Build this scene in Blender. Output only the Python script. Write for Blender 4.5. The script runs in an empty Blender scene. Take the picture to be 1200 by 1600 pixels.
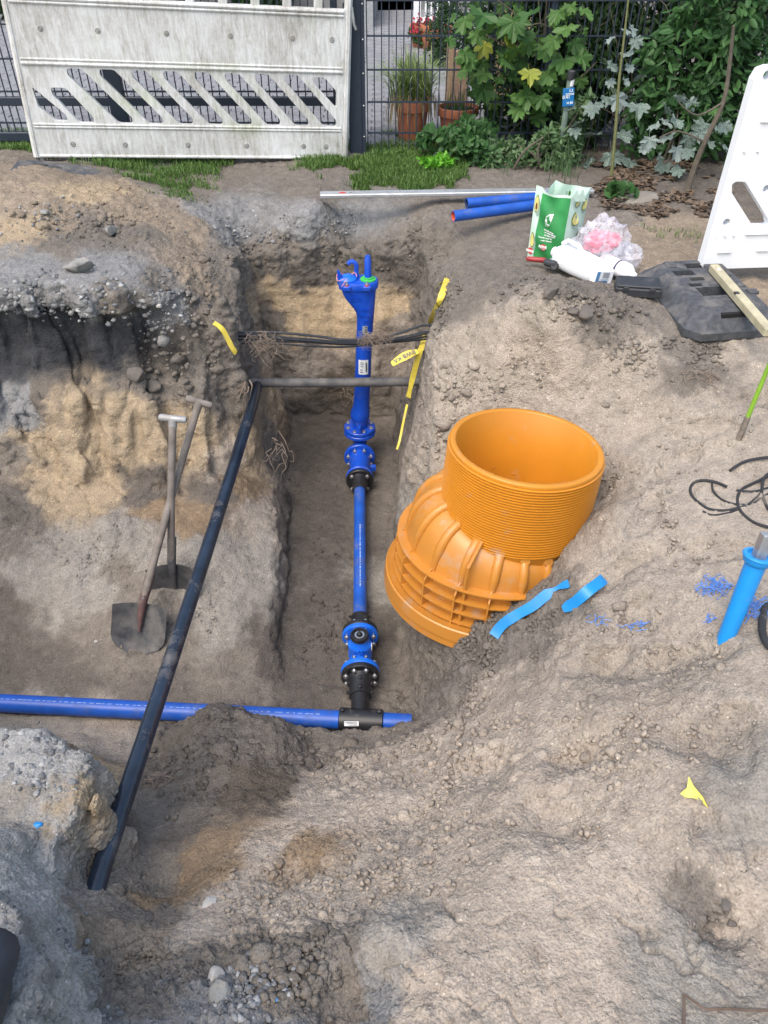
import bpy, bmesh, math, random
import numpy as np
from mathutils import Vector, Matrix
R = math.radians
random.seed(7)
scene = bpy.context.scene
COL = scene.collection

# ---------------------------------------------------------------- camera, sky, sun, exposure
CAM_Z, PITCH, FPX = 1.6, R(40.0), 1200.0
cam_d = bpy.data.cameras.new('camera'); cam = bpy.data.objects.new('camera', cam_d); COL.objects.link(cam)
cam.location = (0, 0, CAM_Z); cam.rotation_euler = (R(90) - PITCH, 0, 0)
cam_d.sensor_fit = 'VERTICAL'; cam_d.sensor_height = 24.0; cam_d.lens = 24.0 * FPX / 1600.0
cam_d.clip_start = 0.05; cam_d.clip_end = 500
scene.camera = cam

SUN_EL, SUN_AZ = R(60), R(215)      # azimuth measured clockwise from +Y (away from the camera)
world = bpy.data.worlds.new('World'); scene.world = world; world.use_nodes = True
wn = world.node_tree.nodes; wl = world.node_tree.links
sky = wn.new('ShaderNodeTexSky'); sky.sky_type = 'NISHITA'; sky.sun_disc = False
sky.sun_elevation = SUN_EL; sky.sun_rotation = SUN_AZ; sky.air_density = 1.6; sky.dust_density = 4.0; sky.ozone_density = 1.2
wl.new(sky.outputs[0], wn['Background'].inputs[0]); wn['Background'].inputs[1].default_value = 0.15
sun_d = bpy.data.lights.new('sun', 'SUN'); sun = bpy.data.objects.new('sun', sun_d); COL.objects.link(sun)
sun_d.energy = 1.1; sun_d.angle = R(40); sun_d.color = (1.0, 0.95, 0.89)
sdir = Vector((math.sin(SUN_AZ) * math.cos(SUN_EL), math.cos(SUN_AZ) * math.cos(SUN_EL), math.sin(SUN_EL)))
sun.rotation_euler = (-sdir).to_track_quat('-Z', 'Y').to_euler(); sun.location = (0, 0, 8)
vs = scene.view_settings; vs.view_transform = 'Standard'; vs.look = 'None'; vs.gamma = 1; vs.exposure = 0.9
try: vs.use_curve_mapping = False
except Exception: pass

# ---------------------------------------------------------------- helpers
CP, SP = math.cos(PITCH), math.sin(PITCH)
def px(x, y, Z=None, Y=None, X=None):
    """world point seen at photo pixel (x, y) (1200 x 1600) on the plane Z=, Y= or X="""
    u, v = (x - 600) / FPX, (y - 800) / FPX
    d = Vector((u, CP - v * SP, -(SP + v * CP)))
    if Z is not None: t = (Z - CAM_Z) / d.z
    elif Y is not None: t = Y / d.y
    else: t = X / d.x
    return Vector((0, 0, CAM_Z)) + d * t
def depth(p): return p[1] * CP + (CAM_Z - p[2]) * SP

def hash3(ix, iy, iz, seed):
    h = (ix.astype(np.int64) * 374761393 + iy.astype(np.int64) * 668265263 + iz.astype(np.int64) * 2147483647 + seed * 1274126177) & 0xffffffff
    h = ((h ^ (h >> 13)) * 1274126177) & 0xffffffff
    h = h ^ (h >> 16)
    return h
_rs = np.random.RandomState(3)
_grad = _rs.normal(size=(256, 3)).astype(np.float32); _grad /= np.linalg.norm(_grad, axis=1)[:, None]
def perlin(P, freq, seed=0):
    Q = P * freq; F = np.floor(Q); I = F.astype(np.int64); f = (Q - F).astype(np.float32)
    w = f * f * f * (f * (f * 6 - 15) + 10); out = np.zeros(len(P), np.float32)
    for dx in (0, 1):
        wx = w[:, 0] if dx else 1 - w[:, 0]
        for dy in (0, 1):
            wy = w[:, 1] if dy else 1 - w[:, 1]
            for dz in (0, 1):
                wz = w[:, 2] if dz else 1 - w[:, 2]
                g = _grad[hash3(I[:, 0] + dx, I[:, 1] + dy, I[:, 2] + dz, seed) & 255]
                out += wx * wy * wz * (g[:, 0] * (f[:, 0] - dx) + g[:, 1] * (f[:, 1] - dy) + g[:, 2] * (f[:, 2] - dz))
    return out * 1.5
def fbm(P, freq, octs=3, seed=0, gain=0.5):
    o = np.zeros(len(P), np.float32); a = 1.0
    for k in range(octs): o += a * perlin(P, freq * 2 ** k, seed + 17 * k); a *= gain
    return o
def worley(P, freq, seed=0):
    Q = P * freq; B = np.floor(Q - 0.5); best = np.full(len(P), 9.0, np.float32); idx = np.zeros(len(P), np.int64)
    for dx in (0, 1):
        for dy in (0, 1):
            for dz in (0, 1):
                I = (B + np.array([dx, dy, dz])).astype(np.int64)
                h = hash3(I[:, 0], I[:, 1], I[:, 2], seed)
                j = np.stack([(h & 255), ((h >> 8) & 255), ((h >> 16) & 255)], 1) / 255.0 * 0.8 + 0.1
                d = np.linalg.norm(I + j - Q, axis=1).astype(np.float32)
                m = d < best; best = np.where(m, d, best); idx = np.where(m, h, idx)
    return best, (idx & 1023) / 1023.0
def sstep(x): x = np.clip(x, 0, 1); return x * x * (3 - 2 * x)

def link(o, parent=None):
    COL.objects.link(o)
    if parent is not None:
        o.parent = parent
        if parent.type == 'EMPTY' and not parent.get('_local'): o.matrix_parent_inverse = Matrix.Translation(-Vector(parent.location))
    return o
def tag(o, label=None, cat=None, group=None, kind=None):
    if label: o['label'] = label
    if cat: o['category'] = cat
    if group: o['group'] = group
    if kind: o['kind'] = kind
    return o
def empty(name, loc=(0, 0, 0), rot=None, label=None, cat=None, group=None):
    o = bpy.data.objects.new(name, None); o.location = loc; o.empty_display_size = 0.05
    if rot is not None: o.rotation_euler = rot; o['_local'] = 1
    COL.objects.link(o); return tag(o, label, cat, group)
def copy_tree(o, parent=None):
    c = o.copy(); COL.objects.link(c); c.parent = parent
    for ch in o.children: copy_tree(ch, c)
    return c

class MB:
    """collects faces, then links them as one mesh object"""
    def __init__(s): s.v = []; s.f = []; s.m = []; s.mi = 0; s.uv = None
    def add(s, vs_, fs_):
        b = len(s.v); s.v += [tuple(p) for p in vs_]
        for f in fs_: s.f.append(tuple(i + b for i in f)); s.m.append(s.mi)
        return s
    def box(s, c, size, M=None):
        x, y, z = [d / 2 for d in size]
        vs_ = [Vector((c[0] + sx * x, c[1] + sy * y, c[2] + sz * z)) for sx in (-1, 1) for sy in (-1, 1) for sz in (-1, 1)]
        if M is not None: vs_ = [M @ p for p in vs_]
        return s.add(vs_, [(0, 1, 3, 2), (4, 6, 7, 5), (0, 4, 5, 1), (2, 3, 7, 6), (0, 2, 6, 4), (1, 5, 7, 3)])
    def bevbox(s, c, size, b, M=None):
        """box with chamfered edges (a rounded-rect tower of four rings)"""
        x, y, z = [d / 2 for d in size]; b = min(b, x * .9, y * .9, z * .9); rings = []
        for (ins, zz) in ((b, -z), (0, -z + b), (0, z - b), (b, z)):
            X, Y = x - ins, y - ins
            rings.append([(c[0] + px_, c[1] + py_, c[2] + zz) for px_, py_ in
                          ((-X + b, -Y), (X - b, -Y), (X, -Y + b), (X, Y - b), (X - b, Y), (-X + b, Y), (-X, Y - b), (-X, -Y + b))])
        return s.loft(rings, M=M)
    def loft(s, rings, caps=(True, True), closed=True, M=None):
        n = len(rings[0]); vs_ = [Vector(p) for r in rings for p in r]
        if M is not None: vs_ = [M @ p for p in vs_]
        fs_ = []
        for k in range(len(rings) - 1):
            for i in range(n if closed else n - 1):
                j = (i + 1) % n
                fs_.append((k * n + i, k * n + j, (k + 1) * n + j, (k + 1) * n + i))
        if caps[0]: fs_.append(tuple(range(n - 1, -1, -1)))
        if caps[1]: fs_.append(tuple((len(rings) - 1) * n + i for i in range(n)))
        return s.add(vs_, fs_)
    def tube(s, path, r, n=10, caps=True, M=None, flat=None):
        path = [Vector(p) for p in path]
        rs = r if isinstance(r, (list, tuple)) else [r] * len(path)
        rings = []; up = None
        for i, p in enumerate(path):
            t = (path[min(i + 1, len(path) - 1)] - path[max(i - 1, 0)]).normalized()
            if up is None:
                up = Vector((0, 0, 1)) if abs(t.z) < .9 else Vector((0, 1, 0))
            a = t.cross(up).normalized(); up = a.cross(t).normalized()
            rings.append([p + (a * math.cos(q) + up * math.sin(q) * (flat or 1)) * rs[i] for q in [2 * math.pi * k / n for k in range(n)]])
        return s.loft(rings, (caps, caps), M=M)
    def lathe(s, prof, n=24, M=None, caps=(True, True), axis='Z'):
        rings = []
        for r, z in prof:
            rings.append([(r * math.cos(2 * math.pi * k / n), r * math.sin(2 * math.pi * k / n), z) for k in range(n)])
        return s.loft(rings, caps, M=M)
    def ribbon(s, path, side, w, th=0.0015):
        """thin strip with thickness; side: list of cross vectors"""
        rings = []
        for i, p in enumerate(path):
            p = Vector(p); t = (Vector(path[min(i + 1, len(path) - 1)]) - Vector(path[max(i - 1, 0)])).normalized()
            sd = Vector(side[i]).normalized(); nn = t.cross(sd).normalized()
            ww = w[i] if isinstance(w, (list, tuple)) else w
            rings.append([p - sd * ww / 2 - nn * th, p + sd * ww / 2 - nn * th, p + sd * ww / 2 + nn * th, p - sd * ww / 2 + nn * th])
        return s.loft(rings)
    def sphere(s, c, r, n=10, m=6, sc=(1, 1, 1), M=None):
        prof = [(max(1e-4, math.sin(math.pi * k / m)) * r, -math.cos(math.pi * k / m) * r) for k in range(m + 1)]
        rings = [[(c[0] + q * math.cos(2 * math.pi * k / n) * sc[0], c[1] + q * math.sin(2 * math.pi * k / n) * sc[1], c[2] + z * sc[2]) for k in range(n)] for q, z in prof]
        return s.loft(rings, (False, False), M=M)
    def build(s, name, mat, parent=None, smooth=True, angle=40):
        me = bpy.data.meshes.new(name); me.from_pydata(s.v, [], s.f); me.update()
        mats = mat if isinstance(mat, (list, tuple)) else [mat]
        for m_ in mats: me.materials.append(m_)
        if len(mats) > 1: me.polygons.foreach_set('material_index', s.m)
        finish(me, smooth, angle)
        return link(bpy.data.objects.new(name, me), parent)
def text(name, body, size, M, mat, parent=None, ext=.0004, align='CENTER', bold=0):
    cu = bpy.data.curves.new(name, 'FONT'); cu.body = body; cu.size = size; cu.align_x = align; cu.align_y = 'CENTER'; cu.extrude = ext; cu.offset = bold; cu.resolution_u = 2
    t_ = bpy.data.objects.new(name, cu); COL.objects.link(t_)
    me = bpy.data.meshes.new_from_object(t_.evaluated_get(bpy.context.evaluated_depsgraph_get())); bpy.data.objects.remove(t_); bpy.data.curves.remove(cu)
    me.transform(M); me.materials.append(mat); me.name = name
    return link(bpy.data.objects.new(name, me), parent)
def finish(me, smooth=True, angle=40):
    bm = bmesh.new(); bm.from_mesh(me); bmesh.ops.recalc_face_normals(bm, faces=bm.faces); 
    for f in bm.faces: f.smooth = smooth
    if smooth:
        ca = math.radians(angle)
        for e in bm.edges:
            if len(e.link_faces) == 2 and e.calc_face_angle(0) > ca: e.smooth = False
    bm.to_mesh(me); bm.free()
def plate(outer, holes, th, M=None):
    """flat plate with through holes in the local XZ plane, thickness along Y; returns MB"""
    bm = bmesh.new(); ed = []
    for loop in [outer] + holes:
        vs_ = [bm.verts.new((p[0], 0, p[1])) for p in loop]
        ed += [bm.edges.new((vs_[i], vs_[(i + 1) % len(vs_)])) for i in range(len(vs_))]
    bmesh.ops.triangle_fill(bm, edges=ed, use_beauty=True, use_dissolve=False)
    ret = bmesh.ops.extrude_face_region(bm, geom=bm.faces[:])
    bmesh.ops.translate(bm, verts=[g for g in ret['geom'] if isinstance(g, bmesh.types.BMVert)], vec=(0, th, 0))
    bmesh.ops.recalc_face_normals(bm, faces=bm.faces)
    bm.verts.index_update(); mb = MB()
    mb.add([(M @ v.co if M is not None else v.co.copy()) for v in bm.verts], [[v.index for v in f.verts] for f in bm.faces])
    bm.free(); return mb
def frame(o, xax, zax):
    x = Vector(xax).normalized(); y = Vector(zax).cross(x).normalized(); z = x.cross(y).normalized()
    return Matrix(((x.x, y.x, z.x, o[0]), (x.y, y.y, z.y, o[1]), (x.z, y.z, z.z, o[2]), (0, 0, 0, 1)))
def along(p, q):
    """matrix whose Z axis runs p -> q, origin p"""
    p, q = Vector(p), Vector(q); m = (q - p).to_track_quat('Z', 'Y').to_matrix().to_4x4(); m.translation = p; return m

# ---------------------------------------------------------------- materials
def new_mat(name):
    m = bpy.data.materials.new(name); m.use_nodes = True
    return m, m.node_tree.nodes, m.node_tree.links, m.node_tree.nodes['Principled BSDF']
def nd(N, t, **kw):
    n = N.new(t)
    for k, v in kw.items():
        if k in ('op',): n.operation = v
        elif hasattr(n, k): setattr(n, k, v)
    return n
def ramp(N, stops):
    n = N.new('ShaderNodeValToRGB'); e = n.color_ramp.elements
    e[0].position, e[0].color = stops[0][0], (*stops[0][1], 1)
    e[1].position, e[1].color = stops[-1][0], (*stops[-1][1], 1)
    for p, c in stops[1:-1]:
        q = e.new(p); q.color = (*c, 1)
    return n
def noise_node(N, L, scale, detail=4, rough=.55, vec=None, coord='Object', dist=0):
    tc = N.new('ShaderNodeTexCoord'); n = N.new('ShaderNodeTexNoise')
    n.inputs['Scale'].default_value = scale; n.inputs['Detail'].default_value = detail; n.inputs['Roughness'].default_value = rough; n.inputs['Distortion'].default_value = dist
    L.new(vec if vec is not None else tc.outputs[coord], n.inputs['Vector']); return n
def stretch(N, L, sc, coord='Object'):
    tc = N.new('ShaderNodeTexCoord'); mp = N.new('ShaderNodeMapping'); mp.inputs['Scale'].default_value = sc
    L.new(tc.outputs[coord], mp.inputs['Vector']); return mp.outputs['Vector']
def simple(name, col, rough=.6, metal=0., var=.12, scale=30, dust=0., dustcol=(.3, .26, .22), bump=0., bscale=120, spec=.5, dscale=9):
    """paint / plastic / metal with colour drift, roughness drift, dust patches and fine relief"""
    m, N, L, B = new_mat(name)
    B.inputs['Metallic'].default_value = metal; B.inputs['Specular IOR Level'].default_value = spec
    n = noise_node(N, L, scale); lo = tuple(max(0, c * (1 - var)) for c in col); hi = tuple(min(1, c * (1 + var)) for c in col)
    r = ramp(N, [(.3, lo), (.7, hi)]); L.new(n.outputs['Fac'], r.inputs['Fac']); out = r.outputs['Color']
    if dust > 0:
        d = noise_node(N, L, dscale, 6, .7); dr = ramp(N, [(.62 - .3 * dust, (0, 0, 0)), (.78, (1, 1, 1))]); L.new(d.outputs['Fac'], dr.inputs['Fac'])
        ge = N.new('ShaderNodeNewGeometry'); sx = N.new('ShaderNodeSeparateXYZ'); L.new(ge.outputs['Normal'], sx.inputs[0])
        mr = N.new('ShaderNodeMapRange'); mr.inputs[1].default_value = -.3; mr.inputs[2].default_value = .9; mr.inputs[3].default_value = .25; mr.inputs[4].default_value = 1; L.new(sx.outputs['Z'], mr.inputs[0])
        mu = N.new('ShaderNodeMath'); mu.operation = 'MULTIPLY'; L.new(dr.outputs['Color'], mu.inputs[0]); L.new(mr.outputs[0], mu.inputs[1])
        mx = N.new('ShaderNodeMixRGB'); mx.inputs[2].default_value = (*dustcol, 1); L.new(mu.outputs[0], mx.inputs[0]); L.new(out, mx.inputs[1]); out = mx.outputs[0]
        rm = N.new('ShaderNodeMapRange'); rm.inputs[3].default_value = rough; rm.inputs[4].default_value = .92; L.new(mu.outputs[0], rm.inputs[0]); L.new(rm.outputs[0], B.inputs['Roughness'])
    else:
        rm = N.new('ShaderNodeMapRange'); rm.inputs[3].default_value = max(.04, rough - .12); rm.inputs[4].default_value = min(1, rough + .12); L.new(n.outputs['Fac'], rm.inputs[0]); L.new(rm.outputs[0], B.inputs['Roughness'])
    L.new(out, B.inputs['Base Color'])
    if bump > 0:
        b = noise_node(N, L, bscale, 3); bn = N.new('ShaderNodeBump'); bn.inputs['Strength'].default_value = bump; bn.inputs['Distance'].default_value = .004
        L.new(b.outputs['Fac'], bn.inputs['Height']); L.new(bn.outputs[0], B.inputs['Normal'])
    return m

# ================================================================ TERRAIN (excavation)
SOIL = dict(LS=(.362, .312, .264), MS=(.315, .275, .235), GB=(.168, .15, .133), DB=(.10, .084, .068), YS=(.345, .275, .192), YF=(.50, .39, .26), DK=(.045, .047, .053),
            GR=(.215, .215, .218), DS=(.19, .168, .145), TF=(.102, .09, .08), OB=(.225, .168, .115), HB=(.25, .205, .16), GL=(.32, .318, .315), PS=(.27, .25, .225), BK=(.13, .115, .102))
# upper surface: photo pixel, height
U_PTS = [
 # far path and lawn edge
 (-300,240,.02),(0,225,.03),(200,240,.02),(300,290,0),(500,290,0),(700,250,0),(950,280,0),(1150,320,0),(1400,330,0),(300,325,0),(500,325,-.02),(680,325,-.02),
 (620,210,0),(900,210,0),(1200,230,.02),(0,190,.02),
 # heap in front of the left barrier
 (90,275,.17),(0,285,.22),(-200,300,.22),(190,315,.1),(50,345,.15),(180,372,.05),(250,350,.04),(290,330,.0),(-250,400,.1),
 # broken gravel ledge
 (20,425,.04),(130,430,.04),(230,440,0),(0,485,.0),(190,490,-.02),(-300,480,.0),
 # rubble corner between the left pit and the trench
 (270,470,-.1),(320,400,-.08),(330,350,-.05),(340,520,-.25),(380,560,-.42),(390,600,-.58),(300,590,-.32),(250,560,-.16),(400,470,-.3),
 # head of the trench
 (450,370,-.12),(560,375,-.16),(660,370,-.1),(420,410,-.28),(560,400,-.28),(660,400,-.2),
 # right bank
 (720,420,-.04),(700,480,-.1),(690,560,-.25),(760,450,0),(850,430,-.02),(800,415,-.01),(930,440,-.02),(1000,450,.0),(1100,510,.0),(860,505,.05),(950,570,-.08),(780,560,-.14),(820,615,-.28),
 (700,640,-.42),(655,720,-.62),(960,640,-.24),(1100,640,-.16),(1190,600,-.08),(1050,750,-.27),(1190,750,-.2),(1400,700,-.1),(960,800,-.36),(1000,900,-.36),(1150,900,-.26),(1190,1000,-.2),(1400,1000,-.15),
 (925,880,-.44),(860,925,-.60),(770,965,-.78),(690,1003,-.96),(900,985,-.5),(800,1030,-.72),(1000,1050,-.38),(1100,1050,-.28),(720,1070,-.88),(680,1115,-1.06),(640,880,-1.02),(660,800,-.85),(760,820,-.9),(820,900,-.75),(640,1000,-1.1),
 # foreground sand
 (1190,1200,-.2),(1075,1245,-.26),(950,1150,-.36),(850,1120,-.5),(850,1250,-.42),(750,1170,-.62),(650,1150,-1.1),(560,1175,-1.14),(640,1225,-.8),(620,1350,-.52),(500,1240,-.92),(450,1310,-.74),
 (750,1400,-.38),(900,1450,-.32),(1100,1400,-.3),(1190,1500,-.28),(1000,1590,-.28),(700,1590,-.3),(620,1500,-.38),(460,1590,-.38),(400,1450,-.52),(300,1590,-.38),(210,1530,-.42),(230,1470,-.52),
 (350,1350,-.68),(280,1300,-.84),(240,1390,-.74),(300,1215,-1.0),(225,1250,-.95),(400,1150,-1.12),(300,1150,-1.14),(470,1155,-1.17),(200,1160,-1.18),(170,1300,-.82),(160,1390,-.64),
 (400,1250,-.93),(1400,1300,-.2),(-300,1300,-.1),(-300,1600,0),(600,1900,-.22),(300,1900,-.25),(1000,1900,-.2),(0,1900,.02),
]
F_PTS = [(150,795,-.92),(100,830,-.97),(250,825,-.98),(380,850,-1.1),(425,870,-1.15),(0,790,-.84),(-300,800,-.9),(40,950,-1.12),(0,1010,-1.2),(200,950,-1.12),(300,1000,-1.2),(400,1000,-1.24),(430,960,-1.22),
 (100,1080,-1.28),(300,1080,-1.29),(400,1085,-1.30),(-300,1080,-1.3),(350,750,-.95),(430,1060,-1.31),(0,1200,-1.33),(300,1150,-1.33)]
for x_, y_ in ((-.7, 4.6), (-.7, 3.9), (.3, 4.6), (.3, 3.5), (.3, 2.5)): F_PTS.append((x_, y_, -1.3, 1))
XLO, XHI, YLO, YHI = -3.4, 2.9, -.7, 6.3
def ctrl(pts):
    a = []
    for p in pts:
        if len(p) == 4: a.append((p[0], p[1], p[2]))
        else: q = px(p[0], p[1], Z=p[2]); a.append((q.x, q.y, q.z))
    return np.array(a)
def rbf(pts, X, Y, smooth=1e-3):
    d = np.sqrt((pts[:, None, 0] - pts[None, :, 0]) ** 2 + (pts[:, None, 1] - pts[None, :, 1]) ** 2 + .0025)
    n = len(pts); A = np.zeros((n + 1, n + 1)); A[:n, :n] = -d - smooth * np.eye(n); A[:n, n] = 1; A[n, :n] = 1
    w = np.linalg.solve(A, np.append(pts[:, 2], 0)); out = np.full(X.shape, w[n])
    for i in range(n): out -= w[i] * np.sqrt((X - pts[i, 0]) ** 2 + (Y - pts[i, 1]) ** 2 + .0025)
    return out
def sdist(poly, X, Y):
    """signed distance to a polygon, positive inside"""
    d = np.full(X.shape, 1e9); ins = np.zeros(X.shape, bool); n = len(poly)
    for i in range(n):
        ax, ay = poly[i]; bx, by = poly[(i + 1) % n]; ex, ey = bx - ax, by - ay
        t = np.clip(((X - ax) * ex + (Y - ay) * ey) / (ex * ex + ey * ey), 0, 1)
        d = np.minimum(d, (X - ax - t * ex) ** 2 + (Y - ay - t * ey) ** 2)
        c = ((ay > Y) != (by > Y)) & (X < ex * (Y - ay) / (ey + 1e-12) + ax); ins ^= c
    return np.where(ins, 1, -1) * np.sqrt(d)
PIT = [(-.86, 4.70), (-.84, 4.1), (-.80, 3.72), (-.98, 3.58), (-1.3, 3.60), (-1.75, 3.56), (-3.0, 3.5), (-3.0, 1.6), (-.85, 1.66), (-.7, 1.9), (.12, 1.88), (.29, 1.95), (.3, 2.15), (.23, 2.6), (.24, 3.1), (.27, 3.6), (.31, 4.1), (.26, 4.68), (-.3, 4.74)]
TRENCH = [(-.70, 4.62), (-.62, 3.3), (-.56, 2.6), (-.5, 1.88), (.16, 1.9), (.2, 2.1), (.14, 2.4), (.13, 3.4), (.13, 4.6)]
def g_pt(a, b, U, X, Y):
    z = -.25
    for _ in range(4):
        q = px(a, b, Z=z); i = np.argmin((X - q.x) ** 2 + (Y - q.y) ** 2); z = float(U.ravel()[i])
    return (q.x, q.y)
def terrain_height(X, Y):
    P = np.stack([X.ravel(), Y.ravel(), np.zeros(X.size)], 1)
    U = rbf(ctrl(U_PTS), X, Y); F = rbf(ctrl(F_PTS), X, Y)
    n1 = fbm(P, 3.2, 3, 5).reshape(X.shape); n2 = fbm(P, 9, 2, 9).reshape(X.shape)
    # pit: steep in the upper part, wall width differs along the sides
    _, c1 = worley(P, 5.5, 77); _, c2 = worley(P, 12, 78); brk = ((c1 - .5) * .13 + (c2 - .5) * .05).reshape(X.shape)
    ang = sstep((-.9 - X) / .2) * sstep((Y - 2.6) / .3)
    d = sdist(PIT, X, Y) + .05 * n1 * (1 - .6 * ang) + .02 * n2 + brk * ang
    wid = np.where(X < -.95, .34, .24); wid = np.where((Y > 4.4), .16, wid); wid = np.where((X > .0) & (Y < 3.0), .2, wid)
    t = np.clip(d / wid, 0, 1); t = 1 - (1 - t) ** 1.5; t = np.where(d > 0, t, 0)
    # the left pit wall: a sheer dark face under the ledge, then the slumped sand face
    tl = .40 * sstep(d / .06) + .60 * np.clip((d - .06) / (.30 + .08 * n1), 0, 1) ** .85; lw = sstep((-.95 - X) / .25) * sstep((Y - 2.6) / .3); t = t * (1 - lw) + np.where(d > 0, tl, 0) * lw
    H = U + (np.minimum(F, U) - U) * t
    # narrower cut for the pipe run
    d2 = sdist(TRENCH, X, Y) + .03 * n1 + .012 * n2
    H2 = -1.345 + .012 * n1
    t2 = sstep(d2 / .07); H = np.where(H2 < H, H + (H2 - H) * t2, H)
    # raised blocks on the left in the foreground
    def block(poly, Z, w, slope=(0, 0)):
        nonlocal H
        pl = [tuple(px(a, b, Z=Z).xy) for a, b in poly]
        dd = sdist(pl, X, Y) + .012 * n1 + .006 * n2 + brk * .4 - .03
        tt = sstep(dd / w); top = Z + slope[0] * (X - pl[0][0]) + slope[1] * (Y - pl[0][1]) + .015 * n1
        H = np.where(top > H, H + (top - H) * tt, H)
    block([(-500, 1105), (80, 1090), (150, 1125), (185, 1170), (172, 1240), (150, 1290), (135, 1330), (90, 1420), (-500, 1450)], -.42, .05)
    block([(-500, 1235), (0, 1230), (60, 1265), (115, 1340), (140, 1410), (195, 1455), (150, 1640), (-500, 1650)], -.24, .12)
    block([(-500, 1300), (0, 1312), (85, 1372), (118, 1440), (132, 1480), (112, 1540), (170, 1600), (260, 1700), (260, 2200), (-600, 2200)], -.02, .05)
    # a lip of loose soil in front of the main, and other heaps and dents: pixel, Z of ground there, radius, height
    for (a, b, z, r, h) in ((330,1125,-1.12,.16,.10),(430,1150,-1.1,.15,.07),(250,1135,-1.1,.14,.1),(640,1170,-1.05,.14,.05),(700,1150,-.9,.13,.06),(560,1185,-1.05,.12,.05),(350,1190,-1.0,.2,.07),
        (545,1545,-.08,.11,-.11),(500,1500,-.08,.09,.05),(590,1480,-.06,.10,.04),(430,1490,-.16,.1,.04),(1130,1440,0,.06,-.05),(1075,1400,0,.05,-.02),(1100,1350,0,.09,.03),(770,1190,-.5,.12,-.07),(720,1175,-.5,.1,.05),
        (900,1170,-.32,.13,-.08),(850,1200,-.35,.09,.04),(870,1270,-.26,.11,-.06),(1050,1030,-.3,.12,-.05),(960,1030,-.38,.1,-.05),(1090,1150,-.18,.1,-.05),(1020,1180,-.2,.08,.03),(470,1350,-.45,.09,-.05),(420,1370,-.42,.07,-.05),
        (640,1280,-.5,.1,-.05),(590,1240,-.65,.1,.04),(1180,1330,-.02,.08,-.03),(520,360,-.1,.13,-.06),(380,355,-.1,.1,-.07),(640,350,-.08,.12,-.06),(470,345,-.06,.12,.03),(920,600,-.18,.1,-.06),(1000,660,-.24,.12,-.07),(850,520,-.02,.16,.035),(750,560,-.16,.1,-.06),(720,600,-.3,.09,.05),
        (1100,690,-.22,.12,-.03),(980,760,-.33,.14,-.03),(1040,860,-.3,.13,-.04),(960,890,-.4,.11,-.04),(1010,970,-.36,.12,-.04),(1080,980,-.3,.11,-.03),(215,975,-1.1,.09,-.06),(265,915,-1.05,.08,-.03),(110,880,-1.0,.14,.04),(170,815,-.9,.12,.05),(330,860,-1.05,.15,.03),
        (230,540,-.1,.1,-.07),(300,510,-.15,.09,.05),(210,370,.05,.08,.03),(280,560,-.2,.09,.05),(345,470,-.16,.09,-.05),(370,400,-.12,.1,.05),(310,380,-.05,.07,-.06),(700,520,-.18,.1,.04),(730,480,-.05,.09,-.04),(660,640,-.55,.08,.05),(690,700,-.5,.1,.05),(660,780,-.75,.08,.04),(760,470,-.02,.08,.03),
        (540,1590,-.05,.08,-.04),(330,1520,-.12,.09,.03),(260,1345,-.62,.09,-.05),(330,1290,-.6,.08,-.04),(800,1330,-.18,.15,.02),(960,1350,-.06,.14,.02)):
        q = g_pt(a, b, U, X, Y) if z > -.8 and b > 620 and a > 330 else px(a, b, Z=z); rr = ((X - q[0]) ** 2 + (Y - q[1]) ** 2) / (r * r); H = H + h * np.exp(-rr * 1.6) * (1 + .5 * n1)
    # boot prints on the trampled sand: pixel, heading, length
    for (a, b, ang, ln) in ((1010,800,60,.27),(975,885,20,.25),(1100,655,-10,.26),(940,1025,10,.25),(1085,1015,-30,.25),(1150,1150,70,.26),(1060,720,35,.25),(1165,620,10,.24),(1000,960,75,.24),(890,1180,15,.24),(1130,860,-20,.25),(960,610,30,.24),(1110,1330,80,.22)):
        q = g_pt(a, b, U, X, Y); ca, sa = math.cos(R(ang)), math.sin(R(ang)); u_ = ((X - q[0]) * ca + (Y - q[1]) * sa) / (ln / 2); v_ = (-(X - q[0]) * sa + (Y - q[1]) * ca) / (.052 - .008 * np.sign(u_) * np.abs(u_)); dd = (np.abs(u_) ** 2.6 + np.abs(v_) ** 2.6) ** .385
        H = H - .022 * sstep((1.05 - dd) / .22) * (1 + .3 * u_) + .010 * np.exp(-((dd - 1.18) / .16) ** 2)
    # the hollow that the manhole base stands in
    q = px(823, 694, Z=-.22); rr = np.sqrt((X - q.x + .021) ** 2 + (Y - q.y + .0235) ** 2); H = np.where(rr < .36, np.minimum(H, H + (-1.12 - H) * sstep((.328 - rr) / .034)), H)
    # settle to the level of the surrounding ground at the rim of the patch
    e = np.minimum(np.minimum(X - XLO, XHI - X), np.minimum(Y - YLO, YHI - Y)); H = H * sstep(e / .35)
    return H
def ground_z(x, y):
    return float(terrain_height(np.array([[x, x]], float), np.array([[y, y]], float))[0, 0])

VOX = 0.011
gx = np.arange(XLO, XHI + 1e-6, .022); gy = np.arange(YLO, YHI + 1e-6, .022)
GX, GY = np.meshgrid(gx, gy); GH = terrain_height(GX, GY)
def gz(x, y):
    i = min(max((x - XLO) / .022, 0), len(gx) - 1.001); j = min(max((y - YLO) / .022, 0), len(gy) - 1.001)
    a, b = int(i), int(j); s, t = i - a, j - b
    return float((GH[b, a] * (1 - s) + GH[b, a + 1] * s) * (1 - t) + (GH[b + 1, a] * (1 - s) + GH[b + 1, a + 1] * s) * t)

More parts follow.
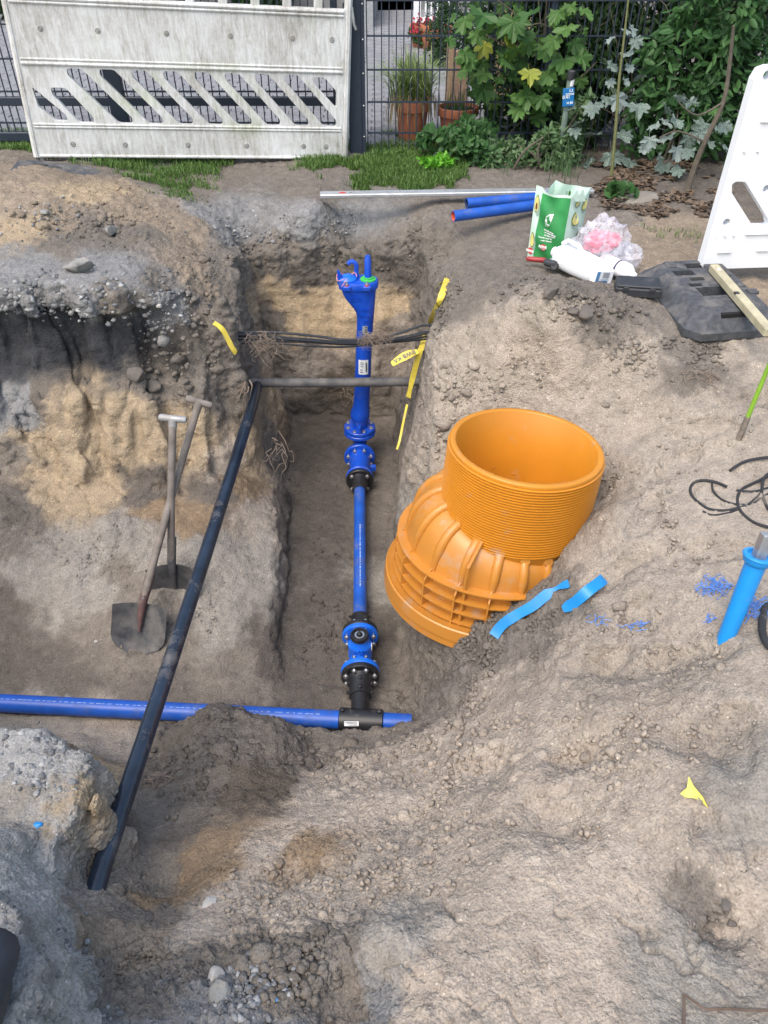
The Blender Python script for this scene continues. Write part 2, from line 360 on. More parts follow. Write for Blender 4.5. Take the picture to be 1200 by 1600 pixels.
def gzv(x, y):
    i = np.clip((x - XLO) / .022, 0, len(gx) - 1.001); j = np.clip((y - YLO) / .022, 0, len(gy) - 1.001); a = i.astype(int); b = j.astype(int); s = i - a; t = j - b
    return (GH[b, a] * (1 - s) + GH[b, a + 1] * s) * (1 - t) + (GH[b + 1, a] * (1 - s) + GH[b + 1, a + 1] * s) * t
def g3v(xs, ys):
    """points on the excavated ground seen at photo pixels (vectorised)"""
    u, v = (xs - 600) / FPX, (ys - 800) / FPX; dx, dy, dz = u, CP - v * SP, -(SP + v * CP); t = np.full(len(xs), .5); hit = np.zeros(len(xs), bool)
    for k in range(560):
        below = CAM_Z + dz * t < gzv(dx * t, dy * t); hit |= below; t = np.where(hit, t, t + .016)
        if hit.all(): break
    lo_ = t - .016; hi_ = t.copy()
    for k in range(10):
        m_ = (lo_ + hi_) / 2; below = CAM_Z + dz * m_ < gzv(dx * m_, dy * m_); hi_ = np.where(below, m_, hi_); lo_ = np.where(below, lo_, m_)
    return np.stack([dx * hi_, dy * hi_, CAM_Z + dz * hi_], 1)
# colour and roughness of the soil: pixel, Z, soil, roughness   (soil types only, no light or shade)
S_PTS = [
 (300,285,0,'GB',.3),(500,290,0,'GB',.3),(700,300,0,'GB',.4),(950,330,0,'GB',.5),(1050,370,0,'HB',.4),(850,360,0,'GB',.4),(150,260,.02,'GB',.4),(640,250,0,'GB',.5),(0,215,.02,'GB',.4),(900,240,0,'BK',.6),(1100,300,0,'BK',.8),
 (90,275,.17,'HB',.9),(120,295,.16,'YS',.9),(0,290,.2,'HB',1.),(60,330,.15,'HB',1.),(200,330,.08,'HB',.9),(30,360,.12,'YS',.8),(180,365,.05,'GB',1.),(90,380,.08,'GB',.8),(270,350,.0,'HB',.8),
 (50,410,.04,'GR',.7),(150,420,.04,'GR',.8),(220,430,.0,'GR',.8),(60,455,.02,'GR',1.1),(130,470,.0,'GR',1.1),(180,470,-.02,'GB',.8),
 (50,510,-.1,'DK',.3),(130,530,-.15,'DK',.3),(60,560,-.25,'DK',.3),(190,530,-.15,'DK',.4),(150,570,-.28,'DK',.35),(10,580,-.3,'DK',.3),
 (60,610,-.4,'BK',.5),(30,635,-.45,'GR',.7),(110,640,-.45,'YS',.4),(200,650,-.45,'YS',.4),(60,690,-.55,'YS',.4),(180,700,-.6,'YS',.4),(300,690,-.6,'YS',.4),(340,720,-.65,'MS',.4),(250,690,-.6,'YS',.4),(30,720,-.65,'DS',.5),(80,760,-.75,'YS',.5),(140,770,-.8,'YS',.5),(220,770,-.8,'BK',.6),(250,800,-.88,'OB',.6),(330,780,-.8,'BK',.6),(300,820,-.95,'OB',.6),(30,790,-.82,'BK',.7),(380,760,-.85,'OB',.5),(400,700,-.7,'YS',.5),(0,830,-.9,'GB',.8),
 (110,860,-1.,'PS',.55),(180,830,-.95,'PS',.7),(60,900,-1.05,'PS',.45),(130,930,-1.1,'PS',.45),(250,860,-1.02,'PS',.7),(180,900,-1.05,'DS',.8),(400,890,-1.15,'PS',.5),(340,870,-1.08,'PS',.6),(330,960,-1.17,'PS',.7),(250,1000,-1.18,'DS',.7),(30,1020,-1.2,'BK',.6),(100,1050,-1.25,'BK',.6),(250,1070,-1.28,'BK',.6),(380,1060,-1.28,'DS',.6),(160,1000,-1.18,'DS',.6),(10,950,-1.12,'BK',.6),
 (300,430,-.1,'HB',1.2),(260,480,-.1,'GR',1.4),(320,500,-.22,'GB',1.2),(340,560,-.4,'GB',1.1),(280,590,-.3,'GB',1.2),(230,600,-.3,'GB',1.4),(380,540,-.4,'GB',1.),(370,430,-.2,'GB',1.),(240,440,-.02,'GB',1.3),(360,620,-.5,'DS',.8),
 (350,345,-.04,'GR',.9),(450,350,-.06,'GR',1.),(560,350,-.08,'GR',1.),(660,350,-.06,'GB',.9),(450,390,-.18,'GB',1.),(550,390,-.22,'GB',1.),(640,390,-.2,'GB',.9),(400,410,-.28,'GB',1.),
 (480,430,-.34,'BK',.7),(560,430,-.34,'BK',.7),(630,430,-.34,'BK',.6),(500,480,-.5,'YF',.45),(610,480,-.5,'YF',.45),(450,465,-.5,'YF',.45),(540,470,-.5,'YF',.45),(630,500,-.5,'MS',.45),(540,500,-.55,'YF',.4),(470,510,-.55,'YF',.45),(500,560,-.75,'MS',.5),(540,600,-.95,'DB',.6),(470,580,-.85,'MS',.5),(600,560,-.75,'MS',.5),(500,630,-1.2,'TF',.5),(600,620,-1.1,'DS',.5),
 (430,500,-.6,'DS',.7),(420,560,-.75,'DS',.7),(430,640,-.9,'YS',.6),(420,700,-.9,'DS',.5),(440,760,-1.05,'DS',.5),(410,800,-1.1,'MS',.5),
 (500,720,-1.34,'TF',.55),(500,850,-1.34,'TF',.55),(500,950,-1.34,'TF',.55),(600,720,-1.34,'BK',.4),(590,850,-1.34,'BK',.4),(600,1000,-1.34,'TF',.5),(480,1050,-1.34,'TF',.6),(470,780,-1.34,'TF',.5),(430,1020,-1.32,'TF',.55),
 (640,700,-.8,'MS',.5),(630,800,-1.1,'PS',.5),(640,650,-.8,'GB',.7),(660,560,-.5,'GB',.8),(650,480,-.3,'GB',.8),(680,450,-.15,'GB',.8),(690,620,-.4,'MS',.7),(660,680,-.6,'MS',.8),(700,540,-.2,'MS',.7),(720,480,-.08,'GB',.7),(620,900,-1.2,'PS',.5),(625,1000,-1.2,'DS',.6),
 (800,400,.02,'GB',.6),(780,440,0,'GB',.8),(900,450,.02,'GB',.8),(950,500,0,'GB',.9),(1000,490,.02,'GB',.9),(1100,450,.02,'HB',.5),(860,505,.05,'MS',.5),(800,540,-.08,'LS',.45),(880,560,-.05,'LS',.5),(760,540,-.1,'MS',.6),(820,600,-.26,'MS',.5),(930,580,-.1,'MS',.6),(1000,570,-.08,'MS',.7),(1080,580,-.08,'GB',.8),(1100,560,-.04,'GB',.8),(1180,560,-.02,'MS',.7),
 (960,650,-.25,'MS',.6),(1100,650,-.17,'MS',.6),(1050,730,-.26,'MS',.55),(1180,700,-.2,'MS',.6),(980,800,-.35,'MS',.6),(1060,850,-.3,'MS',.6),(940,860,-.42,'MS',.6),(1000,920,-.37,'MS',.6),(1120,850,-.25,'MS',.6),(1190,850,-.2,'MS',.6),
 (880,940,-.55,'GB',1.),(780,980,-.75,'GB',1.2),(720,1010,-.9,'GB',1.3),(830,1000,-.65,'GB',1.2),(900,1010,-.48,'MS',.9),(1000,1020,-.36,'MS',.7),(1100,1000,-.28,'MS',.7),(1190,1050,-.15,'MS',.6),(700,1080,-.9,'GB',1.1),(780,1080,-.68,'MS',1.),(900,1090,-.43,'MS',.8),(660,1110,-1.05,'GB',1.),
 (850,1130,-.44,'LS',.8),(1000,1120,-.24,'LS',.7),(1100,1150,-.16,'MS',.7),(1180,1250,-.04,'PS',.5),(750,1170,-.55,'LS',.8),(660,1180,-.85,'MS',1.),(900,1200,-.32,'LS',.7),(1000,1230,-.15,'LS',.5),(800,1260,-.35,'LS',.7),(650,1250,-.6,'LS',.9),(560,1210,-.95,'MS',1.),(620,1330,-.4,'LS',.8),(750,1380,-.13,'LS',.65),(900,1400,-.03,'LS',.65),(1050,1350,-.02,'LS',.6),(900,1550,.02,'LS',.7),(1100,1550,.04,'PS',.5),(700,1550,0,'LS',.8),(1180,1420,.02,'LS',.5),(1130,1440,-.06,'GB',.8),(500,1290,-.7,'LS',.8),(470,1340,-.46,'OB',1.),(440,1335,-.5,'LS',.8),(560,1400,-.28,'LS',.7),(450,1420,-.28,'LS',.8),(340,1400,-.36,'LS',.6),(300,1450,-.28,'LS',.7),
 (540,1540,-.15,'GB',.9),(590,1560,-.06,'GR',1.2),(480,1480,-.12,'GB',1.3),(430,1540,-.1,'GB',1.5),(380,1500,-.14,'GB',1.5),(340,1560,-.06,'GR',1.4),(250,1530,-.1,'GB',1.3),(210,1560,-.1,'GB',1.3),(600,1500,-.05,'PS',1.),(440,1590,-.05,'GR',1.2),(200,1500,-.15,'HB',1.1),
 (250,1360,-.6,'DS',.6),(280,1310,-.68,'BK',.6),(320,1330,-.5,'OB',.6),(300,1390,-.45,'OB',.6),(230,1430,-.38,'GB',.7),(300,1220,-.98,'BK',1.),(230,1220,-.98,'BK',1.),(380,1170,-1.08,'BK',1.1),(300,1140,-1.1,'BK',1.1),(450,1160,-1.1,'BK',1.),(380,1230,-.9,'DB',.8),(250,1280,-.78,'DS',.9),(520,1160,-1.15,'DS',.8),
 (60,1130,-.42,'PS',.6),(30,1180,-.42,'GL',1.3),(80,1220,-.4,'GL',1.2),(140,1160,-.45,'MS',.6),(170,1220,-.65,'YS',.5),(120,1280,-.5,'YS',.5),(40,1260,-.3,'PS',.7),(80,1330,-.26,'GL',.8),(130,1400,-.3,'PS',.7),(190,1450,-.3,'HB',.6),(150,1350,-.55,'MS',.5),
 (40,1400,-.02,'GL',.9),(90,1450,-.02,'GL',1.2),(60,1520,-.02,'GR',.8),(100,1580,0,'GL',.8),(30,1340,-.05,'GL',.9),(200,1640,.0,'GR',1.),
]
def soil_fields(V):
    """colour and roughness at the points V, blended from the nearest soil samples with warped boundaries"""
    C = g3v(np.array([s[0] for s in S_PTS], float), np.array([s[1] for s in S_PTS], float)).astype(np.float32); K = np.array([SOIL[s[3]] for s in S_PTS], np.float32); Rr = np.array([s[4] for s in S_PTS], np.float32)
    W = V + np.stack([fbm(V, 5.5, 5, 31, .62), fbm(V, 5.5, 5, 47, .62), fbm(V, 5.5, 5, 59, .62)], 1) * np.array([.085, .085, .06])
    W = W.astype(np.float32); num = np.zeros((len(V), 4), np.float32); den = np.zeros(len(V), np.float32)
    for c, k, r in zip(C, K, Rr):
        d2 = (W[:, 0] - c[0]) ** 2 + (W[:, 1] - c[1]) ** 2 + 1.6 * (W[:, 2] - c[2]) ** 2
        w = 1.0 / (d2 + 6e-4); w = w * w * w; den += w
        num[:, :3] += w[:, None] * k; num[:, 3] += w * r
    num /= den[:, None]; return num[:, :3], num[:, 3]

def make_terrain():
    ny, nx = GX.shape; n = nx * ny; ZB = -1.6
    top = np.stack([GX.ravel(), GY.ravel(), GH.ravel()], 1); bot = top.copy(); bot[:, 2] = ZB
    idx = np.arange(n).reshape(ny, nx)
    q = np.stack([idx[:-1, :-1], idx[:-1, 1:], idx[1:, 1:], idx[1:, :-1]], -1).reshape(-1, 4)
    rim = np.concatenate([idx[0, :], idx[1:, -1], idx[-1, -2::-1], idx[-2:0:-1, 0]]); rn = np.roll(rim, -1)
    side = np.stack([rim, rim + n, rn + n, rn], 1)
    faces = np.concatenate([q, q[:, ::-1] + n, side]); verts = np.concatenate([top, bot])
    me = bpy.data.meshes.new('excavated_ground')
    me.vertices.add(len(verts)); me.vertices.foreach_set('co', verts.astype(np.float32).ravel())
    me.loops.add(faces.size); me.loops.foreach_set('vertex_index', faces.astype(np.int32).ravel())
    me.polygons.add(len(faces)); me.polygons.foreach_set('loop_start', np.arange(0, faces.size, 4, dtype=np.int32)); me.update(calc_edges=True)
    ob = bpy.data.objects.new('excavated_ground', me); COL.objects.link(ob)
    md = ob.modifiers.new('remesh', 'REMESH'); md.mode = 'VOXEL'; md.voxel_size = VOX
    dg = bpy.context.evaluated_depsgraph_get(); ev = ob.evaluated_get(dg); nm = bpy.data.meshes.new_from_object(ev)
    ob.modifiers.remove(md); ob.data = nm; bpy.data.meshes.remove(me); nm.name = 'excavated_ground'
    # drop the underside, refine the ground next to the camera
    nv, npol = len(nm.vertices), len(nm.polygons); co = np.zeros(nv * 3, np.float32); nm.vertices.foreach_get('co', co); co = co.reshape(-1, 3)
    fi = np.zeros(len(nm.loops), np.int32); nm.loops.foreach_get('vertex_index', fi); fi = fi.reshape(-1, 4); ce = co[fi].mean(1)
    keep = (ce[:, 2] > ZB + .1) & (ce[:, 0] > XLO + .02) & (ce[:, 0] < XHI - .02) & (ce[:, 1] > YLO + .02) & (ce[:, 1] < YHI - .02)
    fi = fi[keep]; used = np.unique(fi); mp = np.full(nv, -1, np.int64); mp[used] = np.arange(len(used)); fi = mp[fi]; co = co[used]
    old = nm; nm = bpy.data.meshes.new('excavated_ground')
    nm.vertices.add(len(co)); nm.vertices.foreach_set('co', co.ravel()); nm.loops.add(fi.size); nm.loops.foreach_set('vertex_index', fi.astype(np.int32).ravel())
    nm.polygons.add(len(fi)); nm.polygons.foreach_set('loop_start', np.arange(0, fi.size, 4, dtype=np.int32)); nm.update(calc_edges=True); ob.data = nm; bpy.data.meshes.remove(old)
    bm = bmesh.new(); bm.from_mesh(nm)
    def near(c): return -.95 < c.x < .95 and .25 < c.y < 1.5 and c.z > -.8
    es = {e for f in bm.faces if near(f.verts[0].co) for e in f.edges}
    bmesh.ops.subdivide_edges(bm, edges=list(es), cuts=1, use_grid_fill=True)
    bm.to_mesh(nm); bm.free()
    N_ = len(nm.vertices); V = np.zeros(N_ * 3, np.float32); nm.vertices.foreach_get('co', V); V = V.reshape(-1, 3).astype(np.float64)
    nrm = np.zeros(N_ * 3, np.float32); nm.vertices.foreach_get('normal', nrm); nrm = nrm.reshape(-1, 3)
    # the dark layer under the ledge is hollowed out, so that the crust overhangs
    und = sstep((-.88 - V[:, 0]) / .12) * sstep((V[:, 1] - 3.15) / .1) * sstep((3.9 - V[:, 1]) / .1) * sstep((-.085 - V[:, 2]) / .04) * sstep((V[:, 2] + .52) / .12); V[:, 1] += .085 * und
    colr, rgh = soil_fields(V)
    e = np.minimum(np.minimum(V[:, 0] - XLO, XHI - V[:, 0]), np.minimum(V[:, 1] - YLO, YHI - V[:, 1])); edge = sstep(e / .3)
    lo = fbm(V, 3.0, 2, 101); mid = fbm(V, 9.0, 3, 111); ridg = 1 - np.abs(perlin(V, 7.0, 121)) * 2
    mask = np.clip(fbm(V, 2.2, 2, 131) * 1.3 + .45, 0, 1); mask2 = np.clip(fbm(V, 3.1, 2, 141) * 1.4 + .5, 0, 1)
    # sideways pull, so that clods undercut and outlines break up
    Vw = V + .35 * np.stack([mid, np.roll(mid, 977), lo], 1) * .06
    d1, i1 = worley(Vw, 12, 201); d2, i2 = worley(Vw, 27, 211); d3, i3 = worley(Vw, 60, 221)
    dome = lambda d, r: np.sqrt(np.clip(r * r - d * d, 0, None))
    lum = colr.mean(1); lig = sstep((lum - .26) / .1); rr = np.clip(rgh, 0, 2) * (1 - .5 * lig)
    disp = .016 * lo + .011 * mid * (.5 + .5 * rr) * (1 - .75 * lig) + .004 * (ridg - .5) * rr * (1 - lig)
    disp += rr * mask * (.030 * dome(d1, .55) * (i1 > .45)) * .8
    disp += rr * (.25 + .75 * mask2) * .027 * dome(d2, .50) * (i2 > .4)
    disp += (.25 + rr) * .0115 * dome(d3, .50) * (i3 > .35)
    disp += .0035 * fbm(V, 55, 2, 301) * (.5 + rr * .7)
    # cut faces: layers of soil and grooves left by the digger bucket
    steep = sstep((.62 - nrm[:, 2]) / .35) * (1 - .7 * sstep((-.88 - V[:, 0]) / .12) * sstep((V[:, 2] + .5) / .1)); disp += steep * (.006 * perlin(V * np.array([1.3, 1.3, 9.0]), 2.0, 351) + .010 * perlin(V * np.array([7.0, 7.0, 1.2]), 2.0, 352) + .012 * (1 - 2 * np.abs(perlin(V * np.array([3., 3., 2.]), 2.2, 353))))
    # shallow cracks
    cr = np.abs(perlin(V, 4.5, 401) + .35 * perlin(V, 13, 402)); disp -= .02 * (1 - .92 * lig) * (1 - und) * np.clip(1 - cr / .035, 0, 1) * np.clip(perlin(V, 1.7, 403) * 2.2, 0, 1)
    # trampled prints: crescent dents on the flat sand
    V2 = V + nrm * (disp * edge)[:, None]
    nm.vertices.foreach_set('co', V2.astype(np.float32).ravel())
    # colour drift of the soil itself: dry crust against damp soil, darker humus crumbs
    dry = 1 + .16 * fbm(V, 1.6, 3, 501) + .10 * fbm(V, 14, 2, 511)
    crumb = np.where((i2 > .35) & (d2 < .4), .90 + .2 * i2, 1.0)
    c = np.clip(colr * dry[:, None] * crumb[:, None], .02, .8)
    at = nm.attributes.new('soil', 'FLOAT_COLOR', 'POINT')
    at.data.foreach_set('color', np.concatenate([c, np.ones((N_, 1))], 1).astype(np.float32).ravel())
    nm.polygons.foreach_set('use_smooth', np.ones(len(nm.polygons), bool)); nm.update()
    return ob
def soil_material():
    m, N, L, B = new_mat('soil')
    B.inputs['Roughness'].default_value = .95; B.inputs['Specular IOR Level'].default_value = .15
    at = N.new('ShaderNodeAttribute'); at.attribute_name = 'soil'
    n1 = noise_node(N, L, 140, 4, .7); r1 = ramp(N, [(.28, (.62, .61, .60)), (.5, (1, 1, 1)), (.72, (1.3, 1.29, 1.27))]); L.new(n1.outputs['Fac'], r1.inputs['Fac'])
    mu = N.new('ShaderNodeMixRGB'); mu.blend_type = 'MULTIPLY'; mu.inputs[0].default_value = 1; L.new(at.outputs['Color'], mu.inputs[1]); L.new(r1.outputs[0], mu.inputs[2])
    n0 = noise_node(N, L, 22, 5, .65); r0 = ramp(N, [(.3, (.8, .79, .78)), (.65, (1.1, 1.09, 1.06))]); L.new(n0.outputs['Fac'], r0.inputs['Fac'])
    mv = N.new('ShaderNodeMixRGB'); mv.blend_type = 'MULTIPLY'; mv.inputs[0].default_value = 1; L.new(mu.outputs[0], mv.inputs[1]); L.new(r0.outputs[0], mv.inputs[2])
    # pale grit
    tc = N.new('ShaderNodeTexCoord'); vo = N.new('ShaderNodeTexVoronoi'); vo.inputs['Scale'].default_value = 75; L.new(tc.outputs['Object'], vo.inputs['Vector'])
    lt = N.new('ShaderNodeMath'); lt.operation = 'LESS_THAN'; lt.inputs[1].default_value = .22; L.new(vo.outputs['Distance'], lt.inputs[0])
    sx = N.new('ShaderNodeSeparateColor'); L.new(vo.outputs['Color'], sx.inputs[0])
    gt = N.new('ShaderNodeMath'); gt.operation = 'GREATER_THAN'; gt.inputs[1].default_value = .95; L.new(sx.outputs[0], gt.inputs[0])
    am = N.new('ShaderNodeMath'); am.operation = 'MULTIPLY'; L.new(lt.outputs[0], am.inputs[0]); L.new(gt.outputs[0], am.inputs[1])
    mg = N.new('ShaderNodeMixRGB'); mg.blend_type = 'MULTIPLY'; mg.inputs[2].default_value = (1.7, 1.7, 1.68, 1); L.new(am.outputs[0], mg.inputs[0]); L.new(mv.outputs[0], mg.inputs[1])
    L.new(mg.outputs[0], B.inputs['Base Color'])
    b1 = noise_node(N, L, 260, 3, .6); b2 = noise_node(N, L, 70, 4, .65)
    ad = N.new('ShaderNodeMath'); ad.operation = 'MULTIPLY_ADD'; ad.inputs[1].default_value = 2.2; L.new(b2.outputs['Fac'], ad.inputs[0]); L.new(b1.outputs['Fac'], ad.inputs[2])
    # grains: rounded clumps of sand
    for (sc_, wt) in ((120, .8),):
        vg = N.new('ShaderNodeTexVoronoi'); vg.inputs['Scale'].default_value = sc_; L.new(tc.outputs['Object'], vg.inputs['Vector']); a3 = N.new('ShaderNodeMath'); a3.operation = 'MULTIPLY_ADD'; a3.inputs[1].default_value = -wt * 1.4; L.new(vg.outputs['Distance'], a3.inputs[0]); L.new(ad.outputs[0], a3.inputs[2]); ad = a3
    bp = N.new('ShaderNodeBump'); bp.inputs['Strength'].default_value = .65; bp.inputs['Distance'].default_value = .005; L.new(ad.outputs[0], bp.inputs['Height']); L.new(bp.outputs[0], B.inputs['Normal'])
    return m
M_soil = soil_material()
terrain = make_terrain(); terrain.data.materials.append(M_soil)
tag(terrain, 'excavated sandy ground with the trench, pit and banks', kind='structure')
terrain.name = 'ground'
# the ground beyond the excavation, to the horizon
g = MB(); B_ = 70; z_ = -.012
ring = [(XLO, YLO), (XHI, YLO), (XHI, YHI), (XLO, YHI)]; out = [(-B_, -B_), (B_, -B_), (B_, B_), (-B_, B_)]
g.add([(x, y, z_) for x, y in ring] + [(x, y, z_) for x, y in out], [(i, 4 + i, 4 + (i + 1) % 4, (i + 1) % 4) for i in range(4)])
M_earth = simple('earth', (.14, .125, .11), .95, var=.3, scale=6, bump=.5, bscale=60)
tag(g.build('surrounding_ground', M_earth), kind='structure')

# ================================================================ PIPEWORK IN THE TRENCH
M_epoxy = simple('blue_epoxy', (.008, .072, .50), .28, var=.12, scale=18, dust=.30, dustcol=(.14, .13, .15), bump=.06, bscale=140)
M_valve = simple('blue_valve_epoxy', (.012, .14, .68), .3, var=.1, scale=18, dust=.16, dustcol=(.16, .16, .18), bump=.06, bscale=140)
M_pe_blue = simple('blue_pe', (.012, .085, .42), .4, var=.15, scale=14, dust=.35, dustcol=(.12, .13, .17), bump=.05, bscale=200)
M_pe_black = simple('black_pe', (.014, .014, .016), .42, var=.3, scale=14, dust=.22, dustcol=(.12, .11, .10), bump=.05)
M_old_black = simple('weathered_black_pipe', (.014, .022, .038), .2, var=.4, scale=9, dust=.15, dustcol=(.17, .16, .15), bump=.12, dscale=6)
M_grey_pipe = simple('dusty_grey_pipe', (.09, .09, .092), .7, var=.35, scale=9, dust=.7, dustcol=(.24, .21, .18), bump=.2)
M_steel = simple('bolt_steel', (.55, .55, .55), .35, metal=.9, var=.15, dust=.1)
M_label = simple('label_paper', (.72, .74, .76), .6, var=.08, scale=60)
M_ink = simple('black_ink', (.03, .03, .035), .6)
M_inkb = simple('pale_print', (.28, .36, .58), .6)
M_red = simple('red_plastic', (.55, .04, .04), .45, dust=.1)
M_green = simple('green_plastic', (.05, .42, .08), .45, dust=.1)
M_pink = simple('pink_cord', (.7, .3, .35), .6)

AXZ = -1.26
def ax(y, x=None):
    """point on the axis of the pipe run at photo row y"""
    xx = 562 if x is None else x
    return px(xx, y, Z=AXZ)
A0, A1 = px(562, 745, Z=AXZ), px(563, 1090, Z=AXZ)
run = (A1 - A0).normalized()
def on_run(y): 
    p = px(562.5, y, Z=AXZ); t = (p.y - A0.y) / (A1.y - A0.y); return A0 + (A1 - A0) * t
def bolts(c, axis, r, n, parent, size=.0085, length=.05, phase=.5):
    """hex bolts round a flange; axis = flange normal"""
    Mx = along(c, Vector(c) + Vector(axis)); out = []
    for k in range(n):
        a = 2 * math.pi * (k + phase) / n; q = Vector((r * math.cos(a), r * math.sin(a), 0))
        b = MB()
        b.lathe([(size, -length / 2), (size, -length / 2 + .008), (size * .55, -length / 2 + .008), (size * .55, length / 2 - .008), (size, length / 2 - .008), (size, length / 2)], 6, M=Mx @ Matrix.Translation(q))
        b.lathe([(size * 1.5, length / 2 - .0105), (size * 1.5, length / 2 - .008)], 10, M=Mx @ Matrix.Translation(q))
        out.append(b.build('bolt', M_steel, parent))
    return out
def flange(name, c, axis, r, th, mat, parent, bore=.04, nb=0, bev=.004, n=28):
    Mx = along(c, Vector(c) + Vector(axis)); b = MB()
    b.lathe([(bore, -th / 2), (r - bev, -th / 2), (r, -th / 2 + bev), (r, th / 2 - bev), (r - bev, th / 2), (bore, th / 2)], n, M=Mx)
    return b.build(name, mat, parent, angle=30)

# ---- hydrant (standpipe with head, foot flange, bend)
HY = 4.05
hyd = empty('underground_hydrant', px(561, 672, Y=HY), label='tall blue cast hydrant standpipe with green ring at the far end of the trench', cat='hydrant')
prof = [(437, 531.5, 588.5, .115), (440, 530, 589.5, .125), (446, 531, 589, .125), (450, 533, 588, .122), (457, 535.5, 587, .118), (464, 539, 586.5, .114), (471, 545, 586, .11), (478, 551, 585.5, .105), (486, 556, 585, .1), (496, 557.5, 584, .098),
        (520, 557, 582.5, .098), (560, 555.5, 580.5, .1), (600, 554, 579, .102), (628, 552.5, 577.5, .105), (637, 550.5, 577.5, .115), (644, 547.5, 578, .128), (651, 547.5, 577.5, .128), (657, 550, 575, .108), (664, 551, 574, .1), (672, 551, 574, .1)]
rings = []
for (yy, xl, xr, dp) in prof:
    a, b = px(xl, yy, Y=HY), px(xr, yy, Y=HY); c = (a + b) / 2; rx = (b.x - a.x) / 2; ring = []
    for k in range(28):
        q = 2 * math.pi * k / 28; e = 1.0 if yy > 495 else .75
        cx, sy = math.cos(q), math.sin(q)
        ring.append((c.x + rx * math.copysign(abs(cx) ** e, cx), HY + dp / 2 * math.copysign(abs(sy) ** e, sy), c.z))
    rings.append(ring)
bd = MB().loft(rings).build('body', M_epoxy, hyd, angle=50)
ht = px(560, 438, Y=HY).z
# raised rim round the head, covers, claw, hook, spindle
def hp(x, y, dy=0): return px(x, y, Y=HY) + Vector((0, dy, 0))
b = MB()
b.loft([[(c.x + s * (x - c.x), HY + s2 * (y - HY), z) for (x, y) in [(p[0], p[1]) for p in rings[1]]] for (s, s2, z, c) in ((1.04, 1.10, ht - .035, hp(559.5, 440)), (1.05, 1.12, ht - .03, hp(559.5, 440)), (1.05, 1.12, ht - .004, hp(559.5, 440)), (1.0, 1.04, ht + .006, hp(559.5, 440)))])
b.build('head_rim', M_epoxy, hyd)
lid_c = hp(543, 432); sp_c = hp(575, 432)
b = MB(); b.lathe([(.05, 0), (.05, .012), (.044, .018), (.02, .03), (.008, .032)], 24, M=Matrix.Translation((lid_c.x, HY - .008, ht + .004)))
for k in range(3):
    a = k * 2.1 + .4; b.box((0, 0, 0), (.05, .012, .016), M=Matrix.Translation((lid_c.x, HY - .008, ht + .026)) @ Matrix.Rotation(a, 4, 'Z'))
b.build('outlet_cover', M_valve, hyd)
claw = plate([(0, 0), (.052, 0), (.054, .022), (.034, .034), (.012, .072), (0, .082)], [], .016, M=Matrix.Translation((hp(527.5, 432).x, HY - .03, ht - .012))).build('claw', M_epoxy, hyd)
hk = []
hx0 = hp(557, 432).x
for (u, w) in ((.0, 0), (0, .05), (0, .075), (-.008, .092), (-.022, .099), (-.036, .095), (-.042, .084)): hk.append((hx0 + u, HY + .02, ht + w))
MB().tube(hk, .0125, 8).build('hook', M_epoxy, hyd)
b = MB(); b.lathe([(.043, 0), (.043, .007), (.030, .010), (.030, .016), (.018, .018)], 26, M=Matrix.Translation((sp_c.x, HY - .005, ht + .006))); ringo = b.build('spindle_ring', M_green, hyd)
b = MB(); b.lathe([(.02, 0), (.02, .03), (.0185, .035), (.0175, .108), (.013, .115), (.0125, .12)], 12, M=Matrix.Translation((sp_c.x, HY - .005, ht + .02))); b.build('spindle', M_epoxy, hyd)
for xx in (542.5, 573.5):
    p = hp(xx, 437); bo = MB(); Mx = Matrix.Translation((p.x, HY - .068, ht - .0)); bo.lathe([(.011, 0), (.011, .010), (.007, .011), (.006, .02)], 6, M=Mx); bb = bo.build('bolt', M_steel, hyd)
    MB().lathe([(.0125, -.01), (.0125, .002)], 8, M=Mx).build('washer', M_red, bb)
    MB().bevbox((p.x, HY - .066, ht - .016), (.045, .035, .03), .006).build('lug', M_epoxy, hyd)
pk = [(lid_c.x + .055 * math.cos(a) - .004, HY - .02 + .05 * math.sin(a), ht + .028 + .012 * math.sin(a * 3)) for a in [k * .4 for k in range(13)]] + [(lid_c.x - .03, HY - .075, ht - .005)]
MB().tube(pk, .0022, 5).build('cord', M_pink, hyd)
# raised casting letters, rating plate and sticker
def on_front(x, y, off=.0): 
    p = px(x, y, Y=HY); dp = np.interp(y, [r_[0] for r_ in prof], [r_[3] for r_ in prof]); return Vector((p.x, HY - dp / 2 - off, p.z))
FR = Matrix.Rotation(R(90), 4, 'X')
for (s_, x, y, sz) in (('PN 16', 555, 454, .016), ('HYDRANT', 556, 459, .012), ('DIN EN 14339', 556, 463, .010), ('GGG', 571, 478, .022), ('DN 80', 571, 488, .022), ('1.00', 571, 497, .02)):
    text('casting_letters', s_, sz, Matrix.Translation(on_front(x, y, .001)) @ FR, M_epoxy, hyd, ext=.002)
def curved_label(name, x0, x1, y0, y1, mat, parent):
    b = MB(); rows = []
    for yy in (y0, y1):
        a, c = px(x0, yy, Y=HY), px(x1, yy, Y=HY); mid = px(568, yy, Y=HY).x; r_ = .052; row = []
        for k in range(7):
            X_ = a.x + (c.x - a.x) * k / 6; u = max(-.97, min(.97, (X_ - mid) / r_)); row.append((X_, HY - r_ * math.sqrt(1 - u * u) - .0015, a.z))
        rows.append(row)
    b.loft(rows, (False, False), closed=False); return b.build(name, mat, parent)
st = curved_label('sticker', 560.5, 575.5, 556, 578.5, M_label, hyd)
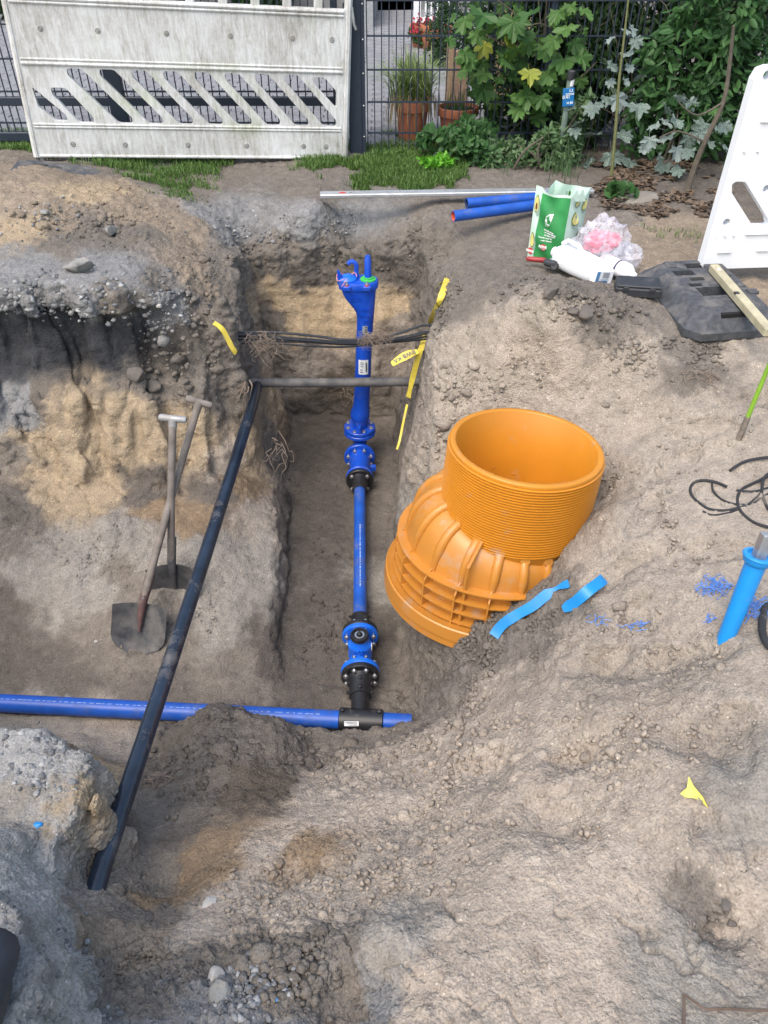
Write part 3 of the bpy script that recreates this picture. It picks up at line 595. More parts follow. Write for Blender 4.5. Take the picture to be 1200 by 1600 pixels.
for k, (xx, yy, w, h) in enumerate(((566, 560, .028, .004), (566, 563, .03, .0035), (566, 566, .022, .0035), (572.5, 567, .01, .06), (565, 571, .02, .0035), (565, 574.5, .026, .004))):
    p = on_front(xx, yy, .0035); MB().box(p, (w * .7, .001, h), ).build('print', M_ink, st)
rp = curved_label('rating_plate', 566.5, 574.5, 503, 515, simple('plate_grey', (.3, .33, .36), .5), hyd)
for yy in (505, 509, 512): MB().box(on_front(570.5, yy, .003), (.02, .001, .006)).build('print', M_ink, rp)
# foot flange pair
fz = px(561, 668, Y=HY).z
hx = px(562, 668, Y=HY).x
f1 = flange('flange', (hx, HY, fz), (0, 0, 1), .098, .026, M_epoxy, hyd); bolts((hx, HY, fz - .012), (0, 0, 1), .078, 8, hyd, length=.075)
f2 = flange('flange', (hx, HY, fz - .028), (0, 0, 1), .1, .024, M_epoxy, hyd)
MB().box((hx, HY - .07, fz + .03), (.018, .05, .05)).build('rib', M_epoxy, hyd)
# bend to the horizontal run
elb = [(hx, HY, fz - .02)]
EZ = AXZ; rad = .065
for k in range(7):
    a = math.pi / 2 * k / 6; elb.append((hx, HY - rad * (1 - math.cos(a)), EZ + rad * (1 - math.sin(a))))
e2 = on_run(716); elb.append((e2.x, e2.y + .02, EZ)); elb.append((e2.x, e2.y - .02, EZ))
MB().tube(elb, .044, 20).build('bend', M_epoxy, hyd)
f3 = flange('flange', on_run(714), run, .098, .024, M_epoxy, hyd); bolts(on_run(716), run, .077, 8, hyd, length=.07)
b = MB(); b.tube([on_run(716), on_run(722), on_run(735), on_run(746)], [.07, .066, .058, .056], 24); b.build('reducer', M_epoxy, hyd)
MB().box(on_run(727) + Vector((.075, 0, -.02)), (.05, .03, .03)).build('lug', M_epoxy, hyd)
f4 = flange('flange', on_run(745), run, .083, .02, M_epoxy, hyd)

# ---- blue service pipe with black flange collar at the far end
sp_ = empty('service_pipe', on_run(860), label='straight blue plastic water pipe along the trench floor between hydrant and valve', cat='pipe')
MB().tube([on_run(756), on_run(860), on_run(975)], .0335, 24).build('pipe', M_pe_blue, sp_)
flange('collar_flange', on_run(750.5), run, .083, .022, M_pe_black, sp_, bore=.03); bolts(on_run(750), run, .066, 4, sp_, length=.075)
b = MB(); b.tube([on_run(752), on_run(757), on_run(766), on_run(767)], [.06, .046, .046, .036], 22); b.build('sleeve', M_pe_black, sp_)
b = MB()
yq = 826
while yq < 925:
    stp = random.uniform(1.2, 5.5); p, q = on_run(yq), on_run(min(yq + stp, 925)); c = (p + q) / 2
    b.box((c.x + .002, c.y, AXZ + .0338), (.006, abs(q.y - p.y), .0008)); yq += stp + random.uniform(.8, 2.5)
b.build('printed_line', M_inkb, sp_)

# ---- gate valve
gv = empty('gate_valve', on_run(1025), label='blue gate valve with round black cap near the tee on the trench floor', cat='valve')
MB().tube([on_run(963), on_run(964), on_run(981), on_run(988)], [.040, .044, .046, .05], 22).build('sleeve', M_pe_black, gv)
for s in (-1, 1):
    for yy in (966, 976):
        p = on_run(yy); MB().lathe([(.007, 0), (.007, .012), (.004, .013)], 6, M=along(p + Vector((s * .044, 0, .012)), p + Vector((s * .1, 0, .02)))).build('stud', M_pe_black, gv)
flange('collar_flange', on_run(988), run, .086, .022, M_pe_black, gv)
flange('flange', on_run(994), run, .088, .024, M_valve, gv); bolts(on_run(993), run, .07, 8, gv, length=.085)
vc = on_run(1025)
MB().tube([on_run(994), on_run(1005), on_run(1018), on_run(1030), on_run(1042), on_run(1050)], [.046, .046, .05, .05, .042, .04], 22).build('body', M_valve, gv)
bz = px(563, 993, Y=vc.y).z
b = MB(); prof2 = []
for (z, rx, ry) in ((AXZ - .02, .055, .03), (AXZ + .03, .056, .035), (AXZ + .06, .055, .036), (AXZ + .075, .056, .044), (AXZ + .09, .056, .044), (AXZ + .10, .044, .038), (bz - .012, .040, .038)):
    prof2.append([(vc.x + rx * math.cos(2 * math.pi * k / 24), vc.y + ry * math.sin(2 * math.pi * k / 24), z) for k in range(24)])
b.loft(prof2).build('bonnet', M_valve, gv)
cap = MB().lathe([(.041, -.014), (.043, -.01), (.043, .006), (.039, .012), (.034, .012), (.031, .004), (.010, .004), (.010, .02), (.006, .022)], 26, M=Matrix.Translation((vc.x, vc.y, bz))).build('cap', M_pe_black, gv)
MB().lathe([(.022, .0045), (.022, .007), (.016, .007), (.016, .0045)], 20, M=Matrix.Translation((vc.x, vc.y, bz)), caps=(False, False)).build('ring', M_steel, cap)
text('size_mark', '80', .03, Matrix.Translation((vc.x + .0, vc.y - .0475, AXZ + .085)) @ FR, M_valve, gv, ext=.003)
MB().box((vc.x + .055, vc.y - .01, AXZ + .08), (.004, .02, .03)).build('tag', M_label, gv)
flange('flange', on_run(1049), run, .09, .024, M_valve, gv)
# ---- water main with tee
m0, m1 = px(-420, 1078, Z=AXZ), px(643, 1130, Z=AXZ)
wm = empty('water_main', px(562, 1126, Z=AXZ), label='blue plastic water main crossing the pit below the black tee', cat='pipe')
def on_main(x): p = px(x, 1100, Z=AXZ); t = (p.x - m0.x) / (m1.x - m0.x); return m0 + (m1 - m0) * t
MB().tube([m0, (m0 + m1) / 2, m1], .0405, 26).build('pipe', M_pe_blue, wm)
MB().tube([m1, m1 + (m1 - m0).normalized() * .001], .033, 20).build('pipe_end', M_pe_black, wm)
tc_ = on_main(565); mdir = (m1 - m0).normalized(); 
b = MB(); L_ = .097
b.tube([tc_ - mdir * L_, tc_ - mdir * (L_ - .004), tc_ + mdir * (L_ - .004), tc_ + mdir * L_], [.045, .053, .053, .045], 28); tee = b.build('tee', M_pe_black, wm)
for s in (-1, 1):
    MB().lathe([(.008, 0), (.008, .014), (.004, .016)], 8, M=along(tc_ + mdir * s * .08 + Vector((0, .01, .05)), tc_ + mdir * s * .08 + Vector((0, .01, .2)))).build('stud', M_pe_black, tee)
lb = MB().box((0, 0, 0), (.062, .02, .001), M=Matrix.Translation(tc_ + Vector((-.04, -.040, .036))) @ Matrix.Rotation(R(48), 4, 'X')).build('sticker', M_label, tee)
for k in range(3): MB().box((-.002 + .004 * k, .006 - .006 * k, .0008), (.05 - .006 * k, .0026, .0008), M=Matrix.Translation(tc_ + Vector((-.04, -.040, .036))) @ Matrix.Rotation(R(48), 4, 'X')).build('print', M_ink, lb)
tb = Vector((on_run(1100).x, tc_.y + .03, AXZ))
MB().tube([tb, on_run(1096), on_run(1090), on_run(1089), on_run(1068), on_run(1061)], [.041, .041, .042, .05, .052, .062], 24).build('branch', M_pe_black, wm)
flange('collar_flange', on_run(1056), run, .089, .024, M_pe_black, wm); bolts(on_run(1052), run, .071, 8, wm, length=.095)
for s in (-1, 1):
    for yy in (1072, 1086):
        p = on_run(yy); MB().lathe([(.008, 0), (.008, .014), (.004, .016)], 6, M=along(p + Vector((s * .046, 0, .015)), p + Vector((s * .1, 0, .025)))).build('stud', M_pe_black, wm)
for yy in (1070, 1084):
    p = on_run(yy); MB().lathe([(.009, 0), (.009, .012), (.005, .014)], 8, M=Matrix.Translation(p + Vector((0, 0, .048)))).build('stud', M_pe_black, wm)
b = MB()
for k in range(60):
    x0 = -60 + k * 9.5 + random.uniform(-2, 2)
    if 520 < x0 < 610: continue
    p = on_main(x0); b.box(p + Vector((0, -.005, .0402)), (.022 * random.uniform(.4, 1), .003, .0008))
b.build('printed_line', M_inkb, wm)

# ---- old lines crossing the excavation
bp0, bp1 = px(396, 628, Z=-.66), px(160, 1352, Z=-.62)
b = MB(); n_ = 14; pts = []
for k in range(n_ + 1):
    t = k / n_; p = bp0.lerp(bp1, t); p.z -= .018 * math.sin(math.pi * t); pts.append(p)
d_ = (bp0 - bp1).normalized(); pts = [bp0 + d_ * .25 + Vector((-.02, 0, -.03))] + pts + [bp1 - d_ * .12 + Vector((0, 0, -.012))]
b.tube(pts, .0295, 20); o = b.build('black_pipe', M_old_black); tag(o, 'long black plastic pipe slanting across the left of the pit to the front', 'pipe')
g0, g1 = px(372, 598, Y=3.88), px(662, 596, Y=3.92)
o = MB().tube([g0 + Vector((-.12, 0, 0)), g0, g0.lerp(g1, .5) + Vector((0, 0, -.004)), g1, g1 + Vector((.12, 0, 0))], .0265, 18).build('grey_pipe', M_grey_pipe); tag(o, 'dusty grey pipe running across the trench in front of the hydrant', 'pipe')
M_cable = simple('cable_black', (.022, .024, .03), .5, var=.3, dust=.35, dustcol=(.2, .18, .16))
for k, (pts, lab) in enumerate((([(350, 519), (395, 519), (440, 520), (500, 526), (540, 531), (600, 527), (660, 508)], 'uppermost black cable of the bundle crossing in front of the hydrant'),
                  ([(400, 524), (436, 528), (490, 532), (540, 536), (600, 533), (665, 520)], 'thick middle black cable of the bundle crossing in front of the hydrant'),
                  ([(400, 530), (436, 533), (490, 535), (545, 538), (600, 536), (665, 526)], 'thin black cable just under the middle one of the crossing bundle'),
                  ([(365, 536), (430, 537), (490, 541), (540, 542), (590, 537), (665, 530)], 'lowest sagging black cable of the bundle crossing the trench'))):
    w = [px(a, c, Y=3.80 + .02 * k) for a, c in pts]
    # smooth with Catmull-Rom
    sm = []
    for i in range(len(w) - 1):
        p0, p1, p2, p3 = w[max(i - 1, 0)], w[i], w[i + 1], w[min(i + 2, len(w) - 1)]
        for s in range(5):
            t = s / 5; sm.append(.5 * ((2 * p1) + (-p0 + p2) * t + (2 * p0 - 5 * p1 + 4 * p2 - p3) * t * t + (-p0 + 3 * p1 - 3 * p2 + p3) * t ** 3))
    sm.append(w[-1]); sm = [sm[0] + Vector((-.12, 0, .0))] + sm + [sm[-1] + Vector((.1, 0, .0))]
    o = MB().tube(sm, (.0075, .011, .006, .006)[k], 8).build('cable', M_cable); tag(o, lab, 'cable', 'cables crossing the trench')

# ================================================================ ORANGE MANHOLE BASE
M_or = simple('orange_plastic', (.53, .21, .018), .33, var=.06, scale=5, dust=.06, dustcol=(.36, .27, .19), bump=.02)
M_or_base = simple('orange_plastic_base', (.50, .208, .034), .36, var=.08, scale=6, dust=.25, dustcol=(.36, .29, .22), bump=.03)
rc = px(823, 694, Z=-.22)
MH_TILT = Matrix.Translation(rc) @ Matrix.Rotation(R(-4.5), 4, 'X') @ Matrix.Rotation(R(4.0), 4, 'Y')
mh = empty('manhole_base', (rc.x, rc.y, -1.06), label='large orange plastic manhole base with ribbed riser beside the trench', cat='manhole')
RO = .318 * depth(rc) / 3.17
prof = [(RO - .026, -.52), (RO - .026, -.004), (RO - .022, 0), (RO - .004, 0), (RO, -.004), (RO, -.016)]
z = -.016
while z > -.345:
    prof += [(RO - .001, z - .003), (RO + .007, z - .0055), (RO + .007, z - .0075), (RO - .001, z - .010)]; z -= .0125
prof += [(RO + .001, -.362), (RO - .006, -.37), (RO - .010, -.43), (RO - .012, -.52)]
riser = MB().lathe(prof, 96, M=MH_TILT, caps=(False, False)).build('riser', M_or, mh, angle=60)
# floor inside with a flow channel
b = MB(); b.lathe([(RO - .02, -.50), (.2, -.52), (.16, -.60), (.001, -.62)], 40, M=MH_TILT, caps=(False, False)); b.build('inner_floor', M_or, mh)
TH0 = R(168)
def body_r(th, h):
    """outer radius of the base at angle th and height h below the rim"""
    w = (.5 + .5 * math.cos(th - TH0)) ** 1.7
    top = -.41 + .155 * w; bul = .035 + .125 * w; bot = -.72
    t = min(1, max(0, (top - h) / (top - bot) / (.35 + .3 * w)))
    return RO - .02 + bul * math.sqrt(max(0, 1 - (1 - t) ** 2)), top
nT, nH = 96, 26
rings = []
for k in range(nH + 1):
    ring = []
    for i in range(nT):
        th = 2 * math.pi * i / nT; _, top = body_r(th, -.5); s_ = (k / nH) ** 1.6; h = top + (-.72 - top) * s_; r_, _ = body_r(th, h); ring.append((r_ * math.cos(th), r_ * math.sin(th), h))
    rings.append(ring)
MB().loft(rings, (False, True), M=MH_TILT).build('body', M_or_base, mh, angle=60)
# tubular ribs running down the dome
nR = 19
for i in range(nR):
    th = 2 * math.pi * (i + .35) / nR; w = (.5 + .5 * math.cos(th - TH0)) ** 1.3; _, top = body_r(th, -.5); path = []
    for k in range(15):
        s_ = (k / 14) ** 1.6; h = top + .012 * (1 - k / 14) + (-.71 - top) * s_; r_, _ = body_r(th, h); path.append((r_ * math.cos(th), r_ * math.sin(th), h))
    path = [Vector(((RO + .004) * math.cos(th), (RO + .004) * math.sin(th), path[0][2] + .006))] + [Vector(p) for p in path]
    rad = [.021] * 8 + [.018, .014, .011, .009, .008, .008, .008, .008]
    MB().tube(path, rad, 10, M=MH_TILT).build('rib', M_or_base, mh, angle=60)
# thin hoops round the lower half: fins standing on the wall
for h in (-.50, -.56, -.62, -.675):
    b = MB(); rr = []
    for (dr, dz) in ((-.01, .004), (.042, .003), (.042, -.003), (-.01, -.004)):
        rr.append([((body_r(2 * math.pi * i / nT, h)[0] + dr) * math.cos(2 * math.pi * i / nT), (body_r(2 * math.pi * i / nT, h)[0] + dr) * math.sin(2 * math.pi * i / nT), h + dz) for i in range(nT)])
    b.loft(rr, (False, False), M=MH_TILT); b.build('hoop', M_or_base, mh, angle=30)
for i in range(nR):
    for j in (0,):
        th = 2 * math.pi * (i + .35) / nR; b = MB(); zs = (-.47, -.53, -.62, -.715)
        inn = [(body_r(th, h)[0] - .01, h) for h in zs]; outr = [(body_r(th, h)[0] + (.042 if h < -.49 else .006), h) for h in zs]
        pl = inn + outr[::-1]; t_ = Vector((-math.sin(th), math.cos(th), 0)) * .0035; er = Vector((math.cos(th), math.sin(th), 0))
        b.loft([[er * r_ + Vector((0, 0, h)) - t_ for r_, h in pl], [er * r_ + Vector((0, 0, h)) + t_ for r_, h in pl]], M=MH_TILT); b.build('fin', M_or_base, mh, smooth=False)
# foot ring
rr = []
for (dr, h) in ((-.02, -.69), (.06, -.69), (.072, -.685), (.078, -.69), (.082, -.745), (.074, -.747), (.078, -.785), (.066, -.79), (-.02, -.79)):
    rr.append([((body_r(2 * math.pi * i / nT, -.715)[0] + dr) * math.cos(2 * math.pi * i / nT), (body_r(2 * math.pi * i / nT, -.715)[0] + dr) * math.sin(2 * math.pi * i / nT), h) for i in range(nT)])
MB().loft(rr, (True, True), M=MH_TILT).build('foot_ring', M_or_base, mh, angle=35)
# lifting lug with an eye
th = R(238); er = Vector((math.cos(th), math.sin(th), 0)); tt = Vector((-math.sin(th), math.cos(th), 0)); r0, top = body_r(th, -.48); b = MB()
lp = [er * (RO + .0) + Vector((0, 0, top + .02)), er * (r0 - .03) + Vector((0, 0, top - .012)), er * (r0 + .028) + Vector((0, 0, top - .05)), er * (r0 + .034) + Vector((0, 0, top - .12)), er * (r0 + .024) + Vector((0, 0, top - .2)), er * (r0 + .03) + Vector((0, 0, top - .4))]
b.tube(lp, .008, 8, M=MH_TILT); b.build('lifting_lug', M_or_base, mh)

# ================================================================ BARRIERS AND RUBBER FEET
def barrier_white(name, grime):
    m, N, L, B = new_mat(name); B.inputs['Roughness'].default_value = .45; B.inputs['Specular IOR Level'].default_value = .4
    v = stretch(N, L, (13, 13, 2.2)); n = noise_node(N, L, 3.2, 9, .8, vec=v, dist=.6); n2 = noise_node(N, L, 3, 3, .5); n3 = noise_node(N, L, 45, 5, .8)
    ad = N.new('ShaderNodeMath'); ad.operation = 'MULTIPLY_ADD'; ad.inputs[1].default_value = .55; L.new(n2.outputs['Fac'], ad.inputs[0]); L.new(n.outputs['Fac'], ad.inputs[2])
    ad2 = N.new('ShaderNodeMath'); ad2.operation = 'MULTIPLY_ADD'; ad2.inputs[1].default_value = .28; L.new(n3.outputs['Fac'], ad2.inputs[0]); L.new(ad.outputs[0], ad2.inputs[2])
    w = (.80, .81, .82)
    if grime: st = [(.22, (.30, .29, .265)), (.36, (.44, .43, .40)), (.50, (.55, .55, .535)), (.66, (.66, .67, .67)), (.85, (.76, .77, .78))]
    else: st = [(.1, (.66, .66, .65)), (.34, (.80, .81, .83)), (.8, (.82, .83, .85))]
    ma = N.new('ShaderNodeMapRange'); ma.inputs[1].default_value = .55; ma.inputs[2].default_value = 1.25; L.new(ad2.outputs[0], ma.inputs[0])
    r = ramp(N, st); L.new(ma.outputs[0], r.inputs['Fac']); out = r.outputs[0]
    if grime:
        g2 = noise_node(N, L, 2.6, 5, .6); gr = ramp(N, [(.54, (0, 0, 0)), (.72, (.55, .55, .55))]); L.new(g2.outputs['Fac'], gr.inputs['Fac'])
        mx = N.new('ShaderNodeMixRGB'); mx.blend_type = 'MULTIPLY'; mx.inputs[2].default_value = (.62, .72, .42, 1); L.new(gr.outputs[0], mx.inputs[0]); L.new(out, mx.inputs[1]); out = mx.outputs[0]
    L.new(out, B.inputs['Base Color']); return m
M_bar_old = barrier_white('grimy_white_plastic', True); M_bar_new = barrier_white('white_plastic', False)
M_galv = simple('galvanised_steel', (.36, .38, .40), .45, metal=.7, var=.2, scale=25)
M_rivet = simple('dull_rivet', (.3, .29, .27), .6, var=.2)
M_rubber = simple('recycled_rubber', (.055, .059, .068), .75, var=.35, scale=40, dust=.5, dustcol=(.22, .2, .18), bump=.35, bscale=90)

def slot(x0, x1, y0, y1, w, r=.018):
    """rounded slanting slot: bottom edge starts at x1 (y0), top edge at x0 (y1), w wide"""
    return rounded([(x1, y0), (x1 + w, y0), (x1 + w, y0 + .036), (x0 + w, y1), (x0, y1), (x0, y1 - .036)], r)
def rounded(cs, r):
    out = []; n = len(cs)
    for i in range(n):
        p, c, q = [Vector((*cs[j % n], 0)) for j in (i - 1, i, i + 1)]; a = (p - c).normalized(); b = (q - c).normalized(); rr = min(r, (p - c).length * .45, (q - c).length * .45)
        for k in range(4):
            t = k / 3; out.append(((c + a * rr) * (1 - t) ** 2 + c * 2 * t * (1 - t) + (c + b * rr) * t * t).to_tuple()[:2])
    return out
def circle(cx, cy, r, n=14): return [(cx + r * math.cos(2 * math.pi * k / n), cy + r * math.sin(2 * math.pi * k / n)) for k in range(n)]

# ---- grimy barrier at the fence
BL, BR = px(58, 246, Y=5.40), px(541, 249, Y=5.85); W_ = (BR - BL).length
TLp = px(18, 30, Y=5.42); up = (TLp - BL).normalized()
MBar = frame(BL, BR - BL, up); MBar_inv_origin = BL
bar = empty('construction_barrier', (BL + BR) / 2, label='long grimy white plastic barrier with slanted slots standing before the fence', cat='barrier')
H0, H1 = 0.0, .905
sl = [slot(.28 + .195 * k, .28 + .195 * k + .27, .212, .525, .088) for k in range(8)]
sl.append(slot(.165, .305, .212, .415, .09))
sl.append(rounded([(.055, .415), (.07, .305), (.165, .222), (.232, .222), (.232, .255), (.075, .40)], .012))
sl.append(rounded([(1.84, .515), (1.912, .515), (2.0, .43), (2.0, .33), (1.84, .48)], .016))
panel = plate([(0, 0), (W_ - .03, 0), (W_ - .03, H1), (0, H1)], sl, .045, M=MBar).build('panel', M_bar_old, bar, smooth=False)
bv = panel.modifiers.new('bevel', 'BEVEL'); bv.width = .007; bv.segments = 2; bv.limit_method = 'ANGLE'; bv.angle_limit = R(50)
for (h, t) in ((.01, .016), (.186, .012), (.202, .012), (.548, .018), (.572, .010), (.868, .016), (.89, .02)):
    MB().tube([MBar @ Vector((.02, .0, h)), MBar @ Vector((W_ - .045, .0, h))], t * .62, 8).build('moulded_ridge', M_bar_old, bar)
for k in range(6):
    u = (.11, .44, .85, 1.245, 1.64, 1.90)[k]
    for (uu, h) in ((u + .06, .735), (u + .13 if k < 5 else 1.93, .085)):
        MB().lathe([(.017, -.004), (.017, .0), (.012, .002), (.010, -.003), (.007, -.003), (.007, .002), (.003, .003)], 14, M=MBar @ Matrix.Translation((uu, -.002, h)) @ Matrix.Rotation(R(90), 4, 'X')).build('rivet', M_rivet, bar)
for k in range(11):      # upright pickets and the hand rail above the panel
    u = .07 + k * .2
    if u < W_ - .06: MB().bevbox((0, 0, 0), (.055, .038, .17), .006, M=MBar @ Matrix.Translation((u, .022, H1 + .08))).build('picket', M_bar_old, bar)
MB().bevbox((0, 0, 0), (W_ - .03, .045, .05), .012, M=MBar @ Matrix.Translation((W_ / 2 - .015, .022, H1 + .185))).build('hand_rail', M_bar_old, bar)
MB().bevbox((0, 0, 0), (.05, .055, 1.12), .016, M=MBar @ Matrix.Translation((W_ - .012, .022, .545))).build('upright', M_bar_old, bar)
MB().bevbox((0, 0, 0), (.045, .055, 1.12), .016, M=MBar @ Matrix.Translation((-.0, .022, .545))).build('upright', M_bar_old, bar)
for u in (.03, W_ - .025): MB().tube([MBar @ Vector((u, .022, .02)), MBar @ Vector((u, .022, -.16))], .019, 12).build('leg', M_galv, bar)
MB().tube([MBar @ Vector((W_ + .005, -.02, .92)), MBar @ Vector((W_ + .02, -.03, .83)), MBar @ Vector((W_ + .035, -.03, .80))], .009, 6).build('hook', M_galv, bar)

# ---- clean barrier on the right
R0 = px(1094, 421, Y=3.66); R1 = px(1196, 104, Y=3.66)
MB2 = frame(R0, (1, .10, -.01), R1 - R0); hR = (R1 - R0).length; WR = 1.3
b2 = empty('construction_barrier', R0, label='clean white plastic barrier cut off by the right edge, above the rubber foot', cat='barrier')
def pr(x, y): q = px(x, y, Y=3.66 + .0); l = MB2.inverted() @ q; return (l.x, l.z)
s1 = rounded([pr(1180, 357), pr(1144, 302), pr(1144, 288), pr(1151, 284), pr(1166, 285), pr(1204, 345), pr(1206, 357)], .008)
w0 = s1[0][0]
more = [[(x + .21 * k, y) for x, y in s1] for k in range(1, 5)]
holes = [s1] + more + [circle(*pr(1136, 348), .017), circle(*pr(1201, 297), .017), circle(pr(1136, 348)[0] + .42, pr(1136, 348)[1], .017)]
ho = circle(*pr(1200, 118), .02); holes.append(ho)
c_ = .05
panel2 = plate([(0, .02), (.02, 0), (WR, 0), (WR, hR), (c_, hR), (.015, hR - .012), (0, hR - .05)], holes, .05, M=MB2).build('panel', M_bar_new, b2, smooth=False)
bv = panel2.modifiers.new('bevel', 'BEVEL'); bv.width = .008; bv.segments = 2; bv.limit_method = 'ANGLE'; bv.angle_limit = R(50)
for (x, y, w, h) in ((1133, 394, .07, .016), (1196, 393, .06, .02), (1134, 369, .012, .006), (1148, 369, .012, .006), (1190, 368, .14, .008), (1196, 190, .04, .012), (1163, 237, .012, .007), (1185, 237, .012, .007)):
    u, v = pr(x, y); MB().bevbox((0, 0, 0), (w, .012, h), .003, M=MB2 @ Matrix.Translation((u, -.003, v))).build('moulded_ridge', M_bar_new, b2)
MB().tube([MB2 @ Vector((.06, .025, .05)), MB2 @ Vector((.06, .025, -.10))], .02, 12).build('leg', M_galv, b2)

# ---- rubber feet: chamfered slab with sunk pockets; the grip hole's shade is a black block
def rubber_foot(name, M, Lx, Ly, Hh, pockets, notch, label):
    root = empty(name, M.translation, label=label, cat='barrier foot')
    ch = .07
    def oct_(s): 
        a, b_ = Lx / 2 - s, Ly / 2 - s; c = .06
        pts = [(-a + c, -b_), (a - c, -b_), (a, -b_ + c), (a, b_ - c), (a - c, b_), (-a + c, b_), (-a, b_ - c)]
        if notch: pts += [(-a, .05), (-a + .09, .035), (-a + .09, -.035), (-a, -.05)]
        return pts + [(-a, -b_ + c)]
    # top face with pockets
    bm = bmesh.new(); ed = []; top = oct_(ch)
    for loop in [top] + pockets:
        vs_ = [bm.verts.new((p[0], p[1], Hh)) for p in loop]; ed += [bm.edges.new((vs_[i], vs_[(i + 1) % len(vs_)])) for i in range(len(vs_))]
    bmesh.ops.triangle_fill(bm, edges=ed, use_beauty=True); bm.verts.index_update(); mb = MB()
    mb.add([M @ v.co for v in bm.verts], [[v.index for v in f.verts] for f in bm.faces]); bm.free()
    mb.loft([[(*p, 0) for p in oct_(0)], [(*p, .035) for p in oct_(0)], [(*p, .045) for p in oct_(.012)], [(*p, Hh - .01) for p in oct_(ch - .012)], [(*p, Hh) for p in top]], (True, False), M=M)
    for pk_ in pockets: mb.loft([[(*p, Hh) for p in pk_], [(*p, Hh - .055) for p in pk_]], (False, True), M=M)
    mb.build('slab', M_rubber, root, smooth=False); return root
def rect(cx, cy, w, h): return [(cx - w / 2, cy - h / 2), (cx + w / 2, cy - h / 2), (cx + w / 2, cy + h / 2), (cx - w / 2, cy + h / 2)]
# right foot: long axis runs away from the camera, its near end hangs over the bank
fa, fb = px(1118, 512, Z=.10), px(1060, 425, Z=.10); fd = (fb - fa); fl = .80
fc = px(1101, 470, Z=.02); yaw = math.atan2(1.0, -.11)
MF = Matrix.Translation((fc.x, fc.y, .0)) @ Matrix.Rotation(R(98), 4, 'Z')
pk = [rect(-.07, .0, .085, .17), rect(.13, .07, .05, .10), rect(.06, .035, .035, .07), rect(.0, .07, .03, .06), rect(.2, -.02, .05, .1)]
foot_r = rubber_foot('barrier_foot', MF @ Matrix.Rotation(R(-2), 4, 'Y'), .66, .46, .105, pk, False, 'dark recycled rubber barrier foot with openings beside the clean white barrier')
b = MB(); b.bevbox((-.225, .0, .075), (.05, .16, .07), .004, M=MF @ Matrix.Rotation(R(-2), 4, 'Y'))
hd = MB(); hd.box((-.262, -.0, .083), (.045, .15, .035), M=MF @ Matrix.Rotation(R(-2), 4, 'Y') @ Matrix.Rotation(0, 4, 'Y')); hd.build('grip_shade', simple('grip_shade_black', (.008, .008, .009), .9), foot_r, smooth=False)  # solid black block stands in for the shade inside a grip hole
for (x, y, w, h) in ((.16, -.09, .06, .07), (.09, -.10, .05, .09), (.22, .1, .06, .05), (-.01, -.13, .08, .05), (-.1, -.16, .04, .05)):
    MB().bevbox((x, y, .105), (w, h, .016), .004, M=MF @ Matrix.Rotation(R(-2), 4, 'Y')).build('tread_block', M_rubber, foot_r, smooth=False)
# left foot, half buried in the heap
lc = px(85, 268, Z=.14)
ML = Matrix.Translation((lc.x, lc.y, .045)) @ Matrix.Rotation(R(8), 4, 'Z') @ Matrix.Rotation(R(9), 4, 'Y')
rubber_foot('barrier_foot', ML, .62, .40, .11, [rect(-.14, -.03, .07, .03), rect(-.05, -.06, .06, .03), rect(-.1, .05, .08, .035), rect(.0, .03, .06, .03), rect(-.17, -.1, .06, .025)], False, 'half buried dark rubber foot under the left leg of the grimy barrier')
# wooden batten leaning across the right foot
M_batten = simple('pale_batten', (.42, .38, .26), .6, var=.2, scale=12, dust=.2, dustcol=(.3, .27, .22), bump=.1)
w0_, w1_ = px(1117, 421, Z=.13), px(1196, 513, Z=.12)
bt = empty('batten', w0_, label='pale yellowish squared timber batten lying over the rubber foot', cat='batten')
Lb = (w1_ - w0_).length + .06; Mb = frame(w0_, w1_ - w0_, (0, 0, 1))
MB().bevbox((Lb / 2 - .02, 0, 0), (Lb, .042, .036), .003, M=Mb).build('bar', M_batten, bt, smooth=False)
MB().box((.04, -.0, .019), (.022, .012, .003), M=Mb).build('mark', M_label, bt); MB().box((Lb * .45, -.012, .017), (.02, .02, .008), M=Mb).build('notch', M_ink, bt)

# ================================================================ THINGS LYING ABOUT
def g3(x, y, lift=0.0):
    """point on the excavated ground seen at photo pixel (x, y)"""
    p = Vector(g3v(np.array([float(x)]), np.array([float(y)]))[0]); p.z += lift; return p
def smooth_path(w, n=6):
    out = []
    for i in range(len(w) - 1):
        p0, p1, p2, p3 = w[max(i - 1, 0)], w[i], w[i + 1], w[min(i + 2, len(w) - 1)]
        for s in range(n):
            t = s / n; out.append(.5 * ((2 * p1) + (-p0 + p2) * t + (2 * p0 - 5 * p1 + 4 * p2 - p3) * t * t + (-p0 + 3 * p1 - 3 * p2 + p3) * t ** 3))
    return out + [w[-1]]

# ---- aluminium straightedge on the far edge
M_alu = simple('brushed_aluminium', (.52, .54, .56), .4, metal=.6, var=.12, dust=.2, dustcol=(.3, .27, .24))
s0, s1_ = px(500, 310, Z=.03), px(928, 303, Z=.03); Ms = frame(s0, s1_ - s0, (0, 0, 1)); Ls = (s1_ - s0).length
se = empty('straightedge', s0, label='long flat silver aluminium straightedge lying along the far trench edge', cat='straightedge')
MB().bevbox((Ls / 2, .03, .012), (Ls, .075, .022), .004, M=Ms).build('bar', M_alu, se, smooth=False)
MB().box((Ls / 2, -.004, .012), (Ls - .004, .004, .010), M=Ms).build('groove', M_ink, se)
MB().lathe([(.022, 0), (.022, .001)], 14, M=Ms @ Matrix.Translation((.14, .03, .0235)) @ Matrix.Scale(.6, 4, (0, 1, 0))).build('emblem', M_red, se)
MB().box((.19, .03, .0237), (.016, .006, .001), M=Ms).build('mark', M_ink, se)
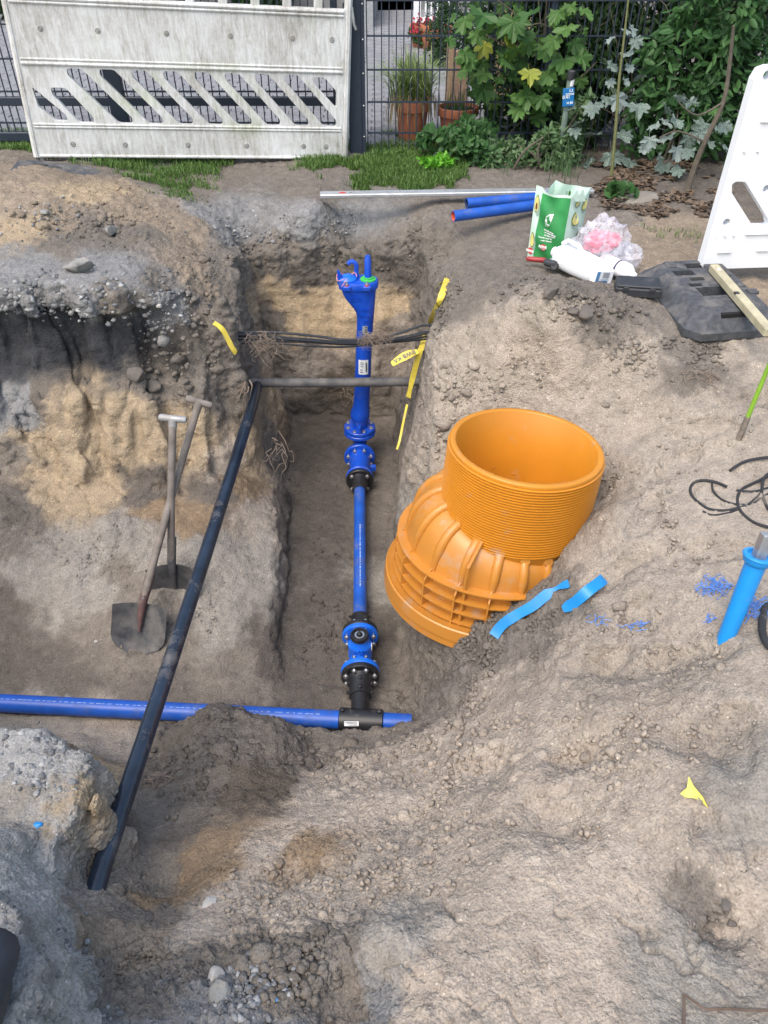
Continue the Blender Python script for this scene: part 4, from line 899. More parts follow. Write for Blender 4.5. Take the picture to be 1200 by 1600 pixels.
# ---- two cut blue pipes
def cut_pipe(a, c, r, inner, label):
    root = empty('cut_pipe', a, label=label, cat='pipe', group='cut blue pipes by the shopping bag'); d = (c - a); Mp = along(a, c); l = d.length
    MB().lathe([(r * .86, .0), (r, 0), (r, l), (r * .86, l)], 24, M=Mp, caps=(False, False)).build('wall', M_pe_blue, root)
    MB().lathe([(r * .86, l), (r * .86, .0005)], 24, M=Mp, caps=(True, False)).build('bore', inner, root); return root
M_inner_or = simple('orange_liner', (.62, .12, .06), .5); M_inner_bk = simple('dark_bore', (.015, .03, .09), .6)
p0 = px(708, 338, Z=.05); p1 = px(836, 321, Z=.05); cut_pipe(p0, p0 + (p1 - p0).normalized() * .75, .031, M_inner_or, 'cut blue pipe with an orange bore, in front')
p0 = px(729, 318, Z=.045); p1 = px(836, 309, Z=.045); cut_pipe(p0, p0 + (p1 - p0).normalized() * .7, .031, M_inner_bk, 'cut blue pipe with a dark bore, behind the orange-ended one')

# ---- shopping bag
M_bag_green = simple('green_print', (.03, .25, .07), .5, var=.2, scale=14); M_bag_mint = simple('mint_print', (.55, .72, .62), .5, var=.06, scale=10)
M_avo_rim = simple('avocado_skin', (.05, .14, .02), .5); M_avo = simple('avocado_flesh', (.68, .62, .22), .5, var=.12); M_avo_pit = simple('avocado_stone', (.16, .06, .02), .5); M_avo_sh = simple('grey_green_print', (.30, .42, .36), .5)
M_white = simple('white_print', (.8, .82, .8), .5); M_redp = simple('red_print', (.6, .03, .04), .5)
bc = px(864, 391, Z=.0); BW, BD, BH = .195, .205, .36
MBg = Matrix.Translation((bc.x, bc.y, gz(bc.x, bc.y) - .005)) @ Matrix.Rotation(R(-38), 4, 'Z') @ Matrix.Rotation(R(-3), 4, 'X')
bag = empty('shopping_bag', (bc.x, bc.y, 0), label='green and mint shopping bag printed with avocados standing on the bank', cat='bag')
def bagpt(u, v, side, off=0.0):
    """side 0 = front (local -Y), 1 = right (local +X), 2 back, 3 left; u 0..1 across, v 0..1 up; crumpled"""
    wob = .012 * math.sin(7 * u + 3 * side + 5 * v) * v + .008 * math.sin(15 * v + 9 * u + side)
    edge = math.sin(math.pi * u); bul = .02 * edge * math.sin(math.pi * min(1, v * 1.1)) + wob * edge + off
    z = v * BH - (.05 * edge * (v ** 3) if side in (1, 3) else .01 * edge * v ** 3) + (.015 if side == 0 and u < .2 else 0) * v ** 4
    fl = 1 + .05 * v
    x = -BW / 2 * fl; y = -BD / 2 * fl
    if side == 0: return Vector((x + u * BW * fl, y - bul, z))
    if side == 1: return Vector((-x + bul, y + u * BD * fl, z))
    if side == 2: return Vector((-x - u * BW * fl, -y + bul, z))
    return Vector((x - bul, -y - u * BD * fl, z))
def bag_sheet(side, u0, u1, v0, v1, off, nu=12, nv=16):
    rows = [[bagpt(u0 + (u1 - u0) * i / nu, v0 + (v1 - v0) * j / nv, side, off) for i in range(nu + 1)] for j in range(nv + 1)]
    return MB().loft(rows, (False, False), closed=False, M=MBg)
for sd, nm in ((0, 'front_face'), (1, 'right_face'), (2, 'back_face'), (3, 'left_face')): bag_sheet(sd, 0, 1, 0, 1, 0).build(nm, M_bag_mint, bag)
bag_sheet(0, .2, 1.0, .0, .965, .0025).build('green_panel', M_bag_green, bag)
MB().loft([[MBg @ bagpt(u, .02, s_) for s_ in (0, 1, 2, 3) for u in (0, .5)]], (True, False)).build('bottom', M_bag_mint, bag)
def avo(side, u, v, su, sv, ang, kind):
    def shape(k, off, mat, nm, sh=(0, 0)):
        pts = []
        for i in range(18):
            a = 2 * math.pi * i / 18; r_ = 1 - .22 * math.sin(a) * (1 if math.sin(a) > 0 else .3)
            x, y = k * r_ * math.cos(a) * su * .8 + sh[0], k * math.sin(a) * sv * 1.15 + sh[1]
            uu = u + x * math.cos(ang) - y * math.sin(ang) * .6; vv = v + x * math.sin(ang) * .6 + y * math.cos(ang); pts.append(MBg @ bagpt(min(1, max(0, uu)), min(1, max(0, vv)), side, off))
        MB().add(pts, [tuple(range(18))]).build(nm, mat, bag, smooth=False)
    shape(1.0, .0022, M_avo_sh, 'avocado_shadow', (.05, -.05)); shape(1.0, .0032, M_avo_rim, 'avocado_outline'); shape(.88, .0042, M_avo, 'avocado_flesh')
    if kind: shape(.42, .0052, M_avo_pit, 'avocado_stone', (0, -.03))
for a_ in ((1, .25, .70, .16, .11, -.5, 0), (1, .62, .42, .16, .10, .3, 1), (1, .12, .22, .14, .09, -.6, 1), (1, .75, .86, .14, .09, -.4, 0), (1, .8, .15, .14, .09, .5, 0), (1, .45, .95, .1, .06, .4, 0), (0, .09, .78, .09, .1, 0, 1), (0, .1, .28, .09, .1, .2, 0), (2, .3, .6, .15, .1, .4, 1), (2, .7, .4, .15, .1, -.3, 0), (2, .6, .85, .14, .09, .6, 1), (3, .3, .5, .15, .1, .2, 1), (3, .7, .75, .15, .1, -.4, 0)): avo(*a_)
def Mface(u, v, off=.006):
    p = bagpt(u, v, 0, off); px_ = bagpt(u + .02, v, 0, off) - bagpt(u - .02, v, 0, off); return MBg @ Matrix.Translation(p) @ Matrix.Rotation(math.atan2(px_.y, px_.x), 4, 'Z') @ FR
leaf_l = []
for (u, v) in ((.44, .53), (.445, .62), (.47, .685), (.53, .715), (.64, .73), (.635, .64), (.61, .57), (.55, .535)): leaf_l.append(MBg @ bagpt(u, v, 0, .0055))
MB().add(leaf_l, [tuple(range(8))]).build('leaf_emblem', M_white, bag, smooth=False)
figure = MB().add([MBg @ bagpt(u, v, 0, .0068) for u, v in ((.515, .63), (.575, .63), (.57, .67), (.555, .69), (.56, .70), (.53, .70), (.535, .69), (.52, .67))], [tuple(range(8))]).build('emblem_figure', M_bag_green, bag, smooth=False)
text('print', 'Unserer', .013, Mface(.54, .595, .0075), M_bag_green, bag); text('print', 'Region', .013, Mface(.515, .56, .0075), M_bag_green, bag)
for k, s_ in enumerate(('Trennung geht ganz gut', 'Etwas ohne Tasche einkauft', 'reden wir lieber gleich', 'Recycling nach Schluss', 'mehr Umwelt')): text('print', s_, .0105, Mface(.55, .475 - .038 * k, .007), M_white, bag, bold=.0004)
lg = [MBg @ bagpt(.49 + .085 * math.cos(2 * math.pi * k / 16), .225 + .05 * math.sin(2 * math.pi * k / 16), 0, .0058) for k in range(16)]
MB().add(lg, [tuple(range(16))]).build('red_badge', M_redp, bag, smooth=False)
text('print', 'REWE', .018, Mface(.49, .235, .0085), M_white, bag, bold=.0008); text('print', 'Dein Markt', .0075, Mface(.49, .205, .0085), M_white, bag)
lg = [MBg @ bagpt(.09 + .085 * math.cos(2 * math.pi * k / 16), .115 + .05 * math.sin(2 * math.pi * k / 16), 0, .0058) for k in range(16)]
MB().add(lg, [tuple(range(16))]).build('red_badge', M_redp, bag, smooth=False); text('print', 'REWE', .018, Mface(.09, .115, .0095), M_white, bag, bold=.0008)
# upturned handle tips
for (u, v, s_) in ((.3, 1.0, 1), (.55, 1.0, 1)): 
    a = MBg @ bagpt(u, .98, s_); MB().loft([[a + Vector((-.03, 0, 0)), a + Vector((.03, .01, 0)), a + Vector((.03, .012, 0)), a + Vector((-.03, .003, 0))], [a + Vector((-.002, 0, .06)), a + Vector((.008, .0, .06)), a + Vector((.008, .003, .06)), a + Vector((-.002, .003, .06))]]).build('fold', M_bag_mint, bag)

# ---- clear plastic bag with pink contents
def clear_plastic():
    m, N, L, B = new_mat('clear_film'); B.inputs['Base Color'].default_value = (.80, .80, .90, 1); B.inputs['Roughness'].default_value = .25; B.inputs['Alpha'].default_value = .42
    n = noise_node(N, L, 26, 4, .7); bn = N.new('ShaderNodeBump'); bn.inputs['Strength'].default_value = .9; bn.inputs['Distance'].default_value = .012; L.new(n.outputs['Fac'], bn.inputs['Height']); L.new(bn.outputs[0], B.inputs['Normal'])
    r = ramp(N, [(.4, (.16,) * 3), (.62, (.5,) * 3)]); L.new(n.outputs['Fac'], r.inputs['Fac']); L.new(r.outputs[0], B.inputs['Alpha']); return m
M_film = clear_plastic()
def crumple(c, rad, sc, seed, n=26, m=16, amp=.3, flat=.0):
    mb = MB(); mb.sphere((0, 0, 0), 1, n, m); V = np.array(mb.v); d = fbm(V, 1.6, 3, seed) * amp + amp * .9 * (np.abs(perlin(V, 2.6, seed + 5)) - .3)
    V = V * (1 + d)[:, None]; V[:, 2] = np.maximum(V[:, 2], -.55 + flat); mb.v = [tuple(Vector((p[0] * sc[0], p[1] * sc[1], p[2] * sc[2])) * rad + Vector(c)) for p in V]; return mb
pb = px(938, 392, Z=.09); pb_root = empty('plastic_bag', (pb.x, pb.y, 0), label='crumpled clear plastic bag holding something pink, leaning on the shopping bag', cat='bag')
crumple((pb.x - .005, pb.y + .02, .10), .15, (.95, .6, 1.0), 41).build('film', M_film, pb_root, angle=25)
crumple((pb.x + .13, pb.y + .0, .055), .09, (1.1, .7, .75), 45).build('film', M_film, pb_root, angle=25)
crumple((pb.x - .005, pb.y + .005, .13), .075, (1.2, .7, .85), 43, amp=.35).build('contents', simple('pink_foil', (.78, .14, .22), .45, var=.25, scale=30), pb_root, angle=25)
# ---- white jug, boxed carton, nozzle bottle
M_jug = simple('white_hdpe', (.82, .84, .86), .4, var=.03); M_blue_print = simple('blue_print', (.08, .22, .42), .5); M_grey_print = simple('grey_print', (.28, .30, .34), .5)
j0, j1 = px(872, 396, Z=.07), px(934, 425, Z=.06); Mj = along(j0, j1); Lj = (j1 - j0).length + .02
jug = empty('jug', j0, label='large plain white plastic jug lying on its side before the shopping bag', cat='jug')
MB().loft([[(a * x, b_ * .86, z) for a, b_ in [(math.copysign(abs(math.cos(q)) ** .7, math.cos(q)), x * math.copysign(abs(math.sin(q)) ** .7, math.sin(q))) for q in [2 * math.pi * k / 24 for k in range(24)]]] for x, z in ((.02, 0), (.048, .004), (.062, .02), (.068, .05), (.068, Lj * .5), (.066, Lj - .05), (.06, Lj - .015), (.05, Lj))], M=Mj).build('body', M_jug, jug)
MB().lathe([(.024, -.03), (.026, -.028), (.026, 0), (.02, .002)], 16, M=Mj @ Matrix.Translation((.0, .0, -.0))).build('cap', M_jug, jug)
MB().tube([Mj @ Vector((.0, .06, .02)), Mj @ Vector((0, .085, .05)), Mj @ Vector((0, .085, .12)), Mj @ Vector((0, .062, .15))], .011, 8).build('handle', M_jug, jug)
k0 = px(936, 428, Z=.05); ca = empty('carton', (k0.x, k0.y, 0), label='small white carton with a blue and grey label at the end of the jug', cat='carton')
Mk = Matrix.Translation((k0.x, k0.y, .052)) @ Matrix.Rotation(R(18), 4, 'Z') @ Matrix.Rotation(R(8), 4, 'Y')
MB().bevbox((0, 0, 0), (.115, .10, .085), .012, M=Mk).build('box', M_jug, ca)
MB().box((-.012, -.0512, -.004), (.07, .002, .062), M=Mk).build('label_patch', M_blue_print, ca); MB().box((-.004, -.0527, .006), (.05, .002, .046), M=Mk).build('label_field', M_label, ca)
MB().bevbox((.004, -.054, .012), (.036, .003, .028), .001, M=Mk).build('label_picture', M_grey_print, ca)
for k in range(3): MB().box((.0, -.0535, -.01 - .005 * k), (.04 - .006 * k, .001, .002), M=Mk).build('print', M_blue_print, ca)
n0, n1 = px(953, 413, Z=.045), px(992, 431, Z=.04); Mn = along(n0, n1); Ln = (n1 - n0).length
nb = empty('bottle', n0, label='white plastic bottle with pointed nozzle cap and dark band lying by the black case', cat='bottle')
MB().lathe([(.02, -.06), (.038, -.05), (.042, -.03), (.042, Ln * .45), (.04, Ln * .5)], 22, M=Mn).build('body', M_jug, nb)
MB().lathe([(.043, Ln * .34), (.0435, Ln * .345), (.0435, Ln * .40), (.043, Ln * .405)], 22, M=Mn, caps=(False, False)).build('band', simple('purple_band', (.05, .03, .09), .5), nb)
MB().lathe([(.041, Ln * .5), (.044, Ln * .52), (.042, Ln * .72), (.026, Ln * .88), (.017, Ln * .9), (.015, Ln * 1.02), (.008, Ln * 1.05)], 22, M=Mn).build('nozzle_cap', M_jug, nb)
# ---- black case, red marker, black gun
M_case = simple('black_case', (.03, .032, .037), .55, var=.2, dust=.25, dustcol=(.15, .14, .13), bump=.15)
c0 = px(992, 468, Z=.03); Mc = Matrix.Translation((c0.x, c0.y, gz(c0.x, c0.y) + .03)) @ Matrix.Rotation(R(-9), 4, 'Z') @ Matrix.Rotation(R(3), 4, 'X')
cs_ = empty('tool_case', (c0.x, c0.y, 0), label='flat black plastic tool case lying between bottle and rubber foot', cat='case')
MB().bevbox((0, 0, .008), (.205, .11, .045), .006, M=Mc).build('base', M_case, cs_, smooth=False); MB().bevbox((0, 0, .0375), (.2, .105, .012), .004, M=Mc).build('lid', M_case, cs_, smooth=False)
for x in (-.06, .06): MB().bevbox((x, -.056, .028), (.026, .006, .02), .002, M=Mc).build('latch', M_case, cs_, smooth=False)
r0_, r1_ = px(822, 404, Z=.035), px(853, 407, Z=.035)
mk = empty('marker', r0_, label='short dark red marker lying at the foot of the shopping bag', cat='marker'); MB().tube([r0_, r0_.lerp(r1_, .1), r0_.lerp(r1_, .9), r1_], [.006, .013, .014, .01], 10).build('barrel', simple('dark_red', (.30, .03, .035), .4), mk)
q0 = px(866, 410, Z=.045); gn = empty('hand_tool', (q0.x, q0.y, 0), label='small black hand tool with round knobs beside the jug', cat='tool')
MB().tube([px(852, 410, Z=.045), px(865, 413, Z=.05), px(880, 416, Z=.03)], [.016, .02, .009], 10).build('handle', M_case, gn)
for (x, y, r_) in ((855, 410, .02), (868, 406, .021), (866, 417, .018)): MB().lathe([(r_ * .8, -.012), (r_, -.008), (r_, .008), (r_ * .8, .012)], 14, M=along(px(x, y, Z=.04), px(x, y, Z=.04) + Vector((-.3, -.8, .4)))).build('knob', M_case, gn)
MB().tube([px(860, 404, Z=.06), px(872, 412, Z=.055), px(882, 417, Z=.03)], .0035, 6).build('spring_rod', M_steel, gn)

# ---- blue valve extension sleeve with square steel rod
M_sleeve = simple('bright_blue_sleeve', (.010, .25, .66), .4, var=.05, bump=.03, dust=.08, dustcol=(.3, .3, .32))
v0 = g3(1137, 990); vt = px(1186, 868, Y=v0.y + .06)
vs_ = empty('valve_extension', v0, label='bright blue plastic sleeve with square steel rod standing tilted in the sand', cat='valve rod')
Mv = along(v0, vt); Lv = (vt - v0).length
MB().lathe([(.026, -.06), (.0262, 0), (.029, Lv * .5), (.031, Lv - .02)], 26, M=Mv).build('sleeve', M_sleeve, vs_)
MB().lathe([(.03, Lv - .03), (.040, Lv - .022), (.0425, Lv - .012), (.044, Lv - .006), (.047, Lv - .002), (.045, Lv + .003), (.034, Lv + .003), (.032, Lv - .004), (.02, Lv - .006)], 30, M=Mv).build('collar', M_sleeve, vs_)
MB().bevbox((0, 0, Lv + .03), (.033, .033, .09), .003, M=Mv @ Matrix.Rotation(R(30), 4, 'Z')).build('square_rod', M_galv, vs_, smooth=False)

# ---- sprayed stake on the right
M_wood = simple('grey_wood', (.19, .16, .13), .85, var=.35, scale=30, bump=.4, bscale=60); M_spray = simple('lime_spray', (.20, .38, .03), .6, var=.15, bump=.2)
k0 = g3(1154, 687); k1 = px(1206, 560, Y=k0.y + .02); sk = empty('stake', k0, label='thin wooden stake sprayed lime green at the right edge', cat='stake')
MB().tube([k0 + Vector((-.012, 0, -.06)), k0, k0.lerp(k1, .3)], [.013, .013, .012], 9).build('bare_foot', M_wood, sk); MB().tube([k0.lerp(k1, .29), k0.lerp(k1, .6), k1, k1 + (k1 - k0) * .5], [.0095, .009, .008, .007], 9).build('sprayed_top', M_spray, sk)

# ---- black rope loops
M_rope = simple('black_rope', (.022, .023, .027), .75, var=.3, bump=.6, bscale=260, dust=.15, dustcol=(.2, .18, .15))
def rope(name, pts, r, label, group=None, cat='rope'):
    w = smooth_path([g3(a, c, r * .9 + (p[2] if len(p) > 2 else 0)) for p in pts for a, c in [p[:2]]], 6)
    tg = MB().tube(w, r, 8).build(name, M_rope); tag(tg, label, cat, group)
rope('rope', [(1240, 715), (1210, 716), (1190, 717), (1165, 722), (1148, 731), (1140, 737)], .0055, 'short black rope piece at the right, nearest the lime stake', 'black rope lying on the right bank')
rope('rope', [(1135, 762), (1118, 755), (1100, 752), (1085, 755), (1078, 765), (1082, 778), (1098, 792), (1112, 798), (1136, 799), (1165, 792)], .0055, 'black rope loop lying leftmost on the right bank', 'black rope lying on the right bank')
rope('rope', [(1112, 756), (1114, 768), (1125, 780), (1140, 787), (1160, 790), (1176, 788), (1195, 775), (1230, 762)], .0042, 'thin black rope bowed below the leftmost loop', 'black rope lying on the right bank')
rope('rope', [(1240, 735), (1205, 743), (1180, 755), (1160, 765), (1152, 778), (1154, 795), (1166, 810), (1185, 821), (1215, 826), (1250, 815)], .0055, 'large black rope loop cut by the right edge', 'black rope lying on the right bank')
rope('rope', [(1150, 768), (1175, 770), (1200, 764), (1240, 748)], .0055, 'black rope strand running flat across the large rope loop', 'black rope lying on the right bank')
rope('rope', [(1240, 740), (1214, 738), (1196, 745), (1190, 765), (1196, 790), (1210, 805), (1240, 800)], .0055, 'black rope turned upright inside the large loop at the right edge', 'black rope lying on the right bank')
rope('rope', [(1098, 800), (1112, 806), (1136, 803), (1160, 794), (1180, 780), (1192, 766)], .0042, 'thin black rope tail crossing from the left loop to the large loop', 'black rope lying on the right bank')
rope('rubber_ring', [(1215, 945), (1200, 948), (1192, 960), (1189, 985), (1194, 1005), (1208, 1018), (1230, 1020)], .012, 'black rubber hose ring at the right edge beside the blue sleeve', cat='hose')

# ---- plastic tapes
M_yel = simple('yellow_tape', (.66, .52, .07), .5, var=.15, dust=.25, dustcol=(.35, .3, .2)); M_btape = simple('blue_tape', (.010, .22, .56), .4, var=.08); M_navy = simple('navy_ink', (.03, .05, .16), .6)
def tape(pts, w, mat, label, cat='tape', group=None, side=None, lift=.015, name='warning_tape'):
    w3 = smooth_path([Vector(p) for p in pts], 5); sd = []
    for i in range(len(w3)):
        t_ = w3[min(i + 1, len(w3) - 1)] - w3[max(i - 1, 0)]; up_ = Vector((0, -.55, .83)) + Vector((.25 * math.sin(i * .35), .2 * math.sin(i * .6 + 1), 0)); sd.append(up_.cross(t_).normalized())
    mb = MB().ribbon(w3, sd, w, .0008); o = mb.build(name, mat, angle=80); return tag(o, label, cat, group), w3
t1, tw = tape([g3(699, 441, .02), g3(686, 480, .03), g3(668, 522, .03), px(657, 548, Y=3.66)], [.034] * 16, M_yel, 'long yellow tape strip hanging down the right trench bank', group='yellow warning tapes', side=[(.8, -.5, .1), (.7, -.6, .2)])
pz = [px(657, 546, Y=3.66), px(650, 570, Y=3.655), px(643, 598, Y=3.65), px(638, 621, Y=3.66)]
tape(pz, [.03] * 16, M_yel, 'narrow yellow tape end dangling below the knot at the grey pipe end', group='yellow warning tapes', side=[(.9, -.3, .1), (.9, -.4, 0)])
pf = [px(653, 549, Y=3.655), px(640, 553, Y=3.63), px(626, 560, Y=3.61), px(612, 569, Y=3.60)]
tl, tw = tape(pf, [.03, .032, .034, .036, .04, .042, .044, .045, .046, .046, .046, .046, .044, .04, .034, .022], M_yel, 'pale yellow tape flap with lettering sticking out over the trench', group='yellow warning tapes', side=[(.2, -.5, .8), (.3, -.45, .85)])
xv = (tw[3] - tw[12]).normalized(); nv = Vector((0, -.55, .83)); nv = (nv - xv * nv.dot(xv)).normalized()
def tmat(o, x, y, n): return Matrix(((x.x, y.x, n.x, o.x), (x.y, y.y, n.y, o.y), (x.z, y.z, n.z, o.z), (0, 0, 0, 1)))
facing = nv
text('print', 'BWB KA', .034, tmat(tw[8] + facing * .004, -xv, facing.cross(-xv).normalized(), facing), M_navy, tl, ext=.0003)
tape([g3(684, 453, .012), g3(690, 447, .014), g3(697, 440, .02)], .022, M_yel, 'short yellow tape scrap at the top of the right bank tape', group='yellow warning tapes', side=[(.8, -.4, .3)])
tape([(lambda p: p + (Vector((0, 0, CAM_Z)) - p).normalized() * .07)(g3(a_, c_)) for a_, c_ in ((334, 504), (347, 514), (356, 530), (364, 545), (369, 552))], .026, M_yel, 'yellow tape piece on the rubble bank left of the cables', group='yellow warning tapes', side=[(.8, -.4, .3)])
tape([px(636, 632, Y=3.6), px(630, 660, Y=3.5), px(624, 690, Y=3.42), px(620, 702, Y=3.40)], [.012] * 16, M_yel, 'thin muddy yellow tape tail on the right trench wall', group='yellow warning tapes', side=[(.8, -.4, .3)])
tb1, tw = tape([g3(770, 1003, .035), g3(783, 988, .045), g3(805, 973, .045), g3(830, 960, .05), g3(850, 944, .05), g3(868, 930, .04), g3(887, 920, .03)], [.042] * 22 + [.032, .022, .016, .014, .018, .024] + [.03] * 8, M_btape, 'long blue tape strip with a twist lying below the manhole', 'tape', 'blue tapes on the sand', side=[(.55, .5, .6), (.2, .5, .75)], name='marking_tape')
tape([g3(877, 962, .035), g3(895, 953, .04), g3(915, 938, .05), g3(935, 922, .045), g3(941, 914, .035)], [.02, .03, .036] + [.042] * 18, M_btape, 'shorter blue tape piece right of the twisted strip', 'tape', 'blue tapes on the sand', side=[(.3, .45, .8), (.4, .5, .7)], name='marking_tape')
# ---- scraps of blue netting: tangles of thin cord
M_cord = simple('blue_cord', (.10, .24, .62), .5, var=.2)
def tangle(x, y, w, h, n, label):
    root = None; mb = MB(); rnd = random.Random(int(x))
    for k in range(n):
        cx, cy = x + rnd.uniform(-w, w) * .45, y + rnd.uniform(-h, h) * .45; a = rnd.uniform(0, 6.28); pts = []
        for j in range(5): pts.append(g3(cx + math.cos(a) * w * .13 * (j - 2) + rnd.uniform(-1, 1) * w * .1, cy + math.sin(a) * h * .16 * (j - 2) + rnd.uniform(-1, 1) * h * .1, rnd.uniform(.002, .022)))
        mb.tube(smooth_path(pts, 3), .0013, 4, caps=False)
    tag(mb.build('cord_scrap', M_cord), label, 'cord scrap', 'scraps of blue cord on the sand')
tangle(1112, 919, 50, 30, 40, 'dense tangle of blue cord left of the blue sleeve'); tangle(1180, 955, 40, 34, 36, 'tangle of blue cord behind the foot of the blue sleeve'); tangle(1107, 971, 16, 14, 12, 'small tuft of blue cord left of the sleeve foot')
tangle(930, 972, 34, 12, 9, 'few blue threads under the shorter blue tape'); tangle(990, 982, 40, 10, 9, 'few scattered blue threads right of the blue tapes')

# ---- shovels standing in the sand pile
M_shaft = simple('worn_ash_wood', (.17, .145, .125), .75, var=.3, scale=20, dust=.35, dustcol=(.24, .22, .2), bump=.3, bscale=70); M_blade = simple('shovel_steel', (.06, .063, .068), .5, metal=.3, var=.3, dust=.85, dustcol=(.24, .22, .2), dscale=14); M_socket = simple('red_socket', (.10, .055, .05), .6, var=.3, dust=.3)
M_ferr = simple('grip_alloy', (.33, .33, .33), .5, metal=.3, dust=.3)
def shovel(bot, top, grip_dir, blade_down, face, gmat, label, red, bw, bl):
    root = empty('shovel', bot, label=label, cat='shovel', group='two shovels in the sand pile'); d = (top - bot).normalized(); L_ = (top - bot).length
    bend = Vector(face) * .02; path = [bot + d * (.02), bot + d * L_ * .25 + bend * .6, bot + d * L_ * .6 + bend, bot + d * (L_ - .012)]
    MB().tube(smooth_path(path, 4), [.019] * 4 + [.0175] * 9, 12).build('shaft', M_shaft, root)
    gd = Vector(grip_dir).normalized(); MB().tube([top - gd * .062, top - gd * .055, top - gd * .02, top + gd * .02, top + gd * .055, top + gd * .062], [.012, .0165, .0155, .0155, .0165, .012], 12).build('grip', gmat, root)
    MB().tube([top - d * .05, top - d * .005], [.0185, .02], 12).build('grip_socket', gmat, root)
    # blade: dished sheet
    bd_ = Vector(blade_down).normalized(); sx_ = bd_.cross(Vector(face)).normalized(); fn = sx_.cross(bd_).normalized(); rows = []; rows2 = []
    for j in range(9):
        t = j / 8; row = []; row2 = []; hw = bw * (.5 if t < .62 else .5 * math.sqrt(max(.02, 1 - ((t - .62) / .40) ** 2)))
        for i in range(9):
            s_ = (i / 8 - .5) * 2; off = fn * (.030 * (s_ * s_) - .028 * (1 - t) * (1 - s_ * s_) * .7)
            p = bot + bd_ * (t * bl - .01) + sx_ * hw * s_ + off; row.append(p); row2.append(p - fn * .003)
        rows.append(row); rows2.append(row2)
    b_ = MB(); b_.loft(rows, (False, False), closed=False); b_.loft(rows2[::-1], (False, False), closed=False)
    b_.loft([[*rows[0]], [*rows2[0]]], (False, False), closed=False); bl_o = b_.build('blade', M_blade, root)
    MB().tube([bot + d * .16, bot + d * .03, bot + bd_ * .05 + fn * .004, bot + bd_ * bl * .52 + fn * .004], [.022, .021, .015, .006], 12).build('socket', M_socket if red else M_blade, root)
    for q in (.14, .05): MB().lathe([(.006, 0), (.006, .003)], 8, M=along(bot + d * q + fn * .02, bot + d * q + fn * .1)).build('rivet', M_steel, root)
sb = px(268, 888, Z=-.98); stp = px(270, 654, Y=sb.y + .24)
shovel(sb, stp, (1, -.1, -.06), (0.0, -.1, -1), (0, -1, .15), M_ferr, 'upright shovel with pale metal grip, blade half sunk in the sand pile', False, .235, .24)
sb = px(221, 948, Z=-1.04); stp = px(311, 628, Y=3.06)
shovel(sb, stp, (1, -.1, -.3), (-.12, -.42, -.8), (.05, -.85, .5), M_shaft, 'slanting shovel with wooden grip and red socket, blade lying on the sand', True, .25, .235)

# ---- boot toe at the lower left
bx = px(-42, 1575, Z=.03); bt_ = empty('boot', bx, label='rounded dark blue-black boot toe at the lower left edge', cat='boot'); M_boot = simple('boot_leather', (.022, .03, .045), .55, var=.2, bump=.2, dust=.12, dustcol=(.15, .14, .13))
rings = []
Mbt = Matrix.Translation(bx) @ Matrix.Rotation(R(-6), 4, 'Z')
for (y, w, h) in ((.125, .012, .02), (.118, .03, .042), (.10, .044, .058), (.07, .052, .068), (.02, .054, .078), (-.04, .05, .095), (-.1, .043, .13), (-.13, .042, .20), (-.16, .04, .2), (-.2, .036, .08)):
    rings.append([(w * math.cos(a) , y, .012 + max(0, h * math.sin(a)) if math.sin(a) > 0 else .012 + .01 * math.sin(a)) for a in [2 * math.pi * k / 20 for k in range(20)]])
MB().loft(rings, M=Mbt).build('upper', M_boot, bt_)
sole = [[(w * 1.08 * math.cos(a), y_ + .0, z) for a, y_, w in [(2 * math.pi * k / 24, .13 * math.sin(2 * math.pi * k / 24) - .035 + .0, .052) for k in range(24)]] for z in (-.02, .014)]
MB().loft(sole, M=Mbt).build('sole', M_case, bt_)
MB().tube([Mbt @ Vector((.0, -.145, .15)), Mbt @ Vector((0, -.15, .5))], [.04, .055], 16).build('shaft', M_boot, bt_)

# ---- leaf, twig, blue chips on the sand
M_yleaf = simple('yellow_leaf', (.62, .55, .10), .6, var=.2, scale=40)
lf = g3(1076, 1244, .022)
pts = [(0, .034), (.006, .012), (.02, -.012), (.034, -.036), (.012, -.018), (.002, -.014), (-.012, -.012), (-.022, -.004), (-.014, .002), (-.006, .008)]
Ml = Matrix.Translation(lf) @ Matrix.Rotation(R(28), 4, 'X') @ Matrix.Rotation(R(12), 4, 'Y') @ Matrix.Scale(1.12, 4)
b = MB(); b.add([Ml @ Vector((x, y, .012 * math.sin(x * 80) + .10 * abs(x))) for x, y in pts] + [Ml @ Vector((.002, -.004, -.002))], [(i, (i + 1) % 10, 10) for i in range(10)])
tag(b.build('fallen_leaf', M_yleaf), 'pale yellow pointed leaf curled on the sand in front', 'leaf')
M_twig = simple('brown_twig', (.11, .075, .055), .8, var=.3, bump=.4)
tw_ = empty('twig', g3(1066, 1560), label='thin brown forked twig on the sand in the lower right corner', cat='twig')
MB().tube(smooth_path([g3(1067, 1610, .006), g3(1067, 1575, .01), g3(1066, 1557, .012)], 4), .0032, 6).build('side_stem', M_twig, tw_); MB().tube(smooth_path([g3(1066, 1556, .012), g3(1085, 1570, .012), g3(1103, 1579, .009), g3(1140, 1579, .01), g3(1170, 1581, .009), g3(1230, 1580, .008)], 4), [.003] * 21, 6).build('stem', M_twig, tw_)
for (x, y, r_, lab) in ((60, 1291, .014, 'bright blue plastic chip on the sandy step at the left'), (434, 1563, .006, 'tiny blue bead of plastic in the gravel at the bottom')):
    p = g3(x, y, .004); mb = MB(); mb.sphere((0, 0, 0), r_, 8, 5, (1, .8, .5)); V = np.array(mb.v); V *= (1 + .5 * perlin(V, 90, int(x)))[:, None]; mb.v = [tuple(Vector(q) + p) for q in V]; tag(mb.build('plastic_chip', simple('chip_blue', (.01, .22, .6), .4)), lab, 'plastic chip')

